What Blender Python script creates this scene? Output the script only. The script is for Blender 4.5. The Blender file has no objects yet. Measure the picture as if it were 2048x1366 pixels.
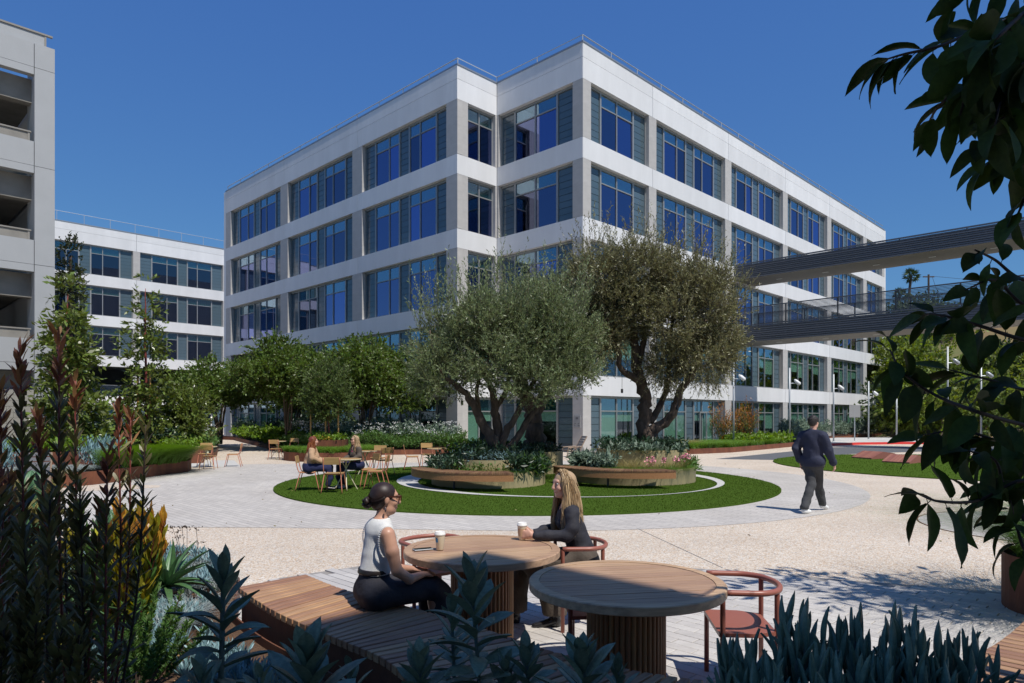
import bpy, math, random
import numpy as np
from mathutils import Vector, Matrix, Quaternion
random.seed(7); RNG = np.random.default_rng(11)
S = bpy.context.scene; COL = S.collection
# ---------------------------------------------------------------- camera, sky, sun, exposure
CAMZ = 1.78; FPX = 1365.0; HY = 834.0
cam = bpy.data.objects.new("camera", bpy.data.cameras.new("camera")); COL.objects.link(cam)
cam.location = (0, 0, CAMZ); cam.rotation_euler = (math.radians(90), 0, 0)
cam.data.lens = 24.0; cam.data.sensor_width = 36.0; cam.data.shift_y = 151/2048
cam.data.clip_start = 0.05; cam.data.clip_end = 4000; S.camera = cam
SUNE = math.radians(59.0); SX, SY = 0.647, -0.7625            # horizontal direction towards the sun
W = bpy.data.worlds.new("World"); S.world = W; W.use_nodes = True
nt = W.node_tree; bg = nt.nodes["Background"]; sky = nt.nodes.new("ShaderNodeTexSky")
sky.sky_type = 'NISHITA'; sky.sun_disc = False; sky.sun_elevation = SUNE
sky.sun_rotation = math.atan2(SX, SY); sky.altitude = 0; sky.air_density = 1.0; sky.dust_density = 0.1; sky.ozone_density = 6.0
# the whole sky is graded a little deeper, as the photograph's processing does
_sx = nt.nodes.new("ShaderNodeSeparateColor"); _cx = nt.nodes.new("ShaderNodeCombineColor"); nt.links.new(sky.outputs[0], _sx.inputs[0])
for _i, (_k, _p) in enumerate(((0.44, 0.75), (0.815, 0.67), (2.15, 0.32))):
    _a = nt.nodes.new("ShaderNodeMath"); _a.operation = 'POWER'; _a.inputs[1].default_value = _p; nt.links.new(_sx.outputs[_i], _a.inputs[0])
    _b = nt.nodes.new("ShaderNodeMath"); _b.operation = 'MULTIPLY'; _b.inputs[1].default_value = _k; nt.links.new(_a.outputs[0], _b.inputs[0]); nt.links.new(_b.outputs[0], _cx.inputs[_i])
nt.links.new(_cx.outputs[0], bg.inputs[0]); bg.inputs[1].default_value = 0.14
sd = bpy.data.lights.new("sun", 'SUN'); sun = bpy.data.objects.new("sun", sd); COL.objects.link(sun)
sd.energy = 4.55; sd.angle = math.radians(0.53); sd.color = (1.0, 0.955, 0.88)
ce = math.cos(SUNE); to_sun = Vector((SX*ce, SY*ce, math.sin(SUNE)))
sun.rotation_euler = to_sun.to_track_quat('Z', 'Y').to_euler(); sun.location = (20, -25, 40)
S.view_settings.view_transform = 'Standard'; S.view_settings.look = 'None'
S.view_settings.exposure = 0.04; S.view_settings.gamma = 1.0; S.view_settings.use_curve_mapping = False
S.cycles.max_bounces = 8; S.cycles.transparent_max_bounces = 12

# ---------------------------------------------------------------- helpers
def gp(px, py, h=0.0, Y=None):
    """point of the place that lies at height h and shows at photo pixel px,py (or at depth Y)"""
    if Y is None: Y = FPX*(CAMZ-h)/(py-HY)
    return ((px-1024)/FPX*Y, Y, CAMZ-(py-HY)*Y/FPX)
def g2(px, py, h=0.0): return gp(px, py, h)[:2]
def nrm(v): v = np.asarray(v, float); return v/np.linalg.norm(v)

def node(nt, t, **kw):
    n = nt.nodes.new(t)
    for k, v in kw.items():
        if k in n.inputs: n.inputs[k].default_value = v
        else: setattr(n, k, v)
    return n
MATS = {}
def mat(name, col, rough=0.6, var=0.0, vscale=3.0, bump=0.0, bscale=40.0, col2=None, spec=0.5, island=0.0, trans=0.0, metallic=0.0,
        stretch=(1, 1, 1), gen='Object', detail=6, objvar=0.0, coat=0.0):
    m = bpy.data.materials.new(name); m.use_nodes = True; t = m.node_tree; L = t.links
    b = t.nodes["Principled BSDF"]; b.inputs["Roughness"].default_value = rough; b.inputs["Metallic"].default_value = metallic
    b.inputs["Specular IOR Level"].default_value = spec; b.inputs["Coat Weight"].default_value = coat
    c4 = (*col, 1); b.inputs["Base Color"].default_value = c4
    tc = node(t, "ShaderNodeTexCoord"); mp = node(t, "ShaderNodeMapping"); mp.inputs["Scale"].default_value = stretch
    L.new(tc.outputs[gen], mp.inputs[0]); out = None
    if col2 is not None or var:
        n = node(t, "ShaderNodeTexNoise", Scale=vscale, Detail=detail, Roughness=0.6); L.new(mp.outputs[0], n.inputs[0])
        cr = node(t, "ShaderNodeValToRGB"); L.new(n.outputs[0], cr.inputs[0])
        cr.color_ramp.elements[0].position = 0.32; cr.color_ramp.elements[1].position = 0.68
        a = c4 if col2 is not None else tuple(x*(1-var) for x in col)+(1,)
        z = (*col2, 1) if col2 is not None else tuple(min(1, x*(1+var)) for x in col)+(1,)
        cr.color_ramp.elements[0].color = a; cr.color_ramp.elements[1].color = z; out = cr.outputs[0]
    if island or objvar:
        hs = node(t, "ShaderNodeHueSaturation"); src = None
        if out is not None: L.new(out, hs.inputs["Color"])
        else: hs.inputs["Color"].default_value = c4
        if island: g = node(t, "ShaderNodeNewGeometry"); src = g.outputs["Random Per Island"]; amt = island
        else: g = node(t, "ShaderNodeObjectInfo"); src = g.outputs["Random"]; amt = objvar
        mr = node(t, "ShaderNodeMapRange"); mr.inputs["To Min"].default_value = 1-amt; mr.inputs["To Max"].default_value = 1+amt
        L.new(src, mr.inputs[0]); L.new(mr.outputs[0], hs.inputs["Value"])
        mr2 = node(t, "ShaderNodeMapRange"); mr2.inputs["To Min"].default_value = 0.5-amt*0.05; mr2.inputs["To Max"].default_value = 0.5+amt*0.04
        L.new(src, mr2.inputs[0]); L.new(mr2.outputs[0], hs.inputs["Hue"]); out = hs.outputs[0]
    if out is not None: L.new(out, b.inputs["Base Color"])
    if bump:
        n2 = node(t, "ShaderNodeTexNoise", Scale=bscale, Detail=5.0); L.new(mp.outputs[0], n2.inputs[0])
        bp = node(t, "ShaderNodeBump", Strength=bump, Distance=0.02); L.new(n2.outputs[0], bp.inputs["Height"]); L.new(bp.outputs[0], b.inputs["Normal"])
    if trans:
        o = t.nodes["Material Output"]; tr = node(t, "ShaderNodeBsdfTranslucent"); mx = node(t, "ShaderNodeMixShader"); mx.inputs[0].default_value = trans
        if out is not None:
            h2 = node(t, "ShaderNodeHueSaturation", Value=1.6, Saturation=1.15, Hue=0.485); L.new(out, h2.inputs["Color"]); L.new(h2.outputs[0], tr.inputs[0])
        else: tr.inputs[0].default_value = tuple(min(1, x*1.6) for x in col)+(1,)
        L.new(b.outputs[0], mx.inputs[1]); L.new(tr.outputs[0], mx.inputs[2]); L.new(mx.outputs[0], o.inputs[0])
    MATS[name] = m; return m

def glass(name, tint, refl, fmin, fmax, rough=0.0, var=0.0):
    m = bpy.data.materials.new(name); m.use_nodes = True; t = m.node_tree; L = t.links; t.nodes.remove(t.nodes["Principled BSDF"])
    o = t.nodes["Material Output"]; tr = node(t, "ShaderNodeBsdfTransparent"); tr.inputs[0].default_value = (*tint, 1)
    gl = node(t, "ShaderNodeBsdfGlossy"); gl.inputs["Color"].default_value = (*refl, 1); gl.inputs["Roughness"].default_value = rough
    
    if var:
        oi = node(t, "ShaderNodeObjectInfo"); hs = node(t, "ShaderNodeHueSaturation"); hs.inputs["Color"].default_value = (*refl, 1)
        for inp, lo_, hi_ in (("Value", 1-var, 1+var), ("Saturation", 0.75, 1.1)):
            r_ = node(t, "ShaderNodeMapRange"); r_.inputs["To Min"].default_value = lo_; r_.inputs["To Max"].default_value = hi_; L.new(oi.outputs["Random"], r_.inputs[0]); L.new(r_.outputs[0], hs.inputs[inp])
        L.new(hs.outputs[0], gl.inputs["Color"])
    lw = node(t, "ShaderNodeLayerWeight", Blend=0.35); mr = node(t, "ShaderNodeMapRange"); mr.inputs["To Min"].default_value = fmin; mr.inputs["To Max"].default_value = fmax
    L.new(lw.outputs["Facing"], mr.inputs[0]); mx = node(t, "ShaderNodeMixShader")
    L.new(mr.outputs[0], mx.inputs[0]); L.new(tr.outputs[0], mx.inputs[1]); L.new(gl.outputs[0], mx.inputs[2]); L.new(mx.outputs[0], o.inputs[0])
    MATS[name] = m; return m

def mesh(name, V, F, m=None, smooth=False, mi=None):
    me = bpy.data.meshes.new(name)
    if isinstance(F, np.ndarray):
        V = np.asarray(V, np.float32); n, k = F.shape
        me.vertices.add(len(V)); me.vertices.foreach_set("co", V.ravel())
        me.loops.add(n*k); me.loops.foreach_set("vertex_index", F.astype(np.int32).ravel())
        me.polygons.add(n); me.polygons.foreach_set("loop_start", np.arange(0, n*k, k, dtype=np.int32)); me.polygons.foreach_set("loop_total", np.full(n, k, np.int32))
        me.update(calc_edges=True)
    else: me.from_pydata([tuple(v) for v in V], [], F)
    for x in (m if isinstance(m, (list, tuple)) else [m]):
        if x: me.materials.append(MATS[x] if isinstance(x, str) else x)
    if smooth: me.polygons.foreach_set("use_smooth", [True]*len(me.polygons))
    if mi is not None: me.polygons.foreach_set("material_index", mi)
    me.update(); return me
def ob(name, me, parent=None, loc=(0, 0, 0), rz=0.0, kind=None, label=None):
    o = bpy.data.objects.new(name, me); COL.objects.link(o); o.parent = parent; o.location = loc
    if isinstance(rz, (int, float)): o.rotation_euler = (0, 0, rz)
    else: o.rotation_euler = rz
    if kind: o["kind"] = kind
    if label: o["label"] = label
    return o
def thing(name, label, cat, loc=(0, 0, 0), rz=0.0, group=None, me=None):
    o = ob(name, me, None, loc, rz); o["label"] = label; o["category"] = cat
    if group: o["group"] = group
    return o
def copy_thing(src, loc, rz, label, group=None):
    r = src.copy(); COL.objects.link(r); r.location = loc; r.rotation_euler = (0, 0, rz); r["label"] = label
    if group: r["group"] = group; src["group"] = group
    for c in list(src.children):
        d = c.copy(); COL.objects.link(d); d.parent = r
        for g in list(c.children): e = g.copy(); COL.objects.link(e); e.parent = d
    return r

class MB:
    def __init__(s): s.v = []; s.f = []; s.m = []
    def add(s, V, F, mi=0):
        o = len(s.v); s.v += [tuple(map(float, v)) for v in V]; s.f += [tuple(i+o for i in f) for f in F]; s.m += [mi]*len(F); return s
    def box(s, x0, x1, y0, y1, z0, z1, mi=0, M=None):
        V = [(x, y, z) for z in (z0, z1) for y in (y0, y1) for x in (x0, x1)]
        if M is not None: V = [M @ Vector(v) for v in V]
        return s.add(V, [(0, 2, 3, 1), (4, 5, 7, 6), (0, 1, 5, 4), (2, 6, 7, 3), (0, 4, 6, 2), (1, 3, 7, 5)], mi)
    def prism(s, P, z0, z1, mi=0, top=True, bot=True):
        n = len(P); V = [(x, y, z0) for x, y in P]+[(x, y, z1) for x, y in P]
        F = [(i, (i+1) % n, (i+1) % n+n, i+n) for i in range(n)]
        if top: F.append(tuple(range(n, 2*n)))
        if bot: F.append(tuple(range(n-1, -1, -1)))
        return s.add(V, F, mi)
    def tube(s, pts, r, n=8, mi=0, cap=True):
        pts = [Vector(p) for p in pts]; k = len(pts); rr = r if isinstance(r, (list, tuple)) else [r]*k
        t0 = (pts[1]-pts[0]).normalized(); a = Vector((0, 0, 1)) if abs(t0.z) < 0.9 else Vector((1, 0, 0)); x = t0.cross(a).normalized(); V = []
        for i in range(k):
            t = (pts[min(i+1, k-1)]-pts[max(i-1, 0)]).normalized(); x = (x-t*x.dot(t)).normalized(); y = t.cross(x)
            V += [pts[i]+(x*math.cos(q)+y*math.sin(q))*rr[i] for q in (2*math.pi*j/n for j in range(n))]
        F = [(i*n+j, i*n+(j+1) % n, (i+1)*n+(j+1) % n, (i+1)*n+j) for i in range(k-1) for j in range(n)]
        if cap: F += [tuple(range(n-1, -1, -1)), tuple((k-1)*n+j for j in range(n))]
        return s.add(V, F, mi)
    def lathe(s, prof, n=24, mi=0, c=(0, 0), a0=0, a1=2*math.pi):
        full = abs(a1-a0-2*math.pi) < 1e-6; k = n if full else n+1
        V = [(c[0]+r*math.cos(a0+(a1-a0)*j/n), c[1]+r*math.sin(a0+(a1-a0)*j/n), z) for r, z in prof for j in range(k)]
        F = [(i*k+j, i*k+(j+1) % k, (i+1)*k+(j+1) % k, (i+1)*k+j) for i in range(len(prof)-1) for j in range(n)]
        return s.add(V, F, mi)
    def mesh(s, name, m, smooth=False): return mesh(name, s.v, s.f, m, smooth, s.m if isinstance(m, (list, tuple)) else None)
BOXC = {}
def boxm(x0, x1, y0, y1, z0, z1, m, bev=0.0):
    k = tuple(round(v, 3) for v in (x0, x1, y0, y1, z0, z1))+(m, bev)
    if k not in BOXC:
        if bev:
            b = bev; V = []; 
            P = lambda e: [(x0+e, y0+e), (x1-e, y0+e), (x1-e, y1-e), (x0+e, y1-e)]
            mb = MB(); rings = [(b, z0), (0, z0+b), (0, z1-b), (b, z1)]
            for e, z in rings: V += [(x, y, z) for x, y in P(e)]
            F = [(i*4+j, i*4+(j+1) % 4, (i+1)*4+(j+1) % 4, (i+1)*4+j) for i in range(3) for j in range(4)]+[(3, 2, 1, 0), (12, 13, 14, 15)]
            BOXC[k] = mb.add(V, F).mesh("box", m)
        else: BOXC[k] = MB().box(x0, x1, y0, y1, z0, z1).mesh("box", m)
    return BOXC[k]
def curve3(pts, n):
    """Catmull-Rom through pts"""
    P = [Vector(p) for p in pts]; P = [P[0]*2-P[1]]+P+[P[-1]*2-P[-2]]; out = []; m = len(P)-3
    for i in range(n+1):
        u = i/n*m; k = min(int(u), m-1); t = u-k; a, b, c, d = P[k:k+4]
        out.append(0.5*((2*b)+(c-a)*t+(2*a-5*b+4*c-d)*t*t+(3*b-a-3*c+d)*t**3))
    return out

# --- foliage ------------------------------------------------------------------------
def rand_unit(n): v = RNG.normal(size=(n, 3)); return v/np.linalg.norm(v, axis=1)[:, None]
def leaves(P, D, L, Wd, curl=0.0, up=None, fold=0.0):
    """one diamond leaf per row: base P, direction D, length L, width Wd -> V, F (quads)"""
    n = len(P); D = D/np.linalg.norm(D, axis=1)[:, None]; R = rand_unit(n)
    if up is not None: R = R*0.6+np.asarray(up)
    Sd = np.cross(D, R); Sd /= np.linalg.norm(Sd, axis=1)[:, None]+1e-9; N = np.cross(Sd, D)
    L = np.broadcast_to(L, n)[:, None]; Wd = np.broadcast_to(Wd, n)[:, None]
    mid = P+D*L*0.45+N*L*curl
    V = np.stack([P, mid+Sd*Wd/2-N*fold*Wd, P+D*L, mid-Sd*Wd/2-N*fold*Wd], 1).reshape(-1, 3)
    return V, np.arange(4*n).reshape(n, 4)
def lobes_points(lobes, n, rmin=0.5):
    lb = np.array(lobes, float); w = lb[:, 3]*lb[:, 4]*lb[:, 5]; w = w**0.8; k = RNG.choice(len(lb), n, p=w/w.sum())
    d = rand_unit(n); r = rmin+(1-rmin)*RNG.random(n)**0.6; P = lb[k, :3]+d*lb[k, 3:]*r[:, None]
    return P, d
def crown_data(lobes, twigs, tl, ll, lw, per, out=0.6, upb=0.5, rnd=0.6, rmin=0.5, droop=0.0, spread=0.8):
    P, d = lobes_points(lobes, twigs, rmin)
    # uneven: thin out twigs by a coarse noise so gaps and clumps appear
    q = np.sin(P[:, 0]*3.3+1.1+np.sin(P[:, 2]*2.1))*np.sin(P[:, 1]*3.7+P[:, 0])*np.sin(P[:, 2]*4.1+0.5+np.sin(P[:, 0]*1.7))+0.5*np.sin(P[:, 0]*7.1+P[:, 2]*3)*np.sin(P[:, 2]*8.3)+RNG.random(twigs)*0.55-0.2
    keep = q > -0.03; P, d = P[keep], d[keep]; twigs = len(P)
    T = d*out+rand_unit(twigs)*rnd; T[:, 2] += upb; T /= np.linalg.norm(T, axis=1)[:, None]
    tlen = tl*(0.5+RNG.random(twigs)); t = np.linspace(0.05, 1, per)
    B = P[:, None, :]+T[:, None, :]*(tlen[:, None]*t[None, :])[:, :, None]; B[:, :, 2] -= droop*(tlen[:, None]*t[None, :]**2)
    D = T[:, None, :]+spread*rand_unit(twigs*per).reshape(twigs, per, 3)
    n = twigs*per; L = ll*(0.6+0.8*RNG.random(n))
    V, F = leaves(B.reshape(-1, 3), D.reshape(-1, 3), L, lw*L/ll, curl=0.06)
    # twig sticks as thin triangles
    s = np.cross(T, rand_unit(twigs)); s /= np.linalg.norm(s, axis=1)[:, None]+1e-9
    TV = np.stack([P-s*0.004, P+s*0.004, P+T*tlen[:, None]], 1).reshape(-1, 3)
    return V, F, TV
def crown(name, parent, m, lobes, twigs, tl, ll, lw, per, twigm=None, kind=None, **kw):
    V, F, TV = crown_data(lobes, twigs, tl, ll, lw, per, **kw)
    if parent is not None: V = V-np.array(parent.location); TV = TV-np.array(parent.location)
    o = ob(name, mesh(name, V, F, m), parent)
    if kind: o["kind"] = kind
    if twigm: ob("twigs", mesh("twigs", TV, np.arange(len(TV)).reshape(-1, 3), twigm), parent, kind="stuff")
    return o
def blades(P, L, w, lean=0.5, droop=0.5, segs=3, out=None, up=1.0):
    """arching grass blades, tapering strips; P (n,3)"""
    n = len(P); a = RNG.random(n)*2*np.pi; d = np.stack([np.cos(a), np.sin(a), np.zeros(n)], 1)
    if out is not None: d = d*0.45+out; d[:, 2] = 0; d /= np.linalg.norm(d, axis=1)[:, None]+1e-9
    L = L*(0.6+0.6*RNG.random(n)); le = lean*(0.3+RNG.random(n)); s = np.stack([-d[:, 1], d[:, 0], np.zeros(n)], 1); V = []
    for i in range(segs+1):
        t = i/segs; c = P+d*(le*t+droop*t*t)[:, None]*L[:, None]; c[:, 2] += L*(up*t-droop*0.75*t*t); ww = w*(1-t*0.9)/2
        V += [c-s*ww, c+s*ww]
    V = np.stack(V, 1); b = np.arange(n)[:, None]*(2*(segs+1))
    F = np.concatenate([np.stack([b[:, 0]+2*i, b[:, 0]+2*i+1, b[:, 0]+2*i+3, b[:, 0]+2*i+2], 1) for i in range(segs)])
    return V.reshape(-1, 3), F
def join(*VF):
    V = []; F = []; o = 0
    for v, f in VF: V.append(v); F.append(f+o); o += len(v)
    return np.concatenate(V), np.concatenate(F)
def in_poly(x, y, P):
    r = np.zeros(len(x), bool); n = len(P)
    for i in range(n):
        x0, y0 = P[i]; x1, y1 = P[(i+1) % n]
        c = ((y0 > y) != (y1 > y)) & (x < (x1-x0)*(y-y0)/((y1-y0) or 1e-9)+x0); r ^= c
    return r
def scatter(P, n, z=0.0):
    P = [tuple(p[:2]) for p in P]; a = np.array(P); lo, hi = a.min(0), a.max(0); out = []
    tot = 0
    while tot < n:
        q = lo+(hi-lo)*RNG.random((n*3, 2)); q = q[in_poly(q[:, 0], q[:, 1], P)]; out.append(q); tot += len(q)
        if len(q) == 0: break
    q = np.concatenate(out)[:n]; return np.column_stack([q, np.full(len(q), z)])
def circle(cx, cy, r, n=72, a0=0, a1=2*math.pi): return [(cx+r*math.cos(a0+(a1-a0)*i/n), cy+r*math.sin(a0+(a1-a0)*i/n)) for i in range(n)]
def sheet(name, P, z, m, kind="structure", parent=None, t=0.0):
    if t: me = MB().prism(P, z-t, z, bot=False).mesh(name, m)
    else: me = mesh(name, [(x, y, z) for x, y in P], [tuple(range(len(P)))], m)
    return ob(name, me, parent, kind=kind)

# big smooth leaf with midrib fold: nx along
def leaf_mesh(name, L, Wd, m, bend=0.3, fold=0.15, tipw=0.0, n=7, base=0.15, thick=0.0, peak=0.5, wave=0.0):
    V = []; F = []; cols = 5
    for i in range(n+1):
        t = i/n; w = Wd/2*(max(0.0, math.sin(math.pi*min(1, (t**(math.log(0.5)/math.log(peak)))))))**0.8+0.001
        w = max(w, base*Wd/2*(1-t)*1.0)
        ang = -bend*t; x = L*(math.sin(bend*t)/bend if abs(bend) > 1e-3 else t); z = -L*((1-math.cos(bend*t))/bend if abs(bend) > 1e-3 else 0)
        for j in range(cols):
            s = (j-2)/2; zz = z+abs(s)*w*fold*2-(0 if j != 2 else thick*0.2)
            V.append((x, s*w, zz+wave*Wd*math.sin(t*9+s*1.5)*abs(s)))
    F = [(i*cols+j, i*cols+j+1, (i+1)*cols+j+1, (i+1)*cols+j) for i in range(n) for j in range(cols-1)]
    if thick:
        o = len(V); V += [(x, y*0.92, z-thick*(1-i//cols/n*0.7)*(1-(abs(i % cols-2)/2)**2*0.8)) for i, (x, y, z) in enumerate(V)]
        F += [tuple(q+o for q in reversed(f)) for f in F]
        for i in range(n):
            F += [(i*cols, (i+1)*cols, (i+1)*cols+o, i*cols+o), ((i+1)*cols+4, i*cols+4, i*cols+4+o, (i+1)*cols+4+o)]
    return mesh(name, V, F, m, smooth=True)
def aim(d, roll=0.0, up=(0, 0, 1)):
    """euler that turns local +X to d with local +Z as near up as may be"""
    x = Vector(d).normalized(); u = Vector(up)
    if abs(x.dot(u)) > 0.98: u = Vector((0.3, 1, 0.1))
    y = u.cross(x).normalized(); z = x.cross(y)
    M = Matrix((x, y, z)).transposed()
    return (M @ Matrix.Rotation(roll, 3, 'X')).to_euler()
# ---------------------------------------------------------------- materials
mat("concrete_white", (0.69, 0.69, 0.695), 0.75, var=0.05, vscale=1.3, bump=0.12, bscale=9, stretch=(1, 1, 0.2), objvar=0.05)
mat("concrete_panel_grey", (0.44, 0.425, 0.41), 0.8, var=0.07, vscale=1.6, bump=0.15, bscale=12, stretch=(1, 1, 3), objvar=0.04)
mat("coping_metal", (0.30, 0.33, 0.37), 0.4, metallic=0.5)
mat("alu_frame", (0.30, 0.31, 0.31), 0.4, metallic=0.3, var=0.04)
mat("spandrel_glass", (0.078, 0.118, 0.145), 0.12, spec=0.8, objvar=0.10)
mat("spandrel_joint", (0.04, 0.06, 0.07), 0.5)
mat("blind_fabric", (0.52, 0.60, 0.53), 0.7, objvar=0.10)
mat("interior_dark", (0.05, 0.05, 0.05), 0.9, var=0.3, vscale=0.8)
mat("interior_wall", (0.12, 0.13, 0.13), 0.9, var=0.2, vscale=0.5)
glass("window_glass", (0.30, 0.50, 0.48), (0.28, 0.31, 0.56), 0.40, 0.95, 0.0, 0.35)
glass("window_glass_clear", (0.74, 0.87, 0.82), (0.5, 0.55, 0.7), 0.05, 0.5)
glass("window_glass_dark", (0.20, 0.26, 0.28), (0.25, 0.28, 0.36), 0.35, 0.9)
glass("transom_glass", (0.45, 0.62, 0.62), (0.6, 0.75, 0.9), 0.16, 0.8)
glass("rail_glass", (0.75, 0.85, 0.85), (0.8, 0.9, 1.0), 0.1, 0.6)
mat("garage_paint", (0.36, 0.37, 0.38), 0.7, var=0.04, vscale=1.1, bump=0.08, bscale=15)
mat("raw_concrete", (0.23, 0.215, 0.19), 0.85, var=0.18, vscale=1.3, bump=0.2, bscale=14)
mat("concrete_block", (0.32, 0.305, 0.27), 0.9, var=0.1, vscale=3, bump=0.4, bscale=60, objvar=0.06)
mat("steel_dark", (0.05, 0.055, 0.065), 0.45, metallic=0.4)
mat("bridge_slat", (0.105, 0.115, 0.135), 0.5, metallic=0.3, objvar=0.12)
mat("bridge_soffit", (0.24, 0.225, 0.20), 0.6, var=0.05)
mat("galv_pole", (0.42, 0.45, 0.48), 0.45, metallic=0.3)
mat("white_paint", (0.75, 0.76, 0.76), 0.4)
mat("rust_brown", (0.13, 0.05, 0.025), 0.7, var=0.2)
mat("corten", (0.20, 0.068, 0.030), 0.75, col2=(0.11, 0.035, 0.02), vscale=3.5, bump=0.2, bscale=50, stretch=(1, 1, 0.5))
mat("planter_khaki", (0.36, 0.30, 0.165), 0.6, var=0.05, vscale=2)
mat("soil", (0.035, 0.026, 0.018), 0.95, var=0.4, vscale=9, bump=0.5)
mat("mulch", (0.21, 0.115, 0.06), 0.95, col2=(0.075, 0.04, 0.022), vscale=60, bump=1.0, bscale=90, stretch=(1, 2.2, 1))
mat("mulch_chip", (0.24, 0.13, 0.065), 0.9, island=0.5)
mat("asphalt", (0.10, 0.105, 0.115), 0.9, var=0.15, vscale=4, bump=0.3, bscale=200)
mat("red_curb", (0.62, 0.035, 0.03), 0.6)
mat("ground_far", (0.22, 0.21, 0.17), 0.9, var=0.2, vscale=0.05)
mat("wood_bench", (0.40, 0.20, 0.085), 0.5, col2=(0.26, 0.12, 0.05), vscale=2.6, bump=0.12, bscale=20, stretch=(14, 1.2, 14), objvar=0.16)
mat("wood_bench_x", (0.47, 0.27, 0.145), 0.5, col2=(0.27, 0.145, 0.085), vscale=2.6, bump=0.12, bscale=20, stretch=(1.2, 16, 16), objvar=0.2)
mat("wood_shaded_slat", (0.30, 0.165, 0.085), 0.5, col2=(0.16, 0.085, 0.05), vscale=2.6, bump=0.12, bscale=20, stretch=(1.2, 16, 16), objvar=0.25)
mat("wood_table", (0.56, 0.365, 0.225), 0.42, col2=(0.33, 0.205, 0.13), vscale=2.2, bump=0.1, bscale=14, stretch=(1.0, 14, 14), objvar=0.16)
mat("wood_flute", (0.44, 0.215, 0.085), 0.5, col2=(0.28, 0.125, 0.05), vscale=2.0, bump=0.1, bscale=20, stretch=(18, 18, 1), objvar=0.15)
mat("wood_ply", (0.42, 0.26, 0.10), 0.45, var=0.15, vscale=3, stretch=(1, 12, 12))
mat("wood_grey", (0.28, 0.20, 0.14), 0.6, var=0.2, vscale=3, stretch=(2, 12, 12))
mat("wood_stake", (0.45, 0.25, 0.08), 0.6, var=0.2, vscale=3)
mat("terracotta_metal", (0.31, 0.105, 0.072), 0.38)
mat("salmon_metal", (0.55, 0.20, 0.12), 0.4)
mat("cream_metal", (0.62, 0.55, 0.38), 0.4)
mat("pink_platform", (0.30, 0.12, 0.085), 0.5, objvar=0.15)
mat("sling_grey", (0.10, 0.10, 0.11), 0.8)
mat("bark_olive", (0.15, 0.105, 0.078), 0.95, col2=(0.045, 0.032, 0.025), vscale=7, bump=1.0, bscale=22, stretch=(1, 1, 0.3))
mat("bark_pale", (0.20, 0.15, 0.11), 0.85, col2=(0.10, 0.07, 0.05), vscale=5, bump=0.5, bscale=25, stretch=(1, 1, 0.3))
mat("olive_leaf", (0.175, 0.215, 0.100), 0.42, island=0.5, trans=0.28, spec=0.55)
mat("olive_leaf_brown", (0.185, 0.180, 0.085), 0.42, island=0.5, trans=0.25, spec=0.6)
mat("myrtle_leaf", (0.098, 0.150, 0.026), 0.45, island=0.5, trans=0.3)
mat("magnolia_leaf", (0.125, 0.165, 0.032), 0.32, island=0.45, trans=0.2, spec=0.6)
mat("ivy_leaf", (0.04, 0.05, 0.015), 0.5, island=0.6, trans=0.2)
mat("hill_leaf", (0.085, 0.125, 0.030), 0.6, island=0.45, trans=0.3)
mat("hill_leaf_yellow", (0.15, 0.20, 0.032), 0.6, island=0.4, trans=0.35)
mat("hill_leaf_dark", (0.045, 0.075, 0.028), 0.6, island=0.4, trans=0.2)
mat("lime_leaf", (0.16, 0.26, 0.03), 0.5, island=0.35, trans=0.35)
mat("green_leaf", (0.085, 0.165, 0.035), 0.5, island=0.4, trans=0.25)
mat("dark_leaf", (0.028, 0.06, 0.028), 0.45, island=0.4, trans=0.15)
mat("grey_leaf", (0.15, 0.21, 0.15), 0.6, island=0.3, trans=0.15)
mat("blue_leaf", (0.19, 0.31, 0.33), 0.55, island=0.25, trans=0.05)
mat("blue_succulent", (0.145, 0.225, 0.165), 0.45, island=0.25, var=0.2, vscale=12)
mat("sage_leaf", (0.185, 0.235, 0.155), 0.5, var=0.22, vscale=14, objvar=0.18, trans=0.08)
mat("agave_leaf", (0.07, 0.15, 0.055), 0.4, var=0.25, vscale=10, objvar=0.2)
mat("fescue_blade", (0.34, 0.38, 0.36), 0.6, island=0.25)
mat("grass_blade", (0.120, 0.225, 0.035), 0.5, island=0.4, trans=0.3)
mat("gold_blade", (0.26, 0.22, 0.08), 0.6, island=0.4, trans=0.3)
mat("turf_blade", (0.064, 0.112, 0.017), 0.8, spec=0.05, island=0.35, trans=0.2)
mat("turf_base", (0.062, 0.108, 0.017), 0.95, spec=0.0, var=0.1, vscale=60, bump=0.6, bscale=300)
mat("lawn_far", (0.07, 0.12, 0.02), 0.9, var=0.3, vscale=0.6)
mat("white_flower", (0.78, 0.78, 0.76), 0.6); mat("pink_flower", (0.72, 0.27, 0.34), 0.6, island=0.3); mat("yellow_flower", (0.62, 0.38, 0.04), 0.6, island=0.3)
mat("leuco_leaf", (0.135, 0.118, 0.040), 0.45, island=0.4, trans=0.15)
mat("leuco_mid", (0.19, 0.155, 0.045), 0.45, island=0.5, trans=0.25)
mat("leuco_red", (0.24, 0.11, 0.05), 0.45, island=0.5, trans=0.3)
mat("leuco_tip", (0.40, 0.17, 0.03), 0.45, island=0.4, trans=0.3)
mat("protea_leaf", (0.40, 0.36, 0.045), 0.4, island=0.35, trans=0.35)
mat("protea_orange", (0.50, 0.27, 0.04), 0.4, island=0.35, trans=0.3)
mat("stem_dark", (0.05, 0.03, 0.02), 0.8); mat("stem_red", (0.20, 0.04, 0.03), 0.6); mat("stem_sage", (0.12, 0.16, 0.14), 0.6)
mat("cactus_skin", (0.07, 0.16, 0.07), 0.5, var=0.15, vscale=6); mat("spine", (0.65, 0.6, 0.3), 0.6)
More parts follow.
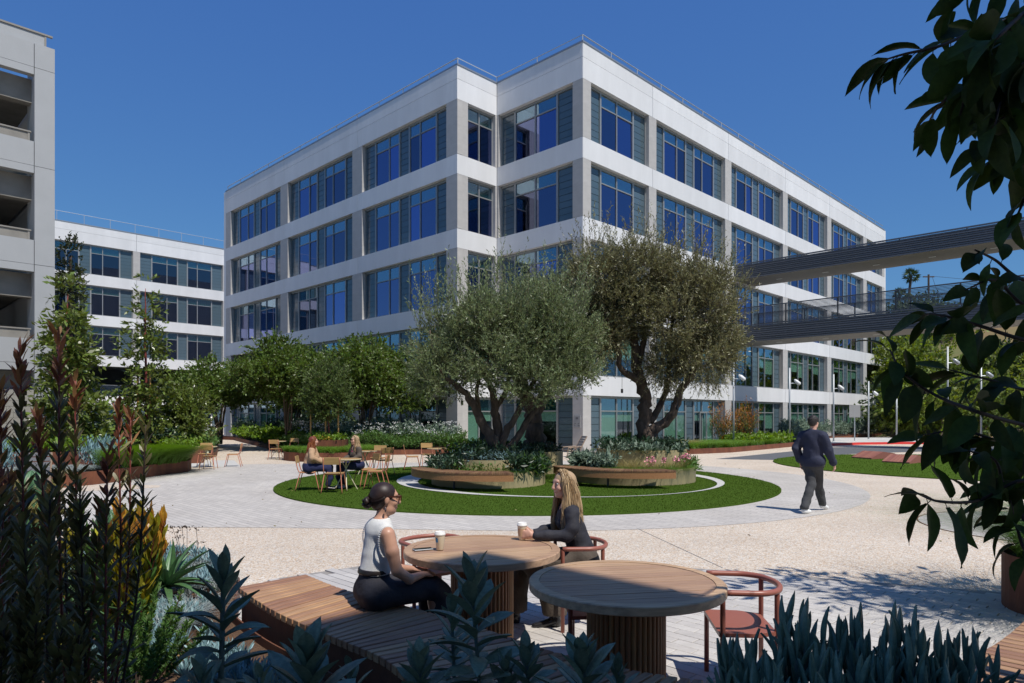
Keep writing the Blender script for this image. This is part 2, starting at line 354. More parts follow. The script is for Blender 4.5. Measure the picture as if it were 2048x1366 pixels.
mat("canopy_leaf", (0.032, 0.055, 0.012), 0.6, var=0.25, vscale=8, objvar=0.35, trans=0.22, spec=0.18)
mat("canopy_shade_leaf", (0.045, 0.07, 0.02), 0.5, island=0.4, trans=0.2)
mat("hill_soil", (0.20, 0.125, 0.055), 0.95, col2=(0.075, 0.135, 0.025), vscale=0.06, bump=0.3, bscale=2)
mat("skin", (0.58, 0.33, 0.24), 0.45, var=0.05, vscale=20); mat("skin_tan", (0.50, 0.27, 0.18), 0.42, var=0.06, vscale=14)
mat("hair_dark", (0.026, 0.014, 0.011), 0.48, spec=0.4, var=0.4, vscale=30); mat("hair_blonde", (0.48, 0.34, 0.19), 0.45, island=0.12, spec=0.5)
mat("hair_red", (0.26, 0.085, 0.03), 0.42, island=0.4); mat("hair_man", (0.02, 0.015, 0.012), 0.5, var=0.4, vscale=40, bump=0.6, bscale=80)
mat("knit_white", (0.80, 0.79, 0.76), 0.95, var=0.06, vscale=10, bump=0.7, bscale=160, stretch=(1, 1, 2))
mat("cloth_black", (0.020, 0.020, 0.028), 0.8, bump=0.3, bscale=30, var=0.15, vscale=6); mat("cloth_navy", (0.020, 0.024, 0.050), 0.85, bump=0.35, bscale=25, var=0.2, vscale=5)
mat("cloth_charcoal", (0.045, 0.046, 0.05), 0.9, bump=0.4, bscale=30, var=0.2, vscale=6); mat("cloth_brown", (0.075, 0.058, 0.045), 0.85, bump=0.3, bscale=40, var=0.2, vscale=5)
mat("cloth_tan", (0.42, 0.27, 0.16), 0.9, bump=0.4, bscale=30, var=0.1, vscale=6); mat("cloth_denim", (0.014, 0.018, 0.065), 0.9, var=0.2, vscale=6, bump=0.3)
mat("cloth_pink", (0.75, 0.04, 0.20), 0.8); mat("shoe_white", (0.75, 0.75, 0.73), 0.6); mat("shoe_black", (0.015, 0.015, 0.017), 0.25, coat=0.3); mat("shoe_grey", (0.3, 0.3, 0.3), 0.7)
mat("tortoise", (0.06, 0.02, 0.01), 0.15, coat=0.5); mat("earring", (0.10, 0.07, 0.07), 0.3); mat("belt", (0.02, 0.015, 0.013), 0.4)
mat("eye_white", (0.7, 0.68, 0.65), 0.3); mat("eye_dark", (0.03, 0.02, 0.015), 0.2); mat("lip", (0.42, 0.10, 0.09), 0.4)
mat("cup_paper", (0.70, 0.60, 0.44), 0.7); mat("cup_lid", (0.72, 0.70, 0.67), 0.5); mat("cup_mark", (0.02, 0.20, 0.42), 0.6); mat("phone_black", (0.02, 0.02, 0.025), 0.15)
mat("sleeve_brown", (0.52, 0.33, 0.20), 0.7)
mat("sign_grey", (0.30, 0.305, 0.31), 0.5); mat("sign_print", (0.13, 0.13, 0.135), 0.5)

def paving(name, kind):
    m = bpy.data.materials.new(name); m.use_nodes = True; t = m.node_tree; L = t.links; b = t.nodes["Principled BSDF"]; b.inputs["Roughness"].default_value = 0.85
    tc = node(t, "ShaderNodeTexCoord"); mp = node(t, "ShaderNodeMapping"); L.new(tc.outputs["Object"], mp.inputs[0])
    n1 = node(t, "ShaderNodeTexNoise", Scale=0.5, Detail=4.0); L.new(mp.outputs[0], n1.inputs[0])
    if kind == 'aggregate':
        v = node(t, "ShaderNodeTexVoronoi", Scale=70.0); L.new(mp.outputs[0], v.inputs[0])
        cr = node(t, "ShaderNodeValToRGB"); e = cr.color_ramp.elements; L.new(v.outputs["Color"], cr.inputs[0])
        cr.color_ramp.interpolation = 'CONSTANT'
        e[0].color = (0.60, 0.48, 0.36, 1); e[1].position = 0.28; e[1].color = (0.66, 0.59, 0.50, 1)
        for p, c in ((0.5, (0.50, 0.36, 0.24)), (0.62, (0.70, 0.66, 0.60)), (0.80, (0.34, 0.31, 0.29)), (0.88, (0.62, 0.50, 0.37))):
            q = e.new(p); q.color = (*c, 1)
        v2 = node(t, "ShaderNodeTexNoise", Scale=9.0, Detail=8.0, Roughness=0.8); L.new(mp.outputs[0], v2.inputs[0])
        bc = node(t, "ShaderNodeValToRGB"); bc.color_ramp.elements[0].position = 0.3; bc.color_ramp.elements[1].position = 0.7; bc.color_ramp.elements[0].color = (0.80, 0.78, 0.76, 1); bc.color_ramp.elements[1].color = (1.06, 1.05, 1.03, 1)
        L.new(v2.outputs[0], bc.inputs[0]); mx = node(t, "ShaderNodeMix", data_type='RGBA', blend_type='MULTIPLY'); mx.inputs[0].default_value = 1
        L.new(cr.outputs[0], mx.inputs[6]); L.new(bc.outputs[0], mx.inputs[7]); col = mx.outputs[2]
        bp = node(t, "ShaderNodeBump", Strength=0.5, Distance=0.006); L.new(v.outputs["Distance"], bp.inputs["Height"]); L.new(bp.outputs[0], b.inputs["Normal"])
    else:
        mp.inputs["Rotation"].default_value = (0, 0, math.radians(45 if kind == 'pavers' else 20))
        br = node(t, "ShaderNodeTexBrick"); L.new(mp.outputs[0], br.inputs[0]); br.offset = 0.5
        br.inputs["Color1"].default_value = (0.55, 0.515, 0.475, 1); br.inputs["Color2"].default_value = (0.47, 0.44, 0.41, 1); br.inputs["Mortar"].default_value = (0.27, 0.25, 0.235, 1)
        br.inputs["Scale"].default_value = 1.0; br.inputs["Brick Width"].default_value = 0.36; br.inputs["Row Height"].default_value = 0.12; br.inputs["Mortar Size"].default_value = 0.006; br.inputs["Bias"].default_value = 0.0
        bc = node(t, "ShaderNodeValToRGB"); bc.color_ramp.elements[0].position = 0.3; bc.color_ramp.elements[1].position = 0.7; bc.color_ramp.elements[0].color = (0.90, 0.90, 0.90, 1); bc.color_ramp.elements[1].color = (1.05, 1.05, 1.04, 1)
        n3 = node(t, "ShaderNodeTexNoise", Scale=30.0, Detail=8.0, Roughness=0.8); L.new(mp.outputs[0], n3.inputs[0]); L.new(n3.outputs[0], bc.inputs[0])
        mx = node(t, "ShaderNodeMix", data_type='RGBA', blend_type='MULTIPLY'); mx.inputs[0].default_value = 1; L.new(br.outputs[0], mx.inputs[6]); L.new(bc.outputs[0], mx.inputs[7]); col = mx.outputs[2]
        bp = node(t, "ShaderNodeBump", Strength=0.4, Distance=0.004); bp.invert = True; L.new(br.outputs["Fac"], bp.inputs["Height"]); L.new(bp.outputs[0], b.inputs["Normal"])
    cr2 = node(t, "ShaderNodeValToRGB"); cr2.color_ramp.elements[0].position = 0.35; cr2.color_ramp.elements[1].position = 0.65
    cr2.color_ramp.elements[0].color = (0.90, 0.89, 0.88, 1); cr2.color_ramp.elements[1].color = (1.03, 1.03, 1.03, 1); L.new(n1.outputs[0], cr2.inputs[0])
    m2 = node(t, "ShaderNodeMix", data_type='RGBA', blend_type='MULTIPLY'); m2.inputs[0].default_value = 1; L.new(col, m2.inputs[6]); L.new(cr2.outputs[0], m2.inputs[7]); L.new(m2.outputs[2], b.inputs["Base Color"])
    MATS[name] = m
paving("aggregate", 'aggregate'); paving("pavers", 'pavers'); paving("pavers_patch", 'patch')
mat("paver_stone", (0.50, 0.47, 0.435), 0.85, var=0.08, vscale=18, bump=0.25, bscale=120, objvar=0.10)
mat("paver_joint", (0.27, 0.25, 0.23), 0.95)
mat("path_light", (0.50, 0.49, 0.47), 0.8, var=0.05, vscale=5, bump=0.2, bscale=80)

# ---------------------------------------------------------------- ground
Z1, Z2, Z3 = 0.004, 0.008, 0.030
sheet("ground", [(-1500, -300), (1500, -300), (1500, 2500), (-1500, 2500)], -0.02, "ground_far")
sheet("plaza", [(-60, -12), (45, -12), (60, 95), (-60, 95)], 0.0, "aggregate")
# grey paver band round the lawn, and the walkway it opens into on the left
PV = [(-16, 11.05), (-8, 11.05), (-4, 10.98), (-1.6, 10.8)]+[(0.4+8.6*math.cos(math.radians(a)), 19.25+8.6*math.sin(math.radians(a))) for a in range(-92, 100, 4)]
PV += [(-4, 26.6), (-8, 25.9), (-10.2, 25.6), (-10.4, 22.3), (-12, 15)]
sheet("paver_band", PV, Z1, "pavers")
sheet("tan_paving_inset", [(-14, 17.2), (-10.2, 17.9), (-9.1, 17.7), (-8.9, 17.2), (-9.5, 16.6), (-11, 16.0), (-14, 15)], Z2, "aggregate")
sheet("paver_roundel", circle(8.75, 10.9, 1.95), Z1, "pavers_patch")
ob("roundel_edge", MB().lathe([(1.95, 0), (1.95, 0.009), (1.975, 0.009), (1.975, 0)], 72, c=(8.75, 10.9)).mesh("e", "rust_brown"), kind="structure")
sheet("road", [g2(1430, 918), g2(1600, 901), g2(1660, 894.5), g2(1850, 893.5), (46, 41), (46, 36), g2(1850, 903), g2(1700, 908), g2(1640, 913), g2(1545, 920)], Z1, "asphalt")
sheet("grey_paving_patch", [(-12.5, 24.2), (-9.6, 24.2), (-11.4, 28.0), (-14, 28)], Z2, "path_light")
def crescent(name, co, ro, ci, ri, z, m):
    n = 96; V = []; 
    for i in range(n):
        a = 2*math.pi*i/n; V += [(co[0]+ro*math.cos(a), co[1]+ro*math.sin(a), z), (ci[0]+ri*math.cos(a), ci[1]+ri*math.sin(a), z)]
    return ob(name, mesh(name, V, [(2*i, (2*i+2) % (2*n), (2*i+3) % (2*n), 2*i+1) for i in range(n)], m), kind="structure")
LAWN = (0.37, 18.78, 6.55)
sheet("lawn", circle(*LAWN, 256), Z3, "turf_base", t=0.03)
crescent("lawn_path", (1.3, 19.3), 4.5, (1.47, 18.95), 4.05, Z3+0.012, "path_light")
LAWN2 = (17.3, 24.8, 7.3)
sheet("side_lawn", circle(*LAWN2, 96), Z3, "turf_base", t=0.03)
q = RNG.random((110000, 2)); a = q[:, 0]*2*np.pi; r = LAWN[2]*np.sqrt(q[:, 1]); P = np.column_stack([LAWN[0]+r*np.cos(a), LAWN[1]+r*np.sin(a), np.full(110000, Z3)])
do = np.hypot(P[:, 0]-1.3, P[:, 1]-19.3); di = np.hypot(P[:, 0]-1.47, P[:, 1]-18.95); P = P[~((do < 4.5) & (di > 4.05))]
V, F = blades(P, 0.028, 0.010, lean=0.5, droop=0.2, segs=1); ob("turf_grass", mesh("t", V, F, "turf_blade"), kind="stuff")
q = RNG.random((18000, 2)); a = q[:, 0]*2*np.pi; r = LAWN2[2]*np.sqrt(q[:, 1]); P = np.column_stack([LAWN2[0]+r*np.cos(a), LAWN2[1]+r*np.sin(a), np.full(18000, Z3)])
V, F = blades(P, 0.04, 0.016, lean=0.5, droop=0.2, segs=1); ob("side_lawn_grass", mesh("t", V, F, "turf_blade"), kind="stuff")

# terrace of single pavers round the near tables, laid on the diagonal
TER = [(-3.2, 6.2), (-2.6, 7.5), (-1.8, 8.15), (-0.4, 8.35), (1.0, 8.25), (2.2, 8.0), (3.5, 7.5), (4.6, 7.05), (7, 6.2), (8.5, 5.2), (8.5, 1.0), (-0.5, 1.0), (-3.2, 4.2)]
ter = sheet("terrace", TER, Z1, "paver_joint")
UX, UY = 0.7008, 0.7134; pw, pl = 0.115, 0.36; cand = []
for i in range(-70, 110):
    for j in range(-40, 50):
        s, t = j*pl+(i % 3)*pl/3, i*pw
        x, y = 1+s*UY+t*UX, 5+(-s*UX)+t*UY
        cand.append((x, y))
cand = np.array(cand); ins = np.ones(len(cand), bool)
for dx, dy in ((0.5, 0), (-0.5, 0), (0, 0.5), (0, -0.5)):
    ins &= in_poly(cand[:, 0]+dx*(pl*UY+pw*UX)*0.98, cand[:, 1]+dy*(pl*UX+pw*UY)*0.98, TER)
cand = cand[ins]; cand = cand[cand[:, 1] > 3.0]
pxc = 1024+1365*cand[:, 0]/cand[:, 1]; pyc = HY+2430/cand[:, 1]
vis = (pxc > 560) & (pxc < 2060) & (pyc > 1120) & (pyc < 1345) & ~((pxc < 1160) & (cand[:, 1] < 4.3))
order = np.argsort(np.where(vis, cand[:, 1], 99)); near = order[:300]; rest = order[300:]
rzp = math.atan2(-UX, UY); pm = boxm(-pl/2+0.0035, pl/2-0.0035, -pw/2+0.0035, pw/2-0.0035, 0, 0.022, "paver_stone", 0.003)
for k in near: ob("paver", pm, ter, (cand[k, 0], cand[k, 1], Z1-0.004-random.random()*0.002), (random.gauss(0, 0.002), random.gauss(0, 0.002), rzp))
mb = MB(); R = Matrix.Rotation(rzp, 4, 'Z')
for k in rest: mb.box(-pl/2+0.0035, pl/2-0.0035, -pw/2+0.0035, pw/2-0.0035, 0, 0.022, M=Matrix.Translation((cand[k, 0], cand[k, 1], Z1-0.004-random.random()*0.002)) @ R)
mat("paver_stone_far", (0.47, 0.445, 0.42), 0.85, island=0.10, bump=0.25, bscale=120)
ob("paver_field", mb.mesh("p", "paver_stone_far"), ter, kind="stuff")
P = scatter([(-9, 9), (9, 9), (10, 26), (-9, 25)], 130, .045); V, F = leaves(P, rand_unit(130)*np.array([1, 1, .15]), .05, .02); ob("fallen_leaves", mesh("fl", V, F, "leuco_mid"), kind="stuff")
mb = MB(); mb.tube([g2(1272, 1056)+(0.001,), g2(1445, 1136)+(0.001,)], 0.006, 4); ob("paving_joint", mb.mesh("j", "paver_joint"), kind="structure")
# kerb round the far road
K = [g2(1655, 892), g2(1720, 889.5), g2(1800, 888.5), (46, 46)]
for nm, off, h, m in (("red_kerb", 0.0, 0.14, "red_curb"), ("pavement", 0.32, 0.15, "path_light")):
    P = [(x, y+off) for x, y in K]+[(x, y+off+(0.3 if off == 0 else 9)) for x, y in reversed(K)]
    ob(nm, MB().prism(P, 0, h).mesh(nm, m), kind="structure")
# ---------------------------------------------------------------- buildings
U = (0.7008, 0.7134); Vv = (-0.7134, 0.7008)
PAT9 = [('o', .139), ('v', .176), ('v', .125), ('o', .119), ('v', .123), ('v', .180), ('o', .138)]
PATA = [('o', .21), ('v', .27), ('v', .29), ('o', .23)]
PATB = [('o', .20), ('v', .28), ('v', .29), ('o', .23)]
PATC = [('v', .5), ('v', .5)]
COURSES = [0]
WFR = {}
def window(bld, x, y, z, rz, w, h, pat, ylev, sep, transom=True, blind=0.0, gm="window_glass"):
    """recessed window wall: frame (part) > panes, spandrel courses, blinds"""
    key = (round(w, 3), round(h, 3), id(pat)); tf = 0.73; tot = sum(p[1] for p in pat)
    if key not in WFR:
        mb = MB(); d0, d1 = 0.22, 0.34
        mb.box(0, w, d0, d1, 0, 0.07).box(0, w, d0, d1, h-0.12, h).box(0, 0.06, d0, d1, 0.07, h-0.12).box(w-0.06, w, d0, d1, 0.07, h-0.12)
        q = 0
        for i, (k, f) in enumerate(pat[:-1]):
            q += f/tot*w; mw = 0.06 if (pat[i+1][0] != k) else 0.035; mb.box(q-mw, q+mw, d0+0.004, d1, 0.07, h-0.12)
        q = 0
        for k, f in pat:
            if k == 'v': mb.box(q+0.05, q+f/tot*w-0.05, d0+0.01, d1-0.01, h*tf-0.03, h*tf+0.03)
            q += f/tot*w
        WFR[key] = mb.mesh("window_frame", "alu_frame")
    win = ob("window", WFR[key], bld, (x, y, z), rz); q = 0
    for k, f in pat:
        fw = f/tot*w
        if k == 'v':
            pn = ob("pane", boxm(0, fw-0.08, 0, 0.012, 0, h*tf-0.12, gm), win, (q+0.04, 0.275, 0.085)); pn.rotation_euler = (random.gauss(0, .004), 0, random.gauss(0, .003))
            ob("transom_pane", boxm(0, fw-0.08, 0, 0.012, 0, h*(1-tf)-0.17, "transom_glass"), win, (q+0.04, 0.275, h*tf+0.035))
            bd = blind if blind < 0.3 else blind*random.choice((0.3, 1, 1, 0.6))
            ob("blind", boxm(0, fw-0.06, 0, 0.01, 0, round(h*(1-tf)-0.12+bd*h*tf, 1), "blind_fabric"), win, (q+0.03, 0.33, h-0.11-round(h*(1-tf)-0.12+bd*h*tf, 1)))
        else:
            n = 8; ch = (h-0.19)/n
            if sep and COURSES[0]+n <= 300:
                COURSES[0] += n
                for i in range(n): ob("spandrel_panel", boxm(0, fw-0.1, 0, 0.03, 0, ch-0.022, "spandrel_glass"), win, (q+0.05, 0.285+0.004*(i % 2), 0.07+i*ch+0.011))
            else:
                mb = MB()
                for i in range(n): mb.box(0.05, fw-0.05, 0.285, 0.315, 0.07+i*ch+0.011, 0.07+(i+1)*ch-0.011)
                kk = ('sp', round(fw, 3), round(h, 3))
                if kk not in BOXC: BOXC[kk] = mb.mesh("spandrel", "spandrel_glass")
                ob("spandrel", BOXC[kk], win, (q, 0, 0))
            ob("spandrel_back", boxm(0, fw-0.02, 0, 0.02, 0, h-0.1, "spandrel_joint"), win, (q+0.01, 0.345, 0.05))
        q += fw
    return win
BOT = [0.0, 3.86, 7.79, 11.72, 15.64]; TOP = [2.86, 6.78, 10.70, 14.60, 18.53]; ROOF = 20.3
def facade(bld, O, D, items, openings=(), patterns=None, levels=range(5), sepmax=0, ends=(0, 0), blinds=0.0, gm=None):
    """items: [('c', w) column | ('b', w, pattern)] along D from O"""
    rz = math.atan2(D[1], D[0]); s = 0; n = len(items); spans = []
    for it in items: spans.append((it, s, s+it[1])); s += it[1]
    at = lambda s, z=0: (O[0]+D[0]*s, O[1]+D[1]*s, z); g = 0.014
    joints = [spans[0][1]]+[(a+b)/2 for it, a, b in spans[1:-1] if it[0] == 'c']+[s]
    if len(joints) < 3 and s > 4: pass
    for li in levels:
        z0 = TOP[li]; z1 = BOT[li+1] if li < 4 else ROOF
        for a, b in zip(joints, joints[1:]):
            if li == 4:
                ob("concrete_panel", boxm(g, b-a-g, 0, 0.36, 0.004, 1.05, "concrete_white"), bld, at(a, z0), rz)
                ob("parapet_panel", boxm(g, b-a-g, 0.0, 0.36, 1.065, z1-z0, "concrete_white"), bld, at(a, z0), rz)
            else: ob("concrete_panel", boxm(g, b-a-g, 0, 0.36, 0.004, z1-z0-0.004, "concrete_white"), bld, at(a, z0), rz)
    for it, a, b in spans:
        for li in levels:
            if it[0] == 'c': ob("column", boxm(0, b-a, 0.0, 0.36, 0.008, TOP[li]-BOT[li]-0.006, "concrete_panel_grey"), bld, at(a, BOT[li]), rz)
            elif (li, items.index(it) if False else spans.index((it, a, b))) in openings:
                ob("balustrade", boxm(0, b-a, 0.1, 0.12, 0.02, 1.05, "rail_glass"), bld, at(a, BOT[li]), rz)
                ob("handrail", boxm(0, b-a, 0.08, 0.14, 1.05, 1.09, "alu_frame"), bld, at(a, BOT[li]), rz)
            else:
                bl = blinds if li > 1 else (0.9 if li == 0 else 0.55)
                if li > 1: bl = random.choice((0, 0, 0, .12, .25) if li == 4 else (0, .1, .15, .15, .3, .45))
                window(bld, *at(a, BOT[li]), rz, b-a, TOP[li]-BOT[li], it[2], a, li >= 2 and spans.index((it, a, b)) <= sepmax, blind=bl, gm=gm or ("window_glass" if li > 1 else "window_glass_clear"))
    return s
def inset(P, d):
    n = len(P); out = []
    for i in range(n):
        a, b, c = Vector(P[i-1]), Vector(P[i]), Vector(P[(i+1) % n]); e1 = (b-a).normalized(); e2 = (c-b).normalized()
        n1 = Vector((-e1.y, e1.x)); n2 = Vector((-e2.y, e2.x)); m = (n1+n2); m = m/max(0.3, m.dot(n1)); out.append(tuple(b+m*d))
    return out
def railing(bld, path, z, h=0.55, step=2.3, r=0.022, m="galv_pole"):
    rl = ob("railing", MB().tube([(*p, z+h) for p in path], r, 6).mesh("rail", m), bld); pm = None
    for a, b in zip(path, path[1:]):
        d = math.dist(a, b); k = max(1, int(d/step))
        for i in range(k): 
            me = BOXC.setdefault(('post', h), MB().tube([(0, 0, 0), (0, 0, h)], r, 6).mesh("post", m))
            ob("post", me, rl, (a[0]+(b[0]-a[0])*i/k, a[1]+(b[1]-a[1])*i/k, z))
A = (3.5, 33.7); B = (-0.84, 37.96); C = (-2.866, 35.90); D = (-23.56, 56.2); E = (A[0]+47.8*U[0], A[1]+47.8*U[1])
main = thing("office_building", "white five storey concrete office building with blue glass bays behind the olive trees", "building")
mV = (-Vv[0], -Vv[1])
facade(main, D, mV, [('c', .95), ('b', 8.5, PAT9), ('c', 1.1), ('b', 8.4, PAT9), ('c', 1.1), ('b', 8.05, PAT9), ('c', .9)], openings={(1, 1)}, sepmax=5, blinds=0.12)
facade(main, C, U, [('c', .74), ('b', 2.03, PATC), ('c', .12)], blinds=0.2)
facade(main, B, mV, [('c', .12), ('b', 5.31, PATB), ('c', .65)], sepmax=1, blinds=0.1)
facade(main, A, U, [('c', .65), ('b', 5.2, PATA), ('c', .75), ('b', 8.1, PAT9), ('c', .85), ('b', 8.1, PAT9), ('c', .85), ('b', 8.0, PAT9), ('c', .9), ('b', 8.1, PAT9), ('c', .95), ('b', 4.6, PATA), ('c', .75)], openings={(1, 11)}, sepmax=7, blinds=0.15)
OUT = [A, E, (E[0]+40*Vv[0], E[1]+40*Vv[1]), (D[0]+30*U[0], D[1]+30*U[1]), D, C, B]
for li in range(5):
    P = inset(OUT, 0.37)
    ob("floor_slab", MB().prism(P, TOP[li]+0.05, (BOT[li+1] if li < 4 else ROOF-0.5)-0.05).mesh("slab", "interior_wall"), main)
ob("core_wall", MB().prism(inset(OUT, 6.0), 0, 18.5).mesh("core", "interior_wall"), main)
ob("roof_coping", MB().prism(inset(OUT, -0.03), ROOF+0.0, ROOF+0.09).mesh("cop", "coping_metal"), main)
ob("end_wall", MB().box(0, 40, -0.36, 0, 0, ROOF).mesh("ew", "concrete_white"), main, (E[0]-0.002, E[1]+0.004, 0), math.atan2(Vv[1], Vv[0]))
ob("rear_wall", MB().box(0, 30, 0, 0.36, 0, ROOF).mesh("ew", "concrete_white"), main, (D[0], D[1]+0.004, 0), math.atan2(U[1], U[0]))
ii = inset(OUT, 0.12); railing(main, [ii[4], ii[5], ii[6], ii[0], ii[1]], ROOF+0.09, 0.36, r=0.03)
# building number plate on the corner column
pl_ = ob("number_plate", boxm(0, 0.42, -0.03, 0, 0, 0.62, "sign_grey", 0.004), main, (A[0]-0.56*mV[0], A[1]-0.56*mV[1], 1.25), math.atan2(mV[1], mV[0]))
for x, z, w, h in ((.13, .42, .16, .10), (.05, .2, .09, .03), (.26, .2, .1, .03), (.05, .1, .06, .03), (.26, .1, .12, .03)): ob("plate_print", boxm(0, w, -0.006, 0, 0, h, "sign_print"), pl_, (x, -0.031, z))
# door in the second right bay at ground level
do = gp(1424, 900, 0, Y=43.1); dr = ob("door", MB().box(0, .9, 0, .06, 0, .1).box(0, .9, 0, .06, 2.0, 2.1).box(0, .1, 0, .06, .1, 2.0).box(.8, .9, 0, .06, .1, 2.0).mesh("door", "alu_frame"), main, (A[0]+12.1*U[0], A[1]+12.1*U[1], 0.05), math.atan2(U[1], U[0]))
dr.location = (A[0]+11.7*U[0]+.14*Vv[0], A[1]+11.7*U[1]+.14*Vv[1], 0.02); ob("handle", boxm(0, .03, -.07, -.04, 0, .5, "galv_pole"), dr, (.74, 0, .85))
# security camera on brackets
def sec_cam(px, py, Y, lab):
    x, y, z = gp(px, py, 0, Y); t = thing("security_camera", lab, "camera", (x, y, z))
    ob("arm", MB().tube([(0, .25, -.3), (0, .25, .1), (0, 0, .1)], .03, 6).mesh("arm", "galv_pole"), t)
    ob("housing", MB().lathe([(0, .12), (.07, .1), (.1, .02), (.08, -.06), (0, -.1)], 12).mesh("h", "white_paint", True), t)
sec_cam(1214, 775, 35.6, "white security camera on the corner band of the office building")

# second white building, behind on the left
L0 = (-31.7, 75.6); LA = (L0[0]-27.5*U[0], L0[1]-27.5*U[1])
left = thing("office_building", "long white office building further back with a roof railing, left of the main one", "building")
facade(left, LA, U, [('c', .7), ('b', 8.4, PAT9), ('c', .65), ('b', 8.4, PAT9), ('c', .65), ('b', 8.4, PAT9), ('c', .65), ('b', 8.4, PAT9), ('c', .65)], openings={(1, 3), (1, 5)}, sepmax=-1, blinds=0.12, gm="window_glass_dark")
LL = 36.9; OL = [LA, (LA[0]+LL*U[0], LA[1]+LL*U[1]), (LA[0]+LL*U[0]+20*Vv[0], LA[1]+LL*U[1]+20*Vv[1]), (LA[0]+20*Vv[0], LA[1]+20*Vv[1])]
for li in range(5): ob("floor_slab", MB().prism(inset(OL, 0.37), TOP[li]+0.05, (BOT[li+1] if li < 4 else ROOF-0.5)-0.05).mesh("slab", "interior_wall"), left)
ob("core_wall", MB().prism(inset(OL, 6.0), 0, 18.5).mesh("core", "interior_dark"), left)
ob("roof_coping", MB().prism(inset(OL, -0.03), ROOF, ROOF+0.09).mesh("cop", "coping_metal"), left)
ii = inset(OL, 0.4); railing(left, [ii[0], ii[1]], ROOF+0.09, 0.95, 2.2)

# parking garage
G = (-16.6, 24.8); gar = thing("parking_garage", "grey concrete parking garage with open decks at the left edge", "building")
ru = math.atan2(U[1], U[0]); gl = 14.0; gat = lambda s, z: (G[0]-s*U[0], G[1]-s*U[1], z)
J = 14.26; per = 3.52
for k in range(5):
    zt = J-per*k; zb = max(zt-per, -0.05)
    ob("column", boxm(-0.62, -0.008, 0, 1.2, 0.008, zt-zb-0.008, "garage_paint"), gar, gat(0, zb), ru)
    if k < 4:
        ob("wall_panel", boxm(-gl, -0.64, 0, 0.28, 0.006, 0.26, "garage_paint"), gar, gat(0, zt-0.26-0.004), ru)
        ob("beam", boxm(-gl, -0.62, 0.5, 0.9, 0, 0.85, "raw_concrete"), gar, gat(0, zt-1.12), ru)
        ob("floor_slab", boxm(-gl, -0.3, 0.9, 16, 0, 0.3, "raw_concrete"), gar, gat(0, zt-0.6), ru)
        if k < 3:
            ob("wall_panel", boxm(-gl, -0.64, 0, 0.28, 0, 0.86, "garage_paint"), gar, gat(0, zt-per+0.008), ru)
            rl = ob("railing", MB().box(-gl, -0.7, 0.1, 0.2, 0, 0.05).mesh("r", "bridge_soffit"), gar, gat(0, zt-per+1.20), ru)
            ob("post", boxm(-.80, -.74, .12, .18, 0, .36, "bridge_soffit"), rl, (0, 0, -.36)); ob("post", boxm(-3.2, -3.14, .12, .18, 0, .36, "bridge_soffit"), rl, (0, 0, -.36))
            ob("mesh_infill", boxm(-gl, -.8, .14, .15, 0, .34, "raw_concrete"), rl, (0, 0, -.35))
ob("wall_panel", boxm(-gl, -0.64, 0, 0.28, 0, 0.86, "garage_paint"), gar, gat(0, J+0.008), ru); ob("wall_panel", boxm(-0.62, -0.008, 0, 1.2, 0, 0.86, "garage_paint"), gar, gat(0, J+0.008), ru)
rl = ob("railing", MB().box(-gl, -0.05, 0.1, 0.2, 0, 0.06).mesh("r", "bridge_soffit"), gar, gat(0, J+1.30), ru)
for s in (0.3, 2.4, 4.5): ob("post", boxm(0, .06, .12, .18, 0, .44, "bridge_soffit"), rl, (-s, 0, -.44))
ob("mesh_infill", boxm(-gl, -.3, .14, .15, 0, .40, "garage_paint"), rl, (0, 0, -.42))
ob("side_wall", boxm(-0.2, 0, 1.2, 16, 0, J+0.8, "garage_paint"), gar, gat(0, 0), ru)
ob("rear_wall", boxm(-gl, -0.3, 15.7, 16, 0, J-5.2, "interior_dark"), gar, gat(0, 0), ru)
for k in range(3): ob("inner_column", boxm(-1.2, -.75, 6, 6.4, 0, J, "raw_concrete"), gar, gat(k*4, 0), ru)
for r_ in range(12):
    for c_ in range(8):
        ob("concrete_block", boxm(0.004, 0.396, 0, 0.19, 0.004, 0.196, "concrete_block"), gar, gat(0.64+0.4*(c_+1)-(0.2 if r_ % 2 else 0)*(c_ > 0), 0.35+r_*0.2), ru)

# building behind the camera whose shadow falls on the near tables
SH = (5.31, -1.27, 15.0)
bk = thing("office_building", "grey office building behind the viewer that shades the near tables", "building")
Mx = lambda s, t: (SH[0]+s*(-U[0])+t*(-Vv[0]), SH[1]+s*(-U[1])+t*(-Vv[1]))
for li in range(4):
    ob("wall", MB().prism([Mx(0, 0), Mx(30, 0), Mx(30, 30), Mx(0, 30)], li*3.75, li*3.75+1.1).mesh("w", "concrete_white"), bk)
    ob("window_band", MB().prism([Mx(.2, .2), Mx(29.8, .2), Mx(29.8, 29.8), Mx(.2, 29.8)], li*3.75+1.1, li*3.75+3.75).mesh("w", "spandrel_glass"), bk)
ob("roof", MB().prism([Mx(0, 0), Mx(30, 0), Mx(30, 30), Mx(0, 30)], 14.9, SH[2]).mesh("w", "concrete_white"), bk)

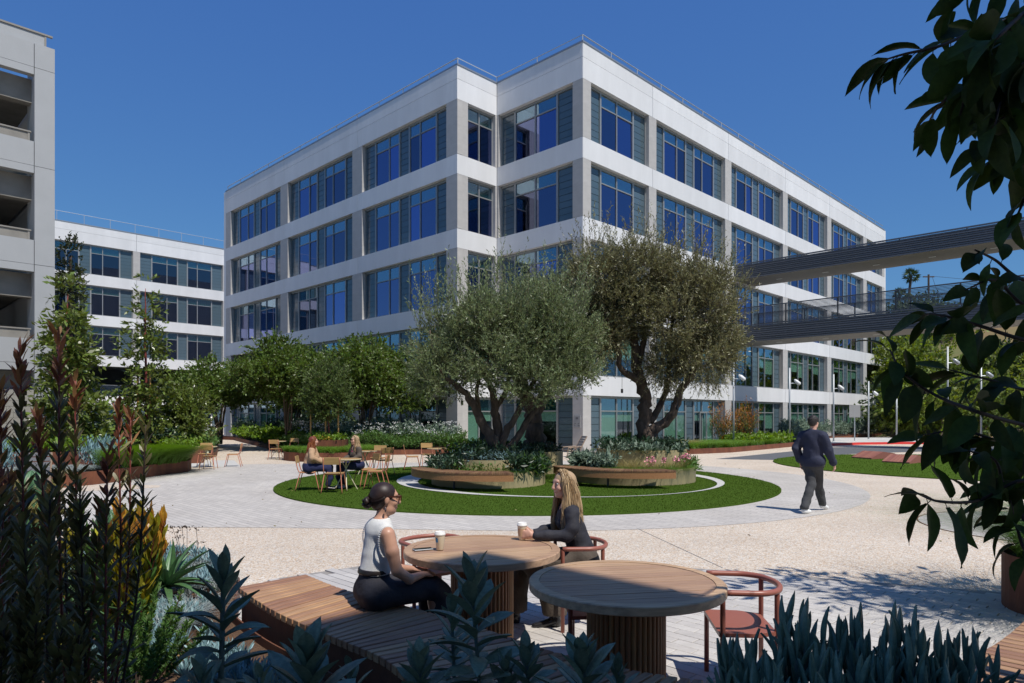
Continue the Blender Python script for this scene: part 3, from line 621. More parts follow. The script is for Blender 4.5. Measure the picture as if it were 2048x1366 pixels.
# ---------------------------------------------------------------- sky bridges
def bridge(lab, z0, z1, rail, lights):
    s0 = 15.85; t = thing("skybridge", lab, "footbridge", (A[0]+s0*U[0], A[1]+s0*U[1], 0), math.atan2(-Vv[1], -Vv[0]))
    LN = 30.0; Wd = 3.05   # local x outwards from the wall, local y along +u
    ob("deck", boxm(0.0, LN, 0.12, Wd-0.12, z0+0.06, z1-0.12, "steel_dark"), t); 
    ob("soffit", boxm(0, LN, 0.06, Wd-0.06, z0, z0+0.05, "bridge_soffit"), t)
    n = 9; h = (z1-z0)/n
    for y0 in (0.0, Wd-0.05):
        for i in range(n): ob("slat", boxm(0.05, LN, y0+(0.012 if i % 2 else 0), y0+0.05, 0, h*0.72, "bridge_slat"), t, (0, 0, z0+i*h+0.01))
        for i in range(10): ob("bracket", boxm(0, 0.05, 0.05 if y0 == 0 else -.05, 0.10 if y0 == 0 else 0, 0, z1-z0-0.06, "steel_dark"), t, (3.2*i+.2, y0, z0+.02))
    for i in range(lights):
        ob("ceiling_light", boxm(0, .35, 0, .10, 0, .02, "white_paint"), t, (2.2+i*2.9, 1.55, z0-0.018))
    if rail:
        for y0 in (0.02, Wd-0.07):
            ob("top_rail", boxm(0, LN, y0, y0+0.07, rail-0.07, rail, "bridge_slat"), t)
            for i in range(10): ob("post", boxm(0, .07, y0+0.02, y0+0.07, z1, rail-.07, "steel_dark"), t, (3.1*i+.3, 0, 0))
            k = 14; st = (rail-0.1-z1)/k
            for i in range(k): ob("rail_bar", boxm(0, LN, 0, 0.012, 0, 0.036, "bridge_slat"), t, (0, y0+0.045, z1+0.03+i*st))
    else:
        ob("downpipe", boxm(-.2, -.05, .0, .12, z0-.1, z1, "steel_dark"), t)
    ob("support_pier", boxm(LN-2, LN-1.2, .8, 2.2, 0, z0, "concrete_white"), t)
bridge("upper grey skybridge with louvred sides and closed soffit, highest of the two", 10.78, 11.82, 0, 9)
bridge("lower grey skybridge with open rail bars above its louvred side", 6.66, 7.80, 8.92, 9)
# lamp posts before the right face
lamp = None
for i, (px, Y, h, lb) in enumerate(((1467, 38, 4.85, "grey lamp post nearest the olive tree, in front of the skybridge bay"), (1579, 42, 4.8, "grey lamp post second from the olive tree, before the bay left of the walking man"),
        (1667, 45, 4.6, "grey lamp post just right of the walking man's head"), (1737, 50, 4.4, "grey lamp post before the last bay of the office building"), (1793, 46, 3.4, "short white lamp post right of the office building corner"),
        (1895, 40, 5.9, "tall grey lamp post among the hillside trees, leftmost there"), (1962, 41, 5.2, "tall grey lamp post among the hillside trees behind the branch leaves"))):
    x = (px-1024)/FPX*Y
    t = thing("lamp_post", lb, "lamp post", (x, Y, 0), 0.0, "lamp posts along the drive")
    ob("pole", MB().tube([(0, 0, 0), (0, 0, h)], 0.05, 10).mesh("pole", "galv_pole", True), t)
    ob("base_collar", MB().lathe([(0.13, 0), (0.13, .12), (.09, .16), (.07, .2)], 12).mesh("c", "galv_pole"), t)
    ob("arm", MB().tube([(0, 0, h-.95), (.35, -.1, h-.95)], .03, 6).mesh("arm", "galv_pole"), t)
    ob("lamp_head", MB().tube([(.26, -.08, h-.72), (.34, -.1, h-.80), (.52, -.16, h-.98), (.56, -.17, h-1.05)], [.04, .10, .12, .07], 12).mesh("head", "white_paint" if i < 4 else "galv_pole", True), t)
x, y, _ = gp(1709, 884, 0, 47); t = thing("road_sign", "small grey sign plate on a thin post in front of the far ground floor windows", "sign", (x, y, 0))
ob("post", MB().tube([(0, 0, 0), (0, 0, 2.5)], .035, 6).mesh("p", "galv_pole"), t); ob("plate", boxm(-.38, .38, -.03, -.01, 1.75, 2.6, "sign_grey", .005), t)

# brown steel pergola left of centre
t = thing("pergola", "rust brown steel pergola beams above the far left planting bed", "pergola", (0, 0, 0))
pa = gp(275, 797, 0, 44); pb = gp(432, 812, 0, 50)
for dz, off in ((0, 0), (0, 3)):
    ob("beam", MB().tube([(pa[0]+off*-.7, pa[1]+off*.7, 2.95), (pb[0]+off*-.7, pb[1]+off*.7, 2.95)], .12, 4).mesh("b", "rust_brown"), t)
for f in (0.02, .35, .68, 1):
    x, y = pa[0]+(pb[0]-pa[0])*f, pa[1]+(pb[1]-pa[1])*f
    ob("post", boxm(-.06, .06, -.06, .06, 0, 2.85, "steel_dark"), t, (x, y, 0))
    ob("cross_beam", MB().tube([(x, y, 3.1), (x-2.1, y+2.1, 3.1)], .07, 4).mesh("b", "rust_brown"), t)
# ---------------------------------------------------------------- planted beds
def bed(name, label, P, z, rim="corten", t=0.012, cat="planter", soil="soil", group=None):
    n = len(P); o = thing(name, label, cat, (*P[0], 0), 0, group); x0, y0 = P[0]
    Q = [(x-x0, y-y0) for x, y in P]; I = inset(Q, t) if sum(Q[i-1][0]*Q[i][1]-Q[i][0]*Q[i-1][1] for i in range(n)) > 0 else inset(Q, -t)
    V = [(*p, 0) for p in Q]+[(*p, z) for p in Q]+[(*p, z) for p in I]+[(*p, z-0.15) for p in I]
    F = [(i+a*n, (i+1) % n+a*n, (i+1) % n+(a+1)*n, i+(a+1)*n) for a in range(3) for i in range(n)]
    ob("edging", mesh("edging", V, F, rim), o); ob("soil", mesh("soil", [(*p, z-0.06) for p in I], [tuple(range(n))], soil), o); return o
def inpoly_mound(P, n, z, h, ll, lw, m, name, twig=0.18, per=6, parent=None, upb=0.8, hv=0.4, label=None, cat="plants", kind="stuff", dome=False):
    """leafy ground cover over polygon P"""
    pts = scatter(P, n, z); 
    if dome:
        c = pts.mean(0); r = np.linalg.norm(pts-c, axis=1).max(); f = np.sqrt(np.clip(1-(np.linalg.norm(pts-c, axis=1)/r)**2, 0.05, 1))
    else: f = 0.65+0.35*np.sin(pts[:, 0]*2.1)*np.sin(pts[:, 1]*2.6+1)+RNG.random(n)*0.25
    pts[:, 2] += h*f*(0.25+0.75*RNG.random(n)**0.5)*(1-hv*RNG.random(n)); T = rand_unit(n)*0.8; T[:, 2] = np.abs(T[:, 2])+upb*0.6; T /= np.linalg.norm(T, axis=1)[:, None]
    t = np.linspace(0, 1, per); B = pts[:, None, :]+T[:, None, :]*(twig*t[None, :, None])*(0.6+0.8*RNG.random(n))[:, None, None]
    D = T[:, None, :]*0.6+rand_unit(n*per).reshape(n, per, 3)*0.9; L = ll*(0.6+0.8*RNG.random(n*per))
    V, F = leaves(B.reshape(-1, 3), D.reshape(-1, 3), L, L*lw/ll, curl=0.08)
    o = ob(name, mesh(name, V, F, m), parent, kind=kind)
    if label: o["label"] = label
    if cat and parent is None: o["category"] = cat
    return o
def tufts(name, C, nb, L, w, m, label=None, lean=0.6, droop=0.9, rad=0.08, kind="stuff", cat="grass", parent=None, segs=3, out=None):
    C = np.asarray(C, float); P = np.repeat(C, nb, 0); a = RNG.random(len(P))*2*np.pi; r = rad*np.sqrt(RNG.random(len(P)))
    P[:, 0] += r*np.cos(a); P[:, 1] += r*np.sin(a); V, F = blades(P, L, w, lean, droop, segs, out=out)
    if parent is not None: V = V-np.array(parent.location)
    o = ob(name, mesh(name, V, F, m), parent, kind=kind)
    if label: o["label"] = label
    if parent is None and cat: o["category"] = cat
    return o
def flowers(name, P, n, z, h, r, m, label=None, stems=True, head=10, kind="stuff", cat="flowers"):
    pts = scatter(P, n, z); pts[:, 2] += h*(0.55+0.5*RNG.random(n)); c = np.repeat(pts, head, 0); c[:, :2] += RNG.normal(size=(n*head, 2))*r; c[:, 2] += RNG.normal(size=n*head)*r*0.35
    D = rand_unit(n*head); D[:, 2] *= 0.5; V, F = leaves(c, D, r*0.75, r*0.6)
    o = ob(name, mesh(name, V, F, m), None, kind=kind)
    if label: o["label"] = label; o["category"] = cat
    if stems: 
        q = pts.copy(); q[:, 2] = z; s = rand_unit(n)*0.006; TV = np.stack([q-s, q+s, pts], 1).reshape(-1, 3); ob("flower_stems", mesh("s", TV, np.arange(3*n).reshape(-1, 3), "green_leaf"), kind="stuff")
    return o
# left corten planter (three tiers)
PL = [(-16, 15.0), (-11.9, 16.1), (-11.1, 17.3), (-10.85, 18.4), (-10.75, 19.8), (-10.7, 21.1), (-10.5, 22.1), (-10.8, 23.0), (-12.3, 24.4), (-13.5, 27), (-15.5, 30), (-18, 25.6), (-24, 19)]
bed("corten_planter", "long curved corten steel planter with draping green grass, left of the plaza", PL, 0.36)
T2 = [(-17.5, 20.2), (-12.8, 21.4), (-12.6, 22.2), (-13.5, 24), (-16.2, 24.4), (-18, 22.5)]
bed("corten_planter", "raised inner corten tier holding lime green ground cover before the garage", T2, 0.70)
T3 = [(-13.2, 25.6), (-11.9, 26.3), (-12.6, 28), (-15, 30.2), (-16.2, 28)]
bed("corten_planter", "low far corten tier under the staked slender tree on the left", T3, 0.62)
inpoly_mound(T2, 1500, 0.66, 0.32, 0.13, 0.07, "lime_leaf", "lime_ground_cover")
inpoly_mound([(-13.0, 25.8), (-12.0, 26.4), (-12.8, 27.6), (-13.8, 26.6)], 250, 0.56, 0.28, 0.12, 0.06, "lime_leaf", "yellow_ground_cover")
dr_ = scatter([(-10.95, 18.9), (-10.85, 19.8), (-10.75, 21.1), (-10.6, 22.0), (-10.9, 23.0), (-12.2, 24.0), (-12.6, 22.5), (-11.7, 19.5)], 110, 0.33)
tufts("draping_grass", dr_, 150, 0.95, 0.011, "grass_blade", "mass of fine green grass spilling over the corten planter edge", lean=0.6, droop=0.62, rad=0.2, segs=4, out=np.array([.45, -.35, 0.]))
tufts("blue_fescue", scatter([(-14, 17.0), (-11.4, 18), (-11.2, 19.6), (-12.6, 20), (-14.5, 19)], 80, 0.33), 60, 0.22, 0.010, "fescue_blade", "low pale blue grass tufts inside the left corten planter")
def blue_clump(name, c, r, h, n, m="blue_leaf", ll=0.11, lw=0.022, per=9, parent=None):
    pts = np.array([(c[0]+r*math.sqrt(random.random())*math.cos(t), c[1]+r*math.sqrt(random.random())*math.sin(t), c[2]) for t in (random.random()*6.28 for _ in range(n))])
    hh = h*(0.5+0.5*RNG.random(n)); t = np.linspace(0.15, 1, per)[None, :]; B = np.repeat(pts, per, 0); ln = RNG.normal(size=(n, 2))*0.18
    B[:, 2] += (hh[:, None]*t).ravel(); B[:, 0] += (ln[:, :1]*h*t).ravel(); B[:, 1] += (ln[:, 1:]*h*t).ravel()
    D = rand_unit(n*per)*0.6; D[:, 2] = 0.8+0.3*np.tile(np.linspace(-0.6, 1, per), n); V, F = leaves(B, D, ll*(0.7+0.5*RNG.random(n*per)), lw, curl=0.05)
    if parent is not None: V = V-np.array(parent.location)
    return ob(name, mesh(name, V, F, m), parent, kind="stuff" if parent is None else None)
for (x, y, lb) in ((-14.2, 18.8, "upright blue succulent bush at the garage end of the corten planter"), (-12.2, 20.6, "upright blue succulent bush behind the grey lounge chair"), (-12.7, 20.9, "")):
    o = blue_clump("blue_succulent", (x, y, .3), .45, .85, 70, ll=.16, lw=.035); o["label"] = lb or "smaller blue succulent bush beside the grey lounge chair"; o["kind"] = "thing"; o["category"] = "plant"
# left flower bed beyond
BL = [(-13.4, 27.2), (-12.6, 28.0), (-13.4, 31), (-15.5, 36), (-18.5, 43), (-24, 56), (-32, 66), (-40, 60), (-30, 40), (-18, 27)]
bed("planting_bed", "far left planting bed with white flowers, edged in brown steel", BL, 0.22, "rust_brown")
inpoly_mound(BL, 5000, 0.15, 0.75, 0.16, 0.06, "green_leaf", "shrub_undergrowth")
inpoly_mound([(-13.3, 27.4), (-12.7, 28.2), (-13.5, 31), (-15.6, 33), (-17, 30)], 1800, 0.15, 1.0, 0.14, 0.04, "green_leaf", "feathery_shrub", hv=.2)
flowers("white_flowers", [(-13.5, 28.6), (-13.6, 31), (-15.2, 33.5), (-17.5, 32)], 90, 0.3, 1.05, 0.13, "white_flower")
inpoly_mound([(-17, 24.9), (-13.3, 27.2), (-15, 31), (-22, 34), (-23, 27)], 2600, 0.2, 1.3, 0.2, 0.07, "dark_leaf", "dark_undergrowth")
# bed along the left face
BF = [(-2.2, 34.6), (-1.9, 33.2), (-3.5, 32.5), (-6, 32.0), (-9.5, 32.6), (-11.8, 34.5), (-15.2, 41), (-21.4, 52.5), (-24.5, 55), (D[0]-.3, D[1]-.2), (C[0]-.3, C[1]-.1)]
bed("planting_bed", "planting bed full of white flowers below the left face of the office building", BF, 0.24)
inpoly_mound([(-2.4, 34.4), (-2.2, 33.4), (-6, 32.3), (-9.5, 32.9), (-12, 35.3), (-8, 39)], 6500, 0.15, 0.85, 0.13, 0.04, "green_leaf", "meadow_foliage", hv=.25)
inpoly_mound([(-2.4, 34.6), (-2.9, 33.6), (-9, 33.6), (-12.4, 38), (-13, 42), (-8, 40)], 3500, 0.2, 1.35, 0.16, 0.05, "grey_leaf", "silver_foliage", hv=.3)
inpoly_mound([(-9.5, 33.8), (-12.4, 36.3), (-21.8, 54), (-22.5, 54.6), (-13, 44)], 4200, 0.2, 0.75, 0.2, 0.12, "lime_leaf", "bright_ground_cover")
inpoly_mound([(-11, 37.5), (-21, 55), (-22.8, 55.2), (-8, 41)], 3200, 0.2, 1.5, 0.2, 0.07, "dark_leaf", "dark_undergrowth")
flowers("white_flowers", [(-2.5, 34.2), (-2.8, 33.2), (-6, 32.6), (-8.6, 33.2), (-9, 36), (-5, 37.5)], 230, 0.25, 1.25, 0.06, "white_flower")
flowers("white_flowers", [(-9, 33.5), (-11.5, 36), (-13, 39), (-10, 38)], 90, 0.25, 1.3, 0.11, "white_flower")
# round corten planters
o = bed("corten_planter", "round low corten planter under the staked tree in the middle distance", circle(-7.6, 29, 2.0, 40), 0.36)
o = bed("corten_planter", "square raised corten tier standing inside the round corten planter", [(-8.45, 28.4), (-7.15, 28.4), (-7.15, 29.8), (-8.45, 29.8)], 0.82)
tufts("fine_grass", scatter([p for p in circle(-7.6, 29, 1.95, 24)], 190, 0.33), 90, 0.42, 0.012, "grass_blade", "bright fine grass ringing the round corten planter", lean=.5, droop=.6, rad=.14)
inpoly_mound([(-8.4, 28.45), (-7.2, 28.45), (-7.2, 29.7), (-8.4, 29.7)], 260, 0.76, 0.22, 0.10, 0.05, "lime_leaf", "lime_ground_cover")
flowers("orange_flowers", [(-8.4, 28.45), (-7.6, 28.45), (-7.6, 29.3), (-8.4, 29.7)], 50, 0.76, 0.22, 0.08, "yellow_flower", stems=False)
# bed along the right face
BR = [(5.6, 34.3), (7.2, 33.0), (8.7, 32.7), (11.0, 34.2), (14, 37.6), (17.1, 41.2), (19, 45.5), (23, 51), (33, 62), (36, 66), (35.4, 66.5), (A[0]+2*U[0], A[1]+2*U[1])]
bed("planting_bed", "planting bed of grasses along the sunlit right face of the office building", BR, 0.26)
tufts("fine_grass", scatter([(6, 34), (7.3, 33.2), (8.7, 32.9), (11, 34.5), (14, 38), (16.8, 41.2), (16.4, 42.2), (12, 39), (7, 35)], 260, 0.24), 70, 0.5, 0.016, "grass_blade", "green grass mass along the corten edge right of the olive trees", rad=.2, lean=.5, droop=.6)
tufts("gold_grass", scatter([(6, 34.4), (7.5, 33.4), (9.5, 33.8), (9.5, 35.5)], 40, 0.24), 60, 0.65, 0.014, "gold_blade", rad=.2, lean=.5, droop=.6)
inpoly_mound([(13, 37.4), (17, 41.4), (17.5, 43.5), (12, 39.5)], 1000, 0.2, 0.5, 0.18, 0.09, "lime_leaf", "bright_ground_cover")
inpoly_mound([(17.5, 42.5), (22.5, 51), (33, 62.2), (34, 64), (18, 46)], 3000, 0.2, 1.3, 0.2, 0.06, "grey_leaf", "silver_foliage")
for (x, y, h, lb) in ((12.2, 39.4, 1.9, "loose olive brown shrub left of the first lamp post"), (13.9, 40.6, 2.0, "wide olive brown shrub just right of the first lamp post")):
    t = thing("shrub", lb, "shrub", (x, y, .2)); crown("crown", t, "leuco_tip", [(x, y, h*.6, .8, .7, h*.5)], 240, .7, .12, .03, 9, "stem_dark", upb=1.2, out=.3, rmin=.1)
    crown("foliage", t, "hill_leaf", [(x, y, h*.5, .8, .7, h*.45)], 240, .5, .12, .03, 9, None, upb=1.2, out=.3, rmin=.1)
# ---------------------------------------------------------------- trees
def limb(mb, pts, r0, r1, n=9, k=None, wob=0.03):
    k = k or max(6, len(pts)*4); c = curve3(pts, k); c = [p+Vector((random.gauss(0, wob*r0*4), random.gauss(0, wob*r0*4), 0)) if 0 < i < k else p for i, p in enumerate(c)]
    mb.tube(c, [r0+(r1-r0)*(i/k)**0.8+r0*random.uniform(-.06, .06) for i in range(k+1)], n)
def tree(name, label, base, limbs, bark, crowns, group=None, roots=0.0):
    t = thing(name, label, "tree", base, 0, group); mb = MB(); bx, by, bz = base
    for i, (pts, r0, r1) in enumerate(limbs):
        limb(mb, [(x-bx, y-by, z-bz) for x, y, z in pts], r0, r1, 10 if r0 > .08 else 6)
    ob("trunk", mb.mesh("trunk", bark, True), t)
    for c in crowns: crown("crown", t, *c[0], **c[1])
    return t
def px_limb(P, Y, dY=0.0): return [gp(px, py, 0, Y+dY*i/(len(P)-1)) for i, (px, py) in enumerate(P)]
# olive 1
ob1 = gp(985, 905, 0, 18.5)
tree("olive_tree", "multi stemmed silvery olive tree in the left round planter, nearest of the three", (ob1[0], 18.5, .45), [
    (px_limb([(992, 912), (985, 880), (968, 850), (950, 815), (925, 780), (890, 755)], 18.5, -.5), .20, .06),
    (px_limb([(988, 905), (995, 860), (990, 820), (985, 780), (960, 735), (930, 690)], 18.5, .2), .17, .05),
    (px_limb([(996, 908), (1010, 870), (1030, 835), (1050, 795), (1075, 750)], 18.5, -.2), .13, .05),
    (px_limb([(1004, 912), (1035, 875), (1055, 840), (1085, 800), (1115, 755)], 18.5, .3), .12, .05),
    (px_limb([(990, 820), (1015, 770), (1030, 700), (1040, 640)], 18.6, .4), .09, .03),
    (px_limb([(958, 830), (955, 770), (985, 690), (975, 610)], 18.3, -.4), .08, .02),
    (px_limb([(890, 755), (870, 720), (860, 660)], 18.0, -.2), .06, .02)], "bark_olive",
    [(("olive_leaf", [(-2.1, 18.2, 3.1, .75, .9, .8), (-1.6, 18.4, 3.9, .8, 1.0, .7), (-.8, 18.4, 4.3, .8, 1.2, .7), (.1, 18.4, 3.9, 1.0, 1.2, .9), (1.0, 18.5, 3.6, .9, 1.2, .9), (.55, 17.7, 2.6, .85, .8, .6), (-.5, 17.9, 3.2, .9, 1.0, .6), (1.7, 18.8, 4.0, .8, 1.0, .7), (-1.5, 18, 2.75, .8, .8, .45), (.9, 18.3, 4.5, .6, .8, .5), (1.7, 18.5, 2.9, .7, .8, .5)], 11000, .36, .085, .024, 14, "bark_pale"), dict(upb=.55, rmin=.25)),
     (("olive_leaf", [(-1.7, 18.4, 4.2, .9, .9, .8), (-.4, 18.5, 4.7, 1.1, 1.1, .75), (1.0, 18.5, 4.4, 1.1, 1.1, .7)], 620, 1.0, .085, .024, 30, "bark_pale"), dict(upb=1.5, rnd=.35, rmin=.5, out=.4))])
ob2 = gp(1070, 889, 0, 22)
tree("olive_tree", "olive tree with one thick dark trunk, behind the other two", (ob2[0], 22, .6), [
    (px_limb([(1072, 893), (1068, 855), (1062, 825), (1050, 790), (1030, 740), (1010, 680)], 22, -.3), .34, .12),
    (px_limb([(1064, 835), (1085, 800), (1110, 750), (1125, 690), (1150, 620)], 22, .2), .24, .06),
    (px_limb([(1095, 790), (1110, 740), (1118, 705)], 22, -.5), .10, .04)], "bark_olive",
    [(("olive_leaf", [(.8, 22, 4.9, 1.5, 1.5, 1.2), (2.0, 22, 5.2, 1.4, 1.4, 1.2), (.1, 22, 4.2, 1.4, 1.3, 1.1), (2.2, 21.8, 4.0, 1.2, 1.2, 1.0), (3.0, 22, 4.9, 1.0, 1.1, .8), (1.0, 21.3, 3.1, 1.0, .9, .8)], 8500, .40, .09, .026, 14, "bark_pale"), dict(upb=.6, rmin=.25))])
ob3 = gp(1292, 887, 0, 20.3)
tree("olive_tree", "tallest olive tree with a forked trunk in the right round planter", (ob3[0], 20.3, .7), [
    (px_limb([(1295, 893), (1288, 860), (1290, 820), (1292, 790), (1280, 765), (1272, 720), (1268, 660)], 20.3, .1), .25, .12),
    (px_limb([(1300, 890), (1306, 862), (1330, 845), (1350, 815), (1362, 780), (1385, 745), (1400, 700), (1410, 640)], 20.3, -.3), .19, .07),
    (px_limb([(1300, 845), (1318, 815), (1330, 785), (1338, 740), (1342, 670), (1350, 600)], 20.4, .4), .12, .05),
    (px_limb([(1278, 762), (1255, 748), (1240, 735), (1238, 710), (1225, 670), (1205, 610)], 20.3, -.4), .12, .04),
    (px_limb([(1275, 740), (1290, 670), (1310, 600), (1300, 540)], 20.3, .6), .11, .03),
    (px_limb([(1400, 700), (1420, 660), (1440, 600)], 20, .3), .06, .02)], "bark_olive",
    [(("olive_leaf_brown", [(2.6, 20.3, 5.8, .95, 1.2, .8), (3.7, 20.4, 6.0, 1.0, 1.3, .8), (3.4, 20.2, 5.1, .9, 1.1, .6), (4.9, 20.4, 5.7, 1.0, 1.3, .85), (5.9, 20.3, 4.7, .85, 1.1, .9), (4.6, 19.8, 4.5, .9, 1.0, .8), (5.7, 20, 5.6, .6, .9, .5), (5.6, 20.1, 3.6, 1.0, 1.0, .75), (3.4, 20.6, 4.7, .9, 1.1, .8), (2.9, 20.2, 4.2, .7, .8, .5), (4.6, 20.0, 3.4, .7, .8, .6), (6.2, 20.2, 3.9, .6, .8, .7)], 13500, .38, .085, .025, 14, "bark_pale"), dict(upb=.5, rmin=.22)),
     (("olive_leaf_brown", [(2.6, 20.3, 6.2, .8, 1.0, .7), (3.9, 20.4, 6.3, 1.1, 1.2, .6), (5.3, 20.4, 5.9, 1.0, 1.2, .7), (6.2, 20.3, 5.2, .7, .9, .7)], 700, .95, .085, .024, 28, "bark_pale"), dict(upb=1.0, rnd=.45, rmin=.5, out=.6)),
     (("olive_leaf_brown", [(5.2, 20, 3.2, 1.2, 1.0, .5), (2.7, 20, 3.9, .9, .9, .4), (4.4, 20, 3.0, .5, .6, .3)], 520, .5, .08, .022, 16, "bark_pale"), dict(upb=-.9, rnd=.5, rmin=.5, out=.4))])
# crape myrtles
def myrtle(label, x, y, w, h, zc, nstem, n=2600, leaf="myrtle_leaf", kind="crape_myrtle", d=None):
    limbs = []
    for i in range(nstem):
        a = random.uniform(0, 6.28); r = w*random.uniform(.25, .5)
        limbs.append(([(x+.1*math.cos(a), y+.1*math.sin(a), .2), (x+.22*r*math.cos(a)+random.gauss(0, .1), y+.22*r*math.sin(a), zc*.45), (x+r*.6*math.cos(a), y+r*.6*math.sin(a), zc*.85), (x+r*math.cos(a), y+r*math.sin(a), zc+h*.25)], .07, .02))
    lobes = [(x, y, zc, w*.6, w*.6, h*.38)]
    for i in range(13):
        a = i/13*6.28+random.random(); r = w*random.uniform(.4, .85); lobes.append((x+r*math.cos(a), y+r*math.sin(a), zc+h*random.uniform(-.38, .25), w*random.uniform(.28, .45), w*random.uniform(.28, .45), h*random.uniform(.16, .28)))
    lobes.append((x+random.uniform(-.2, .2)*w, y, zc+h*.4, w*.35, w*.4, h*.22))
    return tree(kind, label, (x, y, .2), limbs, "bark_pale", [((leaf, lobes, int(n*2.0), .5, .13, .075, 14, "bark_pale"), dict(upb=.15, rmin=.35, rnd=.7))])
myrtle("spreading multi stemmed green tree at the far left end of the office building", -17.1, 40, 3.0, 2.3, 3.6, 7)
myrtle("broad dark green tree with spreading crown left of the staked tree", -12.0, 36.5, 3.4, 3.0, 4.15, 6, 4000)
myrtle("broad dark green tree between the staked tree and the olives", -7.6, 35.2, 3.3, 2.9, 3.9, 6, 3800)
myrtle("low dark tree with bare stems before the ground floor glazing", -15.0, 47, 2.5, 2.2, 3.4, 6, 1800)
t = tree("staked_tree", "young round tree held by wooden stakes in the square corten tier", (-7.8, 29.1, .7), [([(-7.8, 29.1, .7), (-7.8, 29.1, 1.8), (-7.75, 29.1, 3.0)], .05, .02), ([(-7.8, 29.1, 1.6), (-8.3, 29.1, 2.6)], .03, .01)], "stem_red",
    [(("hill_leaf", [(-7.85, 29.1, 2.95, .95, .95, 1.2), (-7.5, 29, 2.3, .85, .8, .7), (-8.2, 29.1, 2.4, .7, .8, .7)], 2400, .32, .09, .045, 13, "bark_pale"), dict(upb=.4, rmin=.2))])
for dx in (-.75, -.12, .42): ob("stake", MB().tube([(0, 0, 0), (0, 0, 1.7)], .035, 7).mesh("stake", "wood_stake"), t, (dx, -.1, 0))
# tall magnolias and the ivy column on the left
def slender(label, x, y, top, w, n, stakes, lo=.9, name="slender_tree"):
    lobes = []; 
    for i in range(9):
        f = i/8; zz = lo+(top-lo)*f; ww = w*(1-.72*f**1.3)*random.uniform(.75, 1.1); lobes.append((x+random.uniform(-.25, .25)*w*(1-f), y+random.uniform(-.2, .2), zz, ww, ww, (top-lo)/11))
    t = tree(name, label, (x, y, .5), [([(x, y, .5), (x+.04, y, top*.4), (x-.03, y, top*.75), (x, y, top)], .09, .015)], "stem_red", [(("magnolia_leaf", lobes, n, .4, .21, .085, 8, "bark_pale"), dict(upb=.1, rmin=.2, rnd=.6, droop=.3, spread=1.0))])
    for dx in stakes: ob("stake", MB().tube([(0, 0, 0), (0, 0, 3.2)], .04, 7).mesh("stake", "wood_stake"), t, (dx, -.2, 0))
    return t
slender("tall slender glossy leaved tree hiding the garage corner", -14.9, 22.9, 5.9, 1.25, 1500, (.35,))
slender("tall slender glossy leaved tree before the far office building, right of the first", -14.6, 27.2, 6.9, 1.15, 900, (.28, -.2))
t = myrtle("bushy lower tree beside the slender staked tree on the left", -13.6, 28.6, 1.0, 1.8, 1.9, 3, 500, "magnolia_leaf", "bushy_tree")
x, y = -17.0, 26.3
tree("ivy_column", "dark narrow climbing evergreen rising at the garage corner", (x, y, 0), [([(x, y, 0), (x, y, 4), (x, y, 8.0)], .12, .04)], "stem_dark", [(("ivy_leaf", [(x, y, 1.6+.9*i, .62-.03*i, .62-.03*i, .8) for i in range(8)], 3200, .2, .08, .05, 9, None), dict(rmin=.5, upb=.2))])
# ---------------------------------------------------------------- round khaki planters with benches
def round_planter(label, c, r, z, c2, r2, z2, group=None):
    t = thing("round_planter", label, "planter", (*c, Z3), 0, group)
    ob("wall", MB().lathe([(r, 0), (r, z), (r-.03, z), (r-.03, z-.12), (0, z-.12)], 96).mesh("w", "planter_khaki"), t)
    ob("upper_tier", MB().lathe([(r2, z-.2), (r2, z2), (r2-.03, z2), (r2-.03, z2-.1), (0, z2-.1)], 80).mesh("w", "planter_khaki"), t, (c2[0]-c[0], c2[1]-c[1], 0))
    return t
round_planter("khaki two tier round planter on the left under the multi stemmed olive", (-.62, 18.1), 1.5, .38, (-.62, 18.55), 1.12, .64)
t = thing("round_planter", "tall khaki cylinder planter around the thick trunked olive, behind the left one", "planter", (.3, 21.9, Z3)); ob("wall", MB().lathe([(1.33, 0), (1.33, .68), (1.3, .68), (1.3, .56), (0, .56)], 80).mesh("w", "planter_khaki"), t)
round_planter("khaki two tier round planter on the right with pink flowers under the tall olive", (3.35, 19.05), 1.72, .40, (3.8, 20.1), 1.3, .82)
def arc_bench(label, c, r0, r1, ci, a0, a1, n):
    t = thing("curved_bench", label, "bench", (*c, Z3), 0, "curved slat benches round the planters")
    for i in range(n):
        a = a0+(a1-a0)*(i+.5)/n; w = r1*(a1-a0)/n*.66
        f = min(1, (i+1)/(n*.16), 1); rin = r0+(1-f)*(r1-r0)*.5
        k = ('sl', round(rin, 2), r1, n)
        if k not in BOXC:
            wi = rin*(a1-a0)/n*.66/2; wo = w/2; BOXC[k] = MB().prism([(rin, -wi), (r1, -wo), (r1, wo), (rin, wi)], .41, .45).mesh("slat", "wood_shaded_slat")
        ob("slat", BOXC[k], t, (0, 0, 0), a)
    ob("fascia", MB().lathe([(r1-.06, .25), (r1-.01, .25), (r1-.01, .405), (r1-.06, .405)], 40, a0=a0, a1=a1).mesh("f", "wood_bench"), t)
    ob("inner_rail", MB().lathe([(r0+.06, .33), (r0+.12, .33), (r0+.12, .405), (r0+.06, .405)], 40, a0=a0, a1=a1).mesh("f", "steel_dark"), t)
    for f in (.5,): ob("leg", boxm(-.02, .02, -.02, .02, 0, .41, "steel_dark"), t, ((r1-.5)*math.cos(a0+(a1-a0)*f), (r1-.5)*math.sin(a0+(a1-a0)*f), 0), a0+(a1-a0)*f)
R_ = math.radians
arc_bench("curved wooden slat bench round the left planter", (-.42, 18.0), 1.56, 2.22, 0, R_(188), R_(282), 84)
arc_bench("curved wooden slat bench round the right planter", (3.3, 18.75), 1.62, 2.25, 0, R_(192), R_(288), 88)
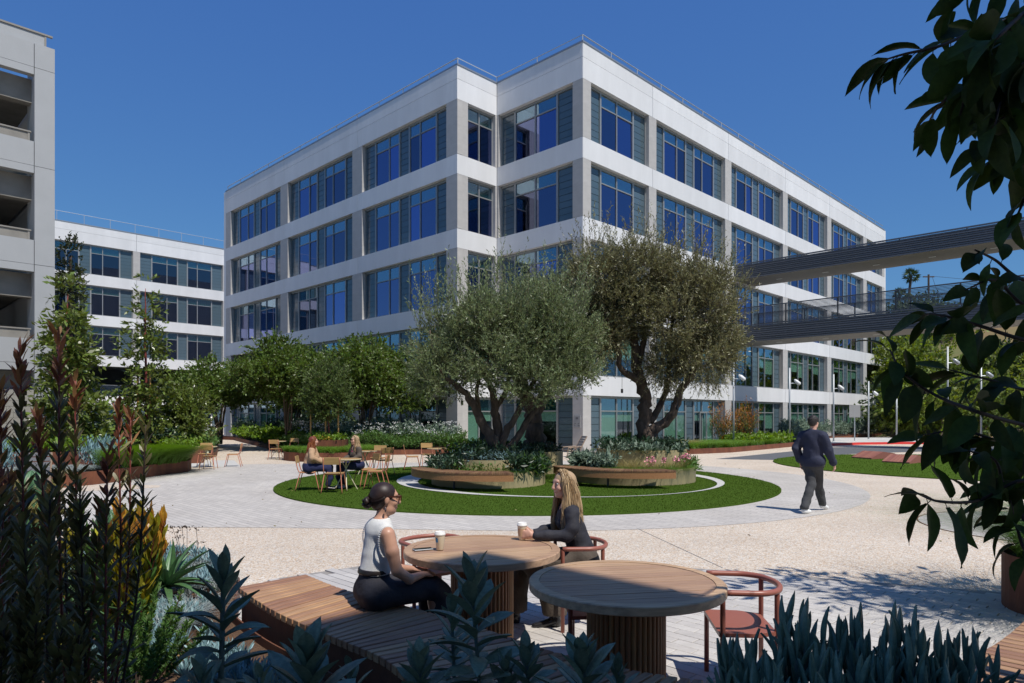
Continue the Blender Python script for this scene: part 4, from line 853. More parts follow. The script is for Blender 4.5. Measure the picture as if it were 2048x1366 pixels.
def ringpts(c, r0, r1, a0, a1, n, z): a = R_(a0)+(R_(a1)-R_(a0))*RNG.random(n); r = r0+(r1-r0)*RNG.random(n); return np.column_stack([c[0]+r*np.cos(a), c[1]+r*np.sin(a), np.full(n, z)])
def leafy(name, pts, h, ll, lw, m, per=7, twig=.16, upb=.7, label=None):
    n = len(pts); pts = pts.copy(); pts[:, 2] += h*RNG.random(n); T = rand_unit(n)*.9; T[:, 2] = np.abs(T[:, 2])+upb; T /= np.linalg.norm(T, axis=1)[:, None]; t = np.linspace(0, 1, per)
    B = pts[:, None]+T[:, None]*(twig*t)[None, :, None]; D = T[:, None]*.5+rand_unit(n*per).reshape(n, per, 3); L = ll*(.6+.7*RNG.random(n*per)); V, F = leaves(B.reshape(-1, 3), D.reshape(-1, 3), L, L*lw/ll, curl=.1)
    o = ob(name, mesh(name, V, F, m), kind="stuff")
    if label: o["label"] = label
c1 = (-.62, 18.1); c3 = (3.35, 19.05)
leafy("dark_ground_cover", ringpts(c1, 1.0, 1.55, 140, 235, 240, .3), .34, .17, .04, "dark_leaf"); leafy("grey_ground_cover", ringpts(c1, 1.1, 1.5, 170, 220, 50, .32), .3, .15, .035, "grey_leaf")
leafy("dark_ground_cover", ringpts(c1, 1.05, 1.56, -65, 40, 320, .3), .38, .17, .045, "dark_leaf"); leafy("green_ground_cover", ringpts(c1, 1.1, 1.55, -50, 10, 70, .3), .3, .20, .04, "green_leaf")
tufts("planter_grass", ringpts(c1, 1.15, 1.45, 215, 310, 34, .3), 80, .38, .007, "grass_blade", rad=.06); tufts("gold_grass", ringpts(c1, 1.15, 1.42, 215, 300, 16, .3), 22, .5, .006, "gold_blade", rad=.05, lean=.4, droop=.5)
leafy("lime_ground_cover", ringpts((-.62, 18.55), .3, 1.15, 60, 210, 260, .65), .36, .11, .05, "lime_leaf"); leafy("dark_ground_cover", ringpts((-.62, 18.55), .3, 1.12, 0, 360, 460, .62), .30, .13, .04, "dark_leaf")
leafy("blue_ground_cover", ringpts((-.62, 18.55), .6, 1.08, 210, 330, 90, .62), .12, .12, .014, "blue_leaf", upb=1.2)
leafy("green_ground_cover", ringpts(c1, 1.16, 1.5, 225, 300, 60, .3), .22, .10, .03, "green_leaf")
leafy("dark_ground_cover", ringpts((.3, 21.9), .2, 1.3, 0, 360, 420, .58), .22, .14, .05, "dark_leaf")
leafy("grey_ground_cover", ringpts(c3, 1.1, 1.72, 170, 240, 230, .32), .34, .18, .05, "grey_leaf"); leafy("dark_ground_cover", ringpts(c3, 1.2, 1.72, 165, 215, 90, .3), .3, .16, .05, "dark_leaf")
tufts("planter_grass", ringpts(c3, 1.1, 1.68, 230, 350, 100, .32), 80, .38, .007, "grass_blade", rad=.07); tufts("gold_grass", ringpts(c3, 1.0, 1.66, 225, 350, 42, .32), 28, .55, .006, "gold_blade", rad=.05, lean=.4, droop=.5)
leafy("green_ground_cover", ringpts(c3, 1.4, 1.75, -30, 10, 70, .3), .3, .16, .03, "green_leaf")
for lb, px, py, r, n in (("largest cluster of pink flowers in the right round planter", 1302, 922, .17, 80), ("small pink flower cluster right of the largest one", 1326, 920, .08, 26), ("pink flower cluster near the planter's right side", 1352, 920, .09, 34), ("topmost pink flower cluster at the right end", 1372, 913, .14, 52)):
    x, y, z = gp(px, py, 0, 17.9); P = rand_unit(n)*r*RNG.random((n, 1))**.4*np.array([1, .7, .8])+np.array([x, y, z]); V, F = leaves(P, rand_unit(n), .055, .05)
    t = thing("pink_flower", lb, "flowers", (x, y, .35)); ob("blossoms", mesh("b", V-np.array([x, y, .35]), F, "pink_flower"), t)
    Q = P-np.array([x, y, .35]); s = rand_unit(n)*.003; TV = np.stack([np.zeros((n, 3))-s, s+0*Q, Q], 1).reshape(-1, 3); ob("stems", mesh("s", TV, np.arange(3*n).reshape(-1, 3), "green_leaf"), t)
leafy("grey_ground_cover", ringpts((3.8, 20.1), .85, 1.33, 215, 330, 200, .75), .2, .15, .055, "grey_leaf", twig=.1); leafy("dark_ground_cover", ringpts((3.8, 20.1), .2, 1.36, 0, 360, 380, .75), .3, .14, .05, "dark_leaf")
tufts("gold_grass", ringpts((3.8, 20.1), 1.0, 1.25, 220, 320, 12, .75), 10, .5, .006, "gold_blade", out=np.array([-.3, -1, 0.]), lean=.9, droop=1.4)
# hanging lamps in the olive trees
for lb, px, py, Y in (("black hanging lamp left of the multi stemmed olive", 898, 785, 18), ("black hanging lamp between the olive trunks", 924, 801, 18.4), ("black hanging lamp left of the tall olive's trunk", 1244, 778, 20), ("black hanging lamp right of the tall olive's trunk", 1355, 812, 20), ("black hanging lamp by the building corner column", 1164, 752, 21)):
    x, y, z = gp(px, py, 0, Y); t = thing("hanging_lamp", lb, "lamp", (x, y, z)); ob("cord", MB().tube([(0, 0, 0), (0, 0, .45)], .006, 4).mesh("c", "steel_dark"), t); ob("lamp_shade", MB().lathe([(0, .0), (.035, 0), (.035, -.1), (.02, -.12), (0, -.12)], 10).mesh("s", "steel_dark"), t)
# ---------------------------------------------------------------- hill, its trees, palm and pole
HN = 40; hv = []; 
def hz(x, y):
    a = x/y; b = max(0, (a-.38)/.35); d = max(0, min(1, (y-62)/75)); return (2.5+21*min(1.15, b**.5+.12))*d**1.15*min(1, max(0, (a-.30)/.14))-.05
for j in range(HN+1):
    for i in range(HN+1):
        y = 60+180*j/HN; a = .28+.95*i/HN; x = a*y; hv.append((x, y, hz(x, y)+(.35*math.sin(x*.3)*math.sin(y*.21) if j else 0)-(15*max(0, (y-150)/90) if y > 150 else 0)))
ob("hill", mesh("hill", hv, [(j*(HN+1)+i, j*(HN+1)+i+1, (j+1)*(HN+1)+i+1, (j+1)*(HN+1)+i) for j in range(HN) for i in range(HN)], "hill_soil", True), kind="structure")
hillt = [(1790, 650, 82, 4.0, 'd'), (1835, 668, 78, 3.8, 'g'), (1880, 655, 88, 4.2, 'y'), (1790, 730, 66, 3.6, 'y'), (1840, 745, 64, 3.8, 'y'), (1890, 760, 62, 3.4, 'g'), (1950, 755, 62, 3.8, 'y'), (2000, 740, 64, 3.6, 'd'),
    (1785, 800, 58, 2.8, 'd'), (1830, 810, 56, 3.0, 'y'), (1880, 815, 54, 3.0, 'y'), (1940, 810, 54, 3.2, 'g'), (2000, 815, 54, 3.2, 'y'), (2045, 760, 62, 4.0, 'g'), (1815, 625, 100, 4.2, 'g'), (1860, 625, 105, 4.4, 'd'), (1776, 690, 74, 3.4, 'd'), (1985, 790, 70, 3.4, 'g'), (1900, 640, 112, 3.5, 'd'), (2040, 600, 125, 4, 'd')]
kinds = {'d': ("hill_leaf_dark", "dark olive green"), 'g': ("hill_leaf", "mid green"), 'y': ("hill_leaf_yellow", "bright yellow green")}
where = ["highest beside the building edge", "beneath the palm", "below the utility pole", "left, halfway up beside the building edge", "behind the leftmost tall lamp post", "between two tall lamp posts", "behind the right lamp post", "at the right edge halfway up", "lowest beside the building corner", "low behind the short white lamp post", "low under the leftmost tall lamp post", "low between the tall lamp posts", "low at the far right", "at the right frame edge", "far up behind the skybridge rail near the palm", "far up behind the skybridge rail below the pole", "dark against the building corner", "behind the low right trees", "far up on the ridge", "on the ridge at the far right"]
for (px, py, Y, r, k), wv in zip(hillt, where):
    x, y, z = gp(px, py, 0, Y); gz = hz(x, y); m, cw = kinds[k]
    tree("hillside_tree", f"{cw} hillside tree {wv}", (x, y, gz), [([(x, y, gz), (x+.2, y, (gz+z)/2), (x, y, z+.3*r)], .22, .08)], "bark_pale",
        [((m, [(x+random.uniform(-.6, .6)*r, y+random.uniform(-.5, .5)*r, z+random.uniform(-.35, .3)*r, r*random.uniform(.4, .62), r*.6, r*random.uniform(.35, .55)) for _ in range(7)], 620, .8, .34, .20, 8, None), dict(rmin=.45, upb=.3))], "trees on the hillside")
inpoly_mound([(30, 60), (44, 60), (60, 75), (50, 80), (36, 74)], 2500, 0.3, 2.5, .4, .2, "hill_leaf", "hill_undergrowth")
x, y, z = gp(1822, 552, 0, 125); gz = hz(x, y)
def palm(label, x, y, z, gz, s=1.0):
    t = thing("palm_tree", label, "palm tree", (x, y, gz)); ob("trunk", MB().tube(curve3([(0, 0, 0), (-.4*s, 0, (z-gz)*.5), (0, 0, z-gz)], 8), [.3*s, .26*s, .24*s, .22*s, .2*s, .2*s, .2*s, .2*s, .2*s], 8).mesh("t", "bark_olive"), t)
    for i in range(26):
        a = i*2.4; el = math.sin(i*1.7)*1.3+.3; d = Vector((math.cos(a), math.sin(a), el)); k = ('palmleaf', s)
        if k not in BOXC:
            mb = MB(); n = 9
            for q in range(n):
                w = (q/(n-1)-.5)*1.3; R_w = 1.5*s*(.85+.15*(q % 2)); mb.add([(0.6*s, 0, 0), (R_w*math.cos(w), R_w*math.sin(w), -.3*s), (.9*s*math.cos(w+.06), .9*s*math.sin(w+.06), -.03*s)], [(0, 1, 2)])
            mb.tube([(0, 0, 0), (.55*s, 0, 0)], .03*s, 4); BOXC[k] = mb.mesh("frond", "hill_leaf_dark")
        ob("frond", BOXC[k], t, (0, 0, z-gz), aim(d, i*1.3))
palm("tall fan palm on the ridge above the lower skybridge", x, y, z, gz, 1.15)
x, y, z = gp(1800, 590, 0, 130); palm("shorter fan palm on the ridge, left of the tall one", x, y, z, hz(x, y), 1.1)
x, y, z = gp(1857, 549, 0, 120); gz = hz(x, y); t = thing("utility_pole", "wooden utility pole with one crossarm and wires on the ridge", "pole", (x, y, gz))
ob("pole", MB().tube([(0, 0, 0), (0, 0, z-gz)], .16, 6).mesh("p", "bark_olive"), t); ob("crossarm", boxm(-1, 1, -.08, .08, z-gz-.5, z-gz-.32, "bark_olive"), t)
for i, d in enumerate(((60, 20, 1), (-3, -8, -6))): ob("wire", MB().tube(curve3([(.6, 0, z-gz-.3), (.6+d[0]/2, d[1]/2, z-gz-.8+d[2]/2), (.6+d[0], d[1], z-gz+d[2])], 8), .03, 4).mesh("w", "steel_dark"), t)
# grass slope on the hill
P = [gp(1930, 712, 0, 96), gp(2075, 715, 0, 96), gp(2080, 672, 0, 108), gp(1985, 672, 0, 108)]
# ---------------------------------------------------------------- foreground bench of slats (each slat a part)
FE = [(-1.75, 5.78), (-1.3, 5.28), (-.66, 4.74), (-.08, 4.20), (.33, 3.80), (.95, 3.46), (1.75, 3.42), (2.35, 3.68), (2.85, 4.02), (3.5, 4.6)]
NE = [(-2.15, 5.35), (-1.66, 4.72), (-1.12, 4.17), (-.74, 3.80), (-.36, 3.32), (.5, 2.72), (2.0, 2.62), (2.95, 2.95), (3.5, 3.35), (4.1, 3.9)]
fe = curve3([(*p, 0) for p in FE], 420); ne = curve3([(*p, 0) for p in NE], 420)
bn = thing("slat_bench", "long curving bench of weathered wooden slats running from the left to the near tables", "bench", (0, 0, 0))
acc = 0; cuts = [0]
for i in range(1, 421):
    acc += ((fe[i]-fe[i-1]).length+(ne[i]-ne[i-1]).length)/2
    if acc >= 0.072: cuts.append(i); acc = 0
for a, b in zip(cuts, cuts[1:]):
    e = 0.009; da = (ne[b]-ne[a]).normalized()*e; db = (fe[b]-fe[a]).normalized()*e
    f0, f1, n0, n1 = fe[a]+db, fe[b]-db, ne[a]+da, ne[b]-da; c = (f0+f1+n0+n1)/4
    z = .45+random.uniform(-.0015, .0015); ax = ((f0+f1)/2-(n0+n1)/2); an = math.atan2(ax.y, ax.x); Rm = Matrix.Rotation(-an, 3, 'Z')
    loc = [Rm @ (p-c) for p in (n0, f0, f1, n1)]; P = [(p.x, p.y) for p in loc]
    if sum(P[i-1][0]*P[i][1]-P[i][0]*P[i-1][1] for i in range(4)) < 0: P = P[::-1]
    I = inset(P, .004); mb = MB(); mb.prism(P, -.045, -.004, top=False); V = [(*p, -.004) for p in P]+[(*p, 0) for p in I]
    mb.add(V, [(i, (i+1) % 4, (i+1) % 4+4, i+4) for i in range(4)]+[(4, 5, 6, 7)])
    ob("slat", mb.mesh("slat", "wood_bench_x"), bn, (c.x, c.y, z), an)
for nm, cv, off in (("side_panel", ne, 1), ("side_panel", fe, -1)):
    V = []; n = 140
    for i in range(n+1):
        k = min(419, i*3); t = (cv[k+1]-cv[k]).normalized(); s = Vector((-t.y, t.x, 0))*(.03*off); p = cv[min(420, i*3)]+s; q = p+s*.8; V += [(p.x, p.y, .03), (p.x, p.y, .40), (q.x, q.y, .40), (q.x, q.y, .03)]
    ob(nm, mesh("sp", V, [(i*4+j, i*4+4+j, i*4+4+(j+1) % 4, i*4+(j+1) % 4) for i in range(n) for j in range(4)], "corten"), bn)
# ---------------------------------------------------------------- tables with fluted drums
def drum_table(label, c, rz, R=.612, zt=.75):
    t = thing("round_table", label, "table", (*c, 0), rz, "round wooden tables with fluted bases")
    ob("rim", MB().lathe([(R-.065, zt-.055), (R-.004, zt-.055), (R, zt-.05), (R, zt-.006), (R-.006, zt), (R-.065, zt), (R-.065, zt-.055)], 96).mesh("rim", "wood_table"), t)
    n = 9; w = 2*(R-.068)/n; rr = R-.068
    for i in range(n):
        y0 = -rr+i*w+.0035; y1 = y0+w-.007; P = [(math.sqrt(max(0, rr*rr-y*y)), y) for y in np.linspace(y0, y1, 8)]
        P = P+[(-x, y) for x, y in reversed(P)]; P = [(x, y-(y0+y1)/2) for x, y in P]
        mb = MB().prism(P, -.03, 0); ob("plank", mb.mesh("plank", "wood_table"), t, (0, (y0+y1)/2, zt-.003-random.random()*.0015))
    k = 44
    for i in range(k):
        a = 2*math.pi*i/k; fl = BOXC.setdefault('flute', MB().lathe([(.0155, 0), (.0155, zt-.062)], 10).mesh("flute", "wood_flute", True)); ob("flute", fl, t, (.232*math.cos(a), .232*math.sin(a), .004), a)
    ob("drum", MB().lathe([(.226, 0), (.226, zt-.06)], 40).mesh("drum", "wood_bench"), t); return t
T1 = (-.235, 5.37); T2c = (.72, 4.31)
drum_table("round wooden table with two paper cups, shared by the two seated women", T1, R_(18))
drum_table("round wooden table standing empty, nearest the viewer", T2c, R_(10))
def arm_chair(label, c, face):
    """chair with D-shaped arm rail; faces +Y at rz 0"""
    t = thing("armchair", label, "chair", (*c, 0), face-math.pi/2, "terracotta armchairs at the wooden tables"); r = .017; w = .27; H = .70
    P = [(-w, .20), (-w, .05), (-w*.97, -.05), (-w*.74, -.14), (-w*.38, -.185), (0, -.20), (w*.38, -.185), (w*.74, -.14), (w*.97, -.05), (w, .05), (w, .20)]
    ob("arm_rail", MB().tube(curve3([(x, y, H) for x, y in P], 40), .019, 12).mesh("rail", "terracotta_metal", True), t)
    for x, y in ((-w, .20), (w, .20), (-.19, -.145), (.19, -.145)): ob("leg", BOXC.setdefault('aleg', MB().lathe([(0, 0), (.0165, 0), (.0165, H-.005)], 12).mesh("leg", "terracotta_metal", True)), t, (x, y, 0))
    S_ = [(-w+.005, .22), (w-.005, .22), (w-.01, 0), (.2, -.14), (-.2, -.14), (-w+.01, 0)][::-1]
    ob("seat", MB().prism(S_, .425, .45).mesh("seat", "terracotta_metal"), t); return t
arm_chair("terracotta armchair behind the woman in the white knit vest, pushed to the far table", (-.72, 6.0), math.atan2(-.63, .48))
arm_chair("terracotta armchair the blonde woman sits on", (.60, 5.85), math.atan2(-.05, -1))
arm_chair("terracotta armchair tucked behind the empty near table, mostly hidden", (.64, 4.80), math.atan2(-1, .1))
arm_chair("terracotta armchair at the right of the empty near table", (1.52, 4.44), math.atan2(.1, -1))
def cup(label, c, z, mark=True):
    t = thing("coffee_cup", label, "cup", (*c, z), 0, "paper coffee cups")
    ob("cup_body", MB().lathe([(0, .002), (.026, .002), (.028, .005), (.040, .118), (.041, .122)], 28).mesh("b", "cup_paper", True), t)
    ob("lid", MB().lathe([(.043, .117), (.044, .122), (.0425, .128), (.0395, .130), (.038, .142), (.036, .144), (.034, .138), (0, .138)], 28).mesh("l", "cup_lid", True), t)
    if mark:
        V = []; n = 6; a0 = -2.2
        for i in range(n+1):
            a = a0+.42*(i/n-.5)*1.3
            for z_, hw in ((.066, 1), (.092, 1)): r = .0285+.012*(z_-.005)/.113+.0006; V.append((r*math.cos(a), r*math.sin(a), z_+(.008 if z_ > .08 else -.008)*(1-abs(i/n-.5)*2)))
        ob("blue_mark", mesh("m", V, [(2*i, 2*i+2, 2*i+3, 2*i+1) for i in range(n)], "cup_mark"), t)
    return t
cup("pale paper cup with white lid and small blue mark, beside the phone", g2(880, 1100, .75), .751)
CUP2 = (.085, 5.73); c2_ = cup("pale paper cup with a white lid held by the blonde woman", CUP2, .751, False)
ob("sleeve", MB().lathe([(.0335, .03), (.0385, .095)], 28).mesh("s", "sleeve_brown", True), c2_)
px_, py_ = g2(846, 1097, .76); t = thing("phone", "black smartphone lying face up on the table beside the paper cup", "phone", (px_, py_, .752), R_(25))
ob("body", boxm(-.075, .075, -.036, .036, 0, .008, "galv_pole", .002), t); ob("screen", boxm(-.071, .071, -.033, .033, .008, .0087, "phone_black"), t)
# ---------------------------------------------------------------- cafe sets on the plaza
def cafe_chair(src, label, c, face):
    if src is not None: return copy_thing(src, (*c, Z3 if math.dist(c, LAWN[:2]) < 6.9 else 0), face-math.pi/2, label)
    t = thing("cafe_chair", label, "chair", (*c, Z3), face-math.pi/2, "salmon framed cafe chairs with wooden backs"); r = .011; m = "salmon_metal"
    for s in (-1, 1):
        ob("leg", MB().tube(curve3([(s*.23, .27, 0), (s*.19, .17, .43), (s*.19, .15, .44)], 8), r, 8).mesh("leg", m, True), t)
        ob("leg", MB().tube(curve3([(s*.24, -.28, 0), (s*.19, -.17, .43), (s*.19, -.12, .44)], 8), r, 8).mesh("leg", m, True), t)
        ob("side_rail", MB().tube(curve3([(s*.19, .17, .435), (s*.19, -.1, .435), (s*.19, -.19, .455), (s*.19, -.235, .55), (s*.185, -.29, .82)], 16), r, 8).mesh("r", m, True), t)
    ob("cross_bar", MB().tube([(-.19, .15, .43), (.19, .15, .43)], r, 6).mesh("c", m), t); ob("cross_bar", MB().tube([(-.19, -.13, .43), (.19, -.13, .43)], r, 6).mesh("c", m), t)
    ob("seat", boxm(-.2, .2, -.18, .2, .443, .457, "wood_ply", .004), t)
    bk_ = ob("backrest", boxm(-.205, .205, -.008, .008, -.085, .085, "wood_ply", .003), t, (0, -.268, .745), (R_(10), 0, 0)); return t
def cafe_table(src, label, c):
    if src is not None: return copy_thing(src, (*c, 0), random.random(), label)
    t = thing("cafe_table", label, "table", (*c, Z3), .3, "round cafe tables"); 
    ob("tabletop", MB().lathe([(0, .725), (.36, .725), (.365, .73), (.365, .742), (.36, .745), (0, .745)], 40).mesh("t", "cream_metal"), t)
    ob("wood_surface", MB().lathe([(0, .7455), (.345, .7455), (.345, .749), (0, .749)], 40).mesh("t", "wood_ply"), t)
    for i in range(4):
        a = i*math.pi/2; ob("leg", BOXC.setdefault('cl', MB().tube([(.27, 0, 0), (-.12, 0, .725)], .012, 6).mesh("l", "cream_metal")), t, (0, 0, 0), a)
    return t
TB = (-4.0, 16.45)
ct = cafe_table(None, "cafe table between the two women talking on the lawn", TB)
cc = cafe_chair(None, "cafe chair under the red haired woman at the lawn table", (-4.85, 16.3), R_(8))
cafe_chair(cc, "empty cafe chair seen from behind at the women's lawn table", (-4.12, 15.82), R_(92))
cafe_chair(cc, "cafe chair of the woman in sunglasses at the lawn table", (-3.66, 17.15), R_(215))
cafe_chair(cc, "empty cafe chair right of the women's lawn table, facing left", (-3.28, 16.55), R_(178))
cafe_table(ct, "cafe table behind the two women, right of the woman in sunglasses", (-4.5, 20.9))
cafe_chair(cc, "cafe chair facing away at the table behind the two women", (-3.9, 20.75), R_(125)); cafe_chair(cc, "cafe chair on the far side of the table behind the two women", (-4.3, 21.9), R_(265))
cafe_table(ct, "cafe table left of the round planters, by the corten edge", (-2.45, 22.6))
cafe_chair(cc, "cafe chair left of the table by the round planters, in profile", (-3.3, 22.6), R_(10)); cafe_chair(cc, "cafe chair behind the table by the round planters, facing the viewer", (-2.95, 23.9), R_(285))
cafe_table(ct, "cafe table beside the draping grass planter", (-10.75, 24.0))
cafe_chair(cc, "cafe chair seen from behind beside the draping grass planter", (-10.35, 23.3), R_(100)); cafe_chair(cc, "cafe chair behind the table beside the draping grass", (-11.15, 24.8), R_(285)); cafe_chair(cc, "cafe chair in profile right of the table beside the draping grass", (-10.0, 24.5), R_(195))
cafe_table(ct, "cafe table left of the round corten planter", (-10.1, 29.4)); cafe_chair(cc, "cafe chair seen from behind left of the round corten planter", (-9.95, 28.7), R_(95)); cafe_chair(cc, "cafe chair facing the viewer left of the round corten planter", (-9.8, 30.4), R_(265))
def lounge(label, c, face, m1="sling_grey"):
    t = thing("lounge_chair", label, "chair", (*c, 0), face-math.pi/2)
    for s in (-1, 1):
        ob("side_frame", MB().tube([(s*.3, .45, .0), (s*.3, .38, .42), (s*.3, -.25, .46)], .025, 4).mesh("f", "wood_grey"), t); ob("side_frame", MB().tube([(s*.29, -.35, .0), (s*.29, .1, .44)], .025, 4).mesh("f", "wood_grey"), t)
        ob("back_post", MB().tube([(s*.27, .35, .3), (s*.27, -.15, .22), (s*.27, -.55, .92)], .025, 4).mesh("f", "wood_grey"), t)
    for i in range(6): ob("slat", boxm(-.26, .26, -.045, .045, -.008, .008, m1), t, (0, .3-.09*i, .31-.012*i))
    for i in range(6): ob("slat", boxm(-.26, .26, -.05, .05, -.008, .008, m1), t, (0, -.2-.065*i, .33+.11*i), (R_(-60), 0, 0))
lounge("grey slatted lounge chair before the left corten planter", (-11.1, 15.9), R_(-60)); lounge("grey slatted lounge chair farther left, mostly behind the near shrubs", (-12.3, 15.2), R_(-40)); lounge("small folding lounge chair beside the building corner column", (2.75, 30.6), R_(200)); lounge("small folding lounge chair behind the round planters", (.75, 31.0), R_(210))
for lb, cx, cy, a in (("pink slatted sun platform on the side lawn", 15.5, 29.0, .35), ("second pink slatted sun platform, farther right on the side lawn", 15.3, 26.4, .6)):
    t = thing("sun_platform", lb, "lounger", (cx, cy, Z3), a)
    for i in range(8):
        y = -.45+.13*i; P = [(-.8, 0), (-.8, .05), (-.15, .30), (.5, .22), (.8, .05), (.8, 0)]
        ob("slat", BOXC.setdefault('ps', MB().add([(x, 0, z) for x, z in P]+[(x, .118, z) for x, z in P], [tuple(range(6)), tuple(range(11, 5, -1))]+[(j, j+6, (j+1) % 6+6, (j+1) % 6) for j in range(6)]).mesh("s", "pink_platform")), t, (0, y, 0))
# ---------------------------------------------------------------- near planting on the left and along the bottom
BED = [(-2.2, 5.42), (-2.55, 6.4), (-3.4, 7.7), (-4.4, 8.2), (-6, 8.4), (-9, 8.2), (-9, 0.2), (3.9, 0.2), (3.9, 3.55)]+[(p.x+.0, p.y-.045) for p in reversed(ne[0:408:8])]
BED = [(x-(.04 if y > 3.3 and x < 0 and i > 8 else 0), y) for i, (x, y) in enumerate(BED)]
nb = bed("planting_bed", "mulched planting bed of succulents and shrubs in the near left corner", BED, 0.27, "rust_brown", soil="mulch"); 
P = scatter(BED, 9000, .215); P[:, 2] += RNG.random(len(P))*.02; D = rand_unit(len(P)); D[:, 2] *= .25; V, F = leaves(P, D, .045*(.4+RNG.random(len(P))), .010); ob("mulch_chips", mesh("chips", V, F, "mulch_chip"), kind="stuff")
GZ = .215
# tall sage-like plants: every leaf a part
LM = [leaf_mesh("sage_leaf", 1, .27, "sage_leaf", bend=b, fold=.16, thick=.035, peak=.55, wave=w) for b, w in ((.25, 0), (.6, .02), (1.0, .03), (.1, .02))]
def put_leaf(parent, m, p, d, L, roll=0, w=1.0, name="leaf"): o = ob(name, m, parent, p, aim(d, roll)); o.scale = (L, L*w, L); return o
def stalk(label, base, top, n, L, lo=.1, r=.011, spread=(1.2, .5), tiprot=10, w=1.0, M=LM, stem="stem_sage", name="tall_succulent", droop=0.0, lean=0):
    t = thing(name, label, "plant", base); b = Vector((0, 0, 0)); tp = Vector(top)-Vector(base); mid = tp*.5+Vector((.02, 0, 0)); cv = curve3([b, mid, tp], 16)
    ob("stem", MB().tube(cv, [r*(1-.4*i/16) for i in range(17)], 8).mesh("stem", stem, True), t)
    for i in range(n):
        f = lo+(1-lo)*(i/(n-1))**.85; p = cv[0].lerp(cv[16], f); k = int(f*15.99); p = cv[k].lerp(cv[k+1], f*16-k if f < 1 else 1); a = i*2.399+random.uniform(-.25, .25)
        el = spread[1]+(1.35-spread[1])*max(0, (f-.55)/.45)**1.6+random.uniform(-.12, .12); 
        if f < .5: el -= droop*(1-f/.5)
        d = Vector((math.cos(a)*math.cos(el), math.sin(a)*math.cos(el), math.sin(el))); s = L*(random.uniform(.8, 1.1))*(1-.35*max(0, (f-.8)/.2))
        put_leaf(t, M[0 if f > .85 else random.randrange(len(M))], p, d, s, random.uniform(-.3, .3), w)
    return t
def at_px(px, py, Y): return gp(px, py, 0, Y)
def ground_px(px, Y): return ((px-1024)/FPX*Y, Y, GZ)
stalk("tall dark grey green succulent with arching leaves, left of the slat bench", (at_px(412, 1400, 2.7)[0], 2.7, GZ), at_px(447, 1160, 2.7), 46, .225, lo=.22, r=.016, spread=(1, .22), w=1.05)
stalk("tall dark grey green succulent before the drum of the shared table", (at_px(957, 1400, 2.65)[0], 2.65, GZ), at_px(942, 1160, 2.65), 44, .20, lo=.22, spread=(1, .3), w=1.45)
stalk("shorter grey green succulent just left of the tall one in the middle", (at_px(895, 1400, 2.85)[0], 2.85, GZ), at_px(903, 1225, 2.85), 38, .165, lo=.2, spread=(1, .3), w=1.45)
for lb, px, py, Y, L, n in (("broad leaved grey green rosette at the bottom, between the two tall succulents on the left", 612, 1345, 2.3, .21, 20), ("grey green rosette low before the bench, left of the middle succulents", 838, 1345, 2.5, .15, 15),
        ("small grey green rosette right of the middle succulents", 1010, 1352, 2.6, .12, 13), ("grey green rosette left of the near table's drum", 1052, 1330, 2.6, .14, 15), ("spiky grey green rosette before the near table's drum", 1165, 1335, 2.5, .18, 17), ("small rosette at the bottom edge under the near table", 1235, 1360, 2.6, .12, 12), ("dark rosette in the lower left corner below the tall succulent", 400, 1375, 2.3, .14, 12), ("dark rosette at the bottom between bench and tall succulent", 520, 1372, 2.2, .12, 12), ("small pale rosette behind the broad leaved one", 700, 1362, 2.6, .11, 11)):
    x, y, z = at_px(px, py, Y); stalk(lb, (x, y, GZ), (x, y, z+.03), n+5, L*1.1, lo=.68, spread=(1, .25), w=1.5, name="succulent_rosette")
# chalk stick masses on the right: finger leaves
FM = [leaf_mesh("finger_leaf", 1, .145, "blue_succulent", bend=b, fold=.1, thick=.10, peak=.5) for b in (.15, .4, -.25)]
def fingers(label, px, py, Y, n, L, sp=.75, name="blue_finger_succulent"):
    x, y, z = at_px(px, py, Y); t = thing(name, label, "plant", (x, y, GZ)); ns = max(3, n//14)
    for s in range(ns):
        a0 = s*2.4; rr = .10*math.sqrt(s/ns); bx, by = rr*math.cos(a0), rr*math.sin(a0); top = z-GZ-L*.75-random.uniform(0, .06)-rr*.5
        ob("stem", MB().tube([(bx*.4, by*.4, 0), (bx, by, top)], .008, 6).mesh("stem", "stem_sage"), t)
        for i in range(n//ns):
            f = 1-(i/(n//ns))*.55; a = i*2.4+s; el = .45+1.0*max(0, (f-.55)/.45)**.8+random.uniform(-.1, .1); d = (math.cos(a)*math.cos(el), math.sin(a)*math.cos(el), math.sin(el))
            put_leaf(t, random.choice(FM), (bx, by, top*f+.01*i % .02), d, L*random.uniform(.8, 1.15), random.uniform(-.5, .5))
for lb, px, py, Y in (("blue green finger leaved succulent, leftmost of the clump at the lower right", 1490, 1255, 2.45), ("tallest blue green finger leaved succulent, before the right armchair", 1598, 1195, 2.5), ("blue green finger leaved succulent right of the tallest one", 1712, 1212, 2.5), ("blue green finger leaved succulent in the middle right of the clump", 1822, 1215, 2.4), ("blue green finger leaved succulent, rightmost of the clump", 1935, 1250, 2.45),
        ("low blue green finger succulent at the bottom edge, below the right armchair", 1545, 1295, 2.3), ("low blue green finger succulent at the bottom edge, middle of the clump", 1665, 1290, 2.3), ("low blue green finger succulent at the bottom edge, right middle of the clump", 1770, 1300, 2.3), ("low blue green finger succulent at the bottom edge near the dark planter rim", 1880, 1310, 2.3)):
    fingers(lb, px, py, Y, 112, .155)
mb = MB(); P0 = at_px(1690, 1364, 2.15); P1 = at_px(2150, 1352, 2.1); mb.tube([P0, P1], .012, 4)
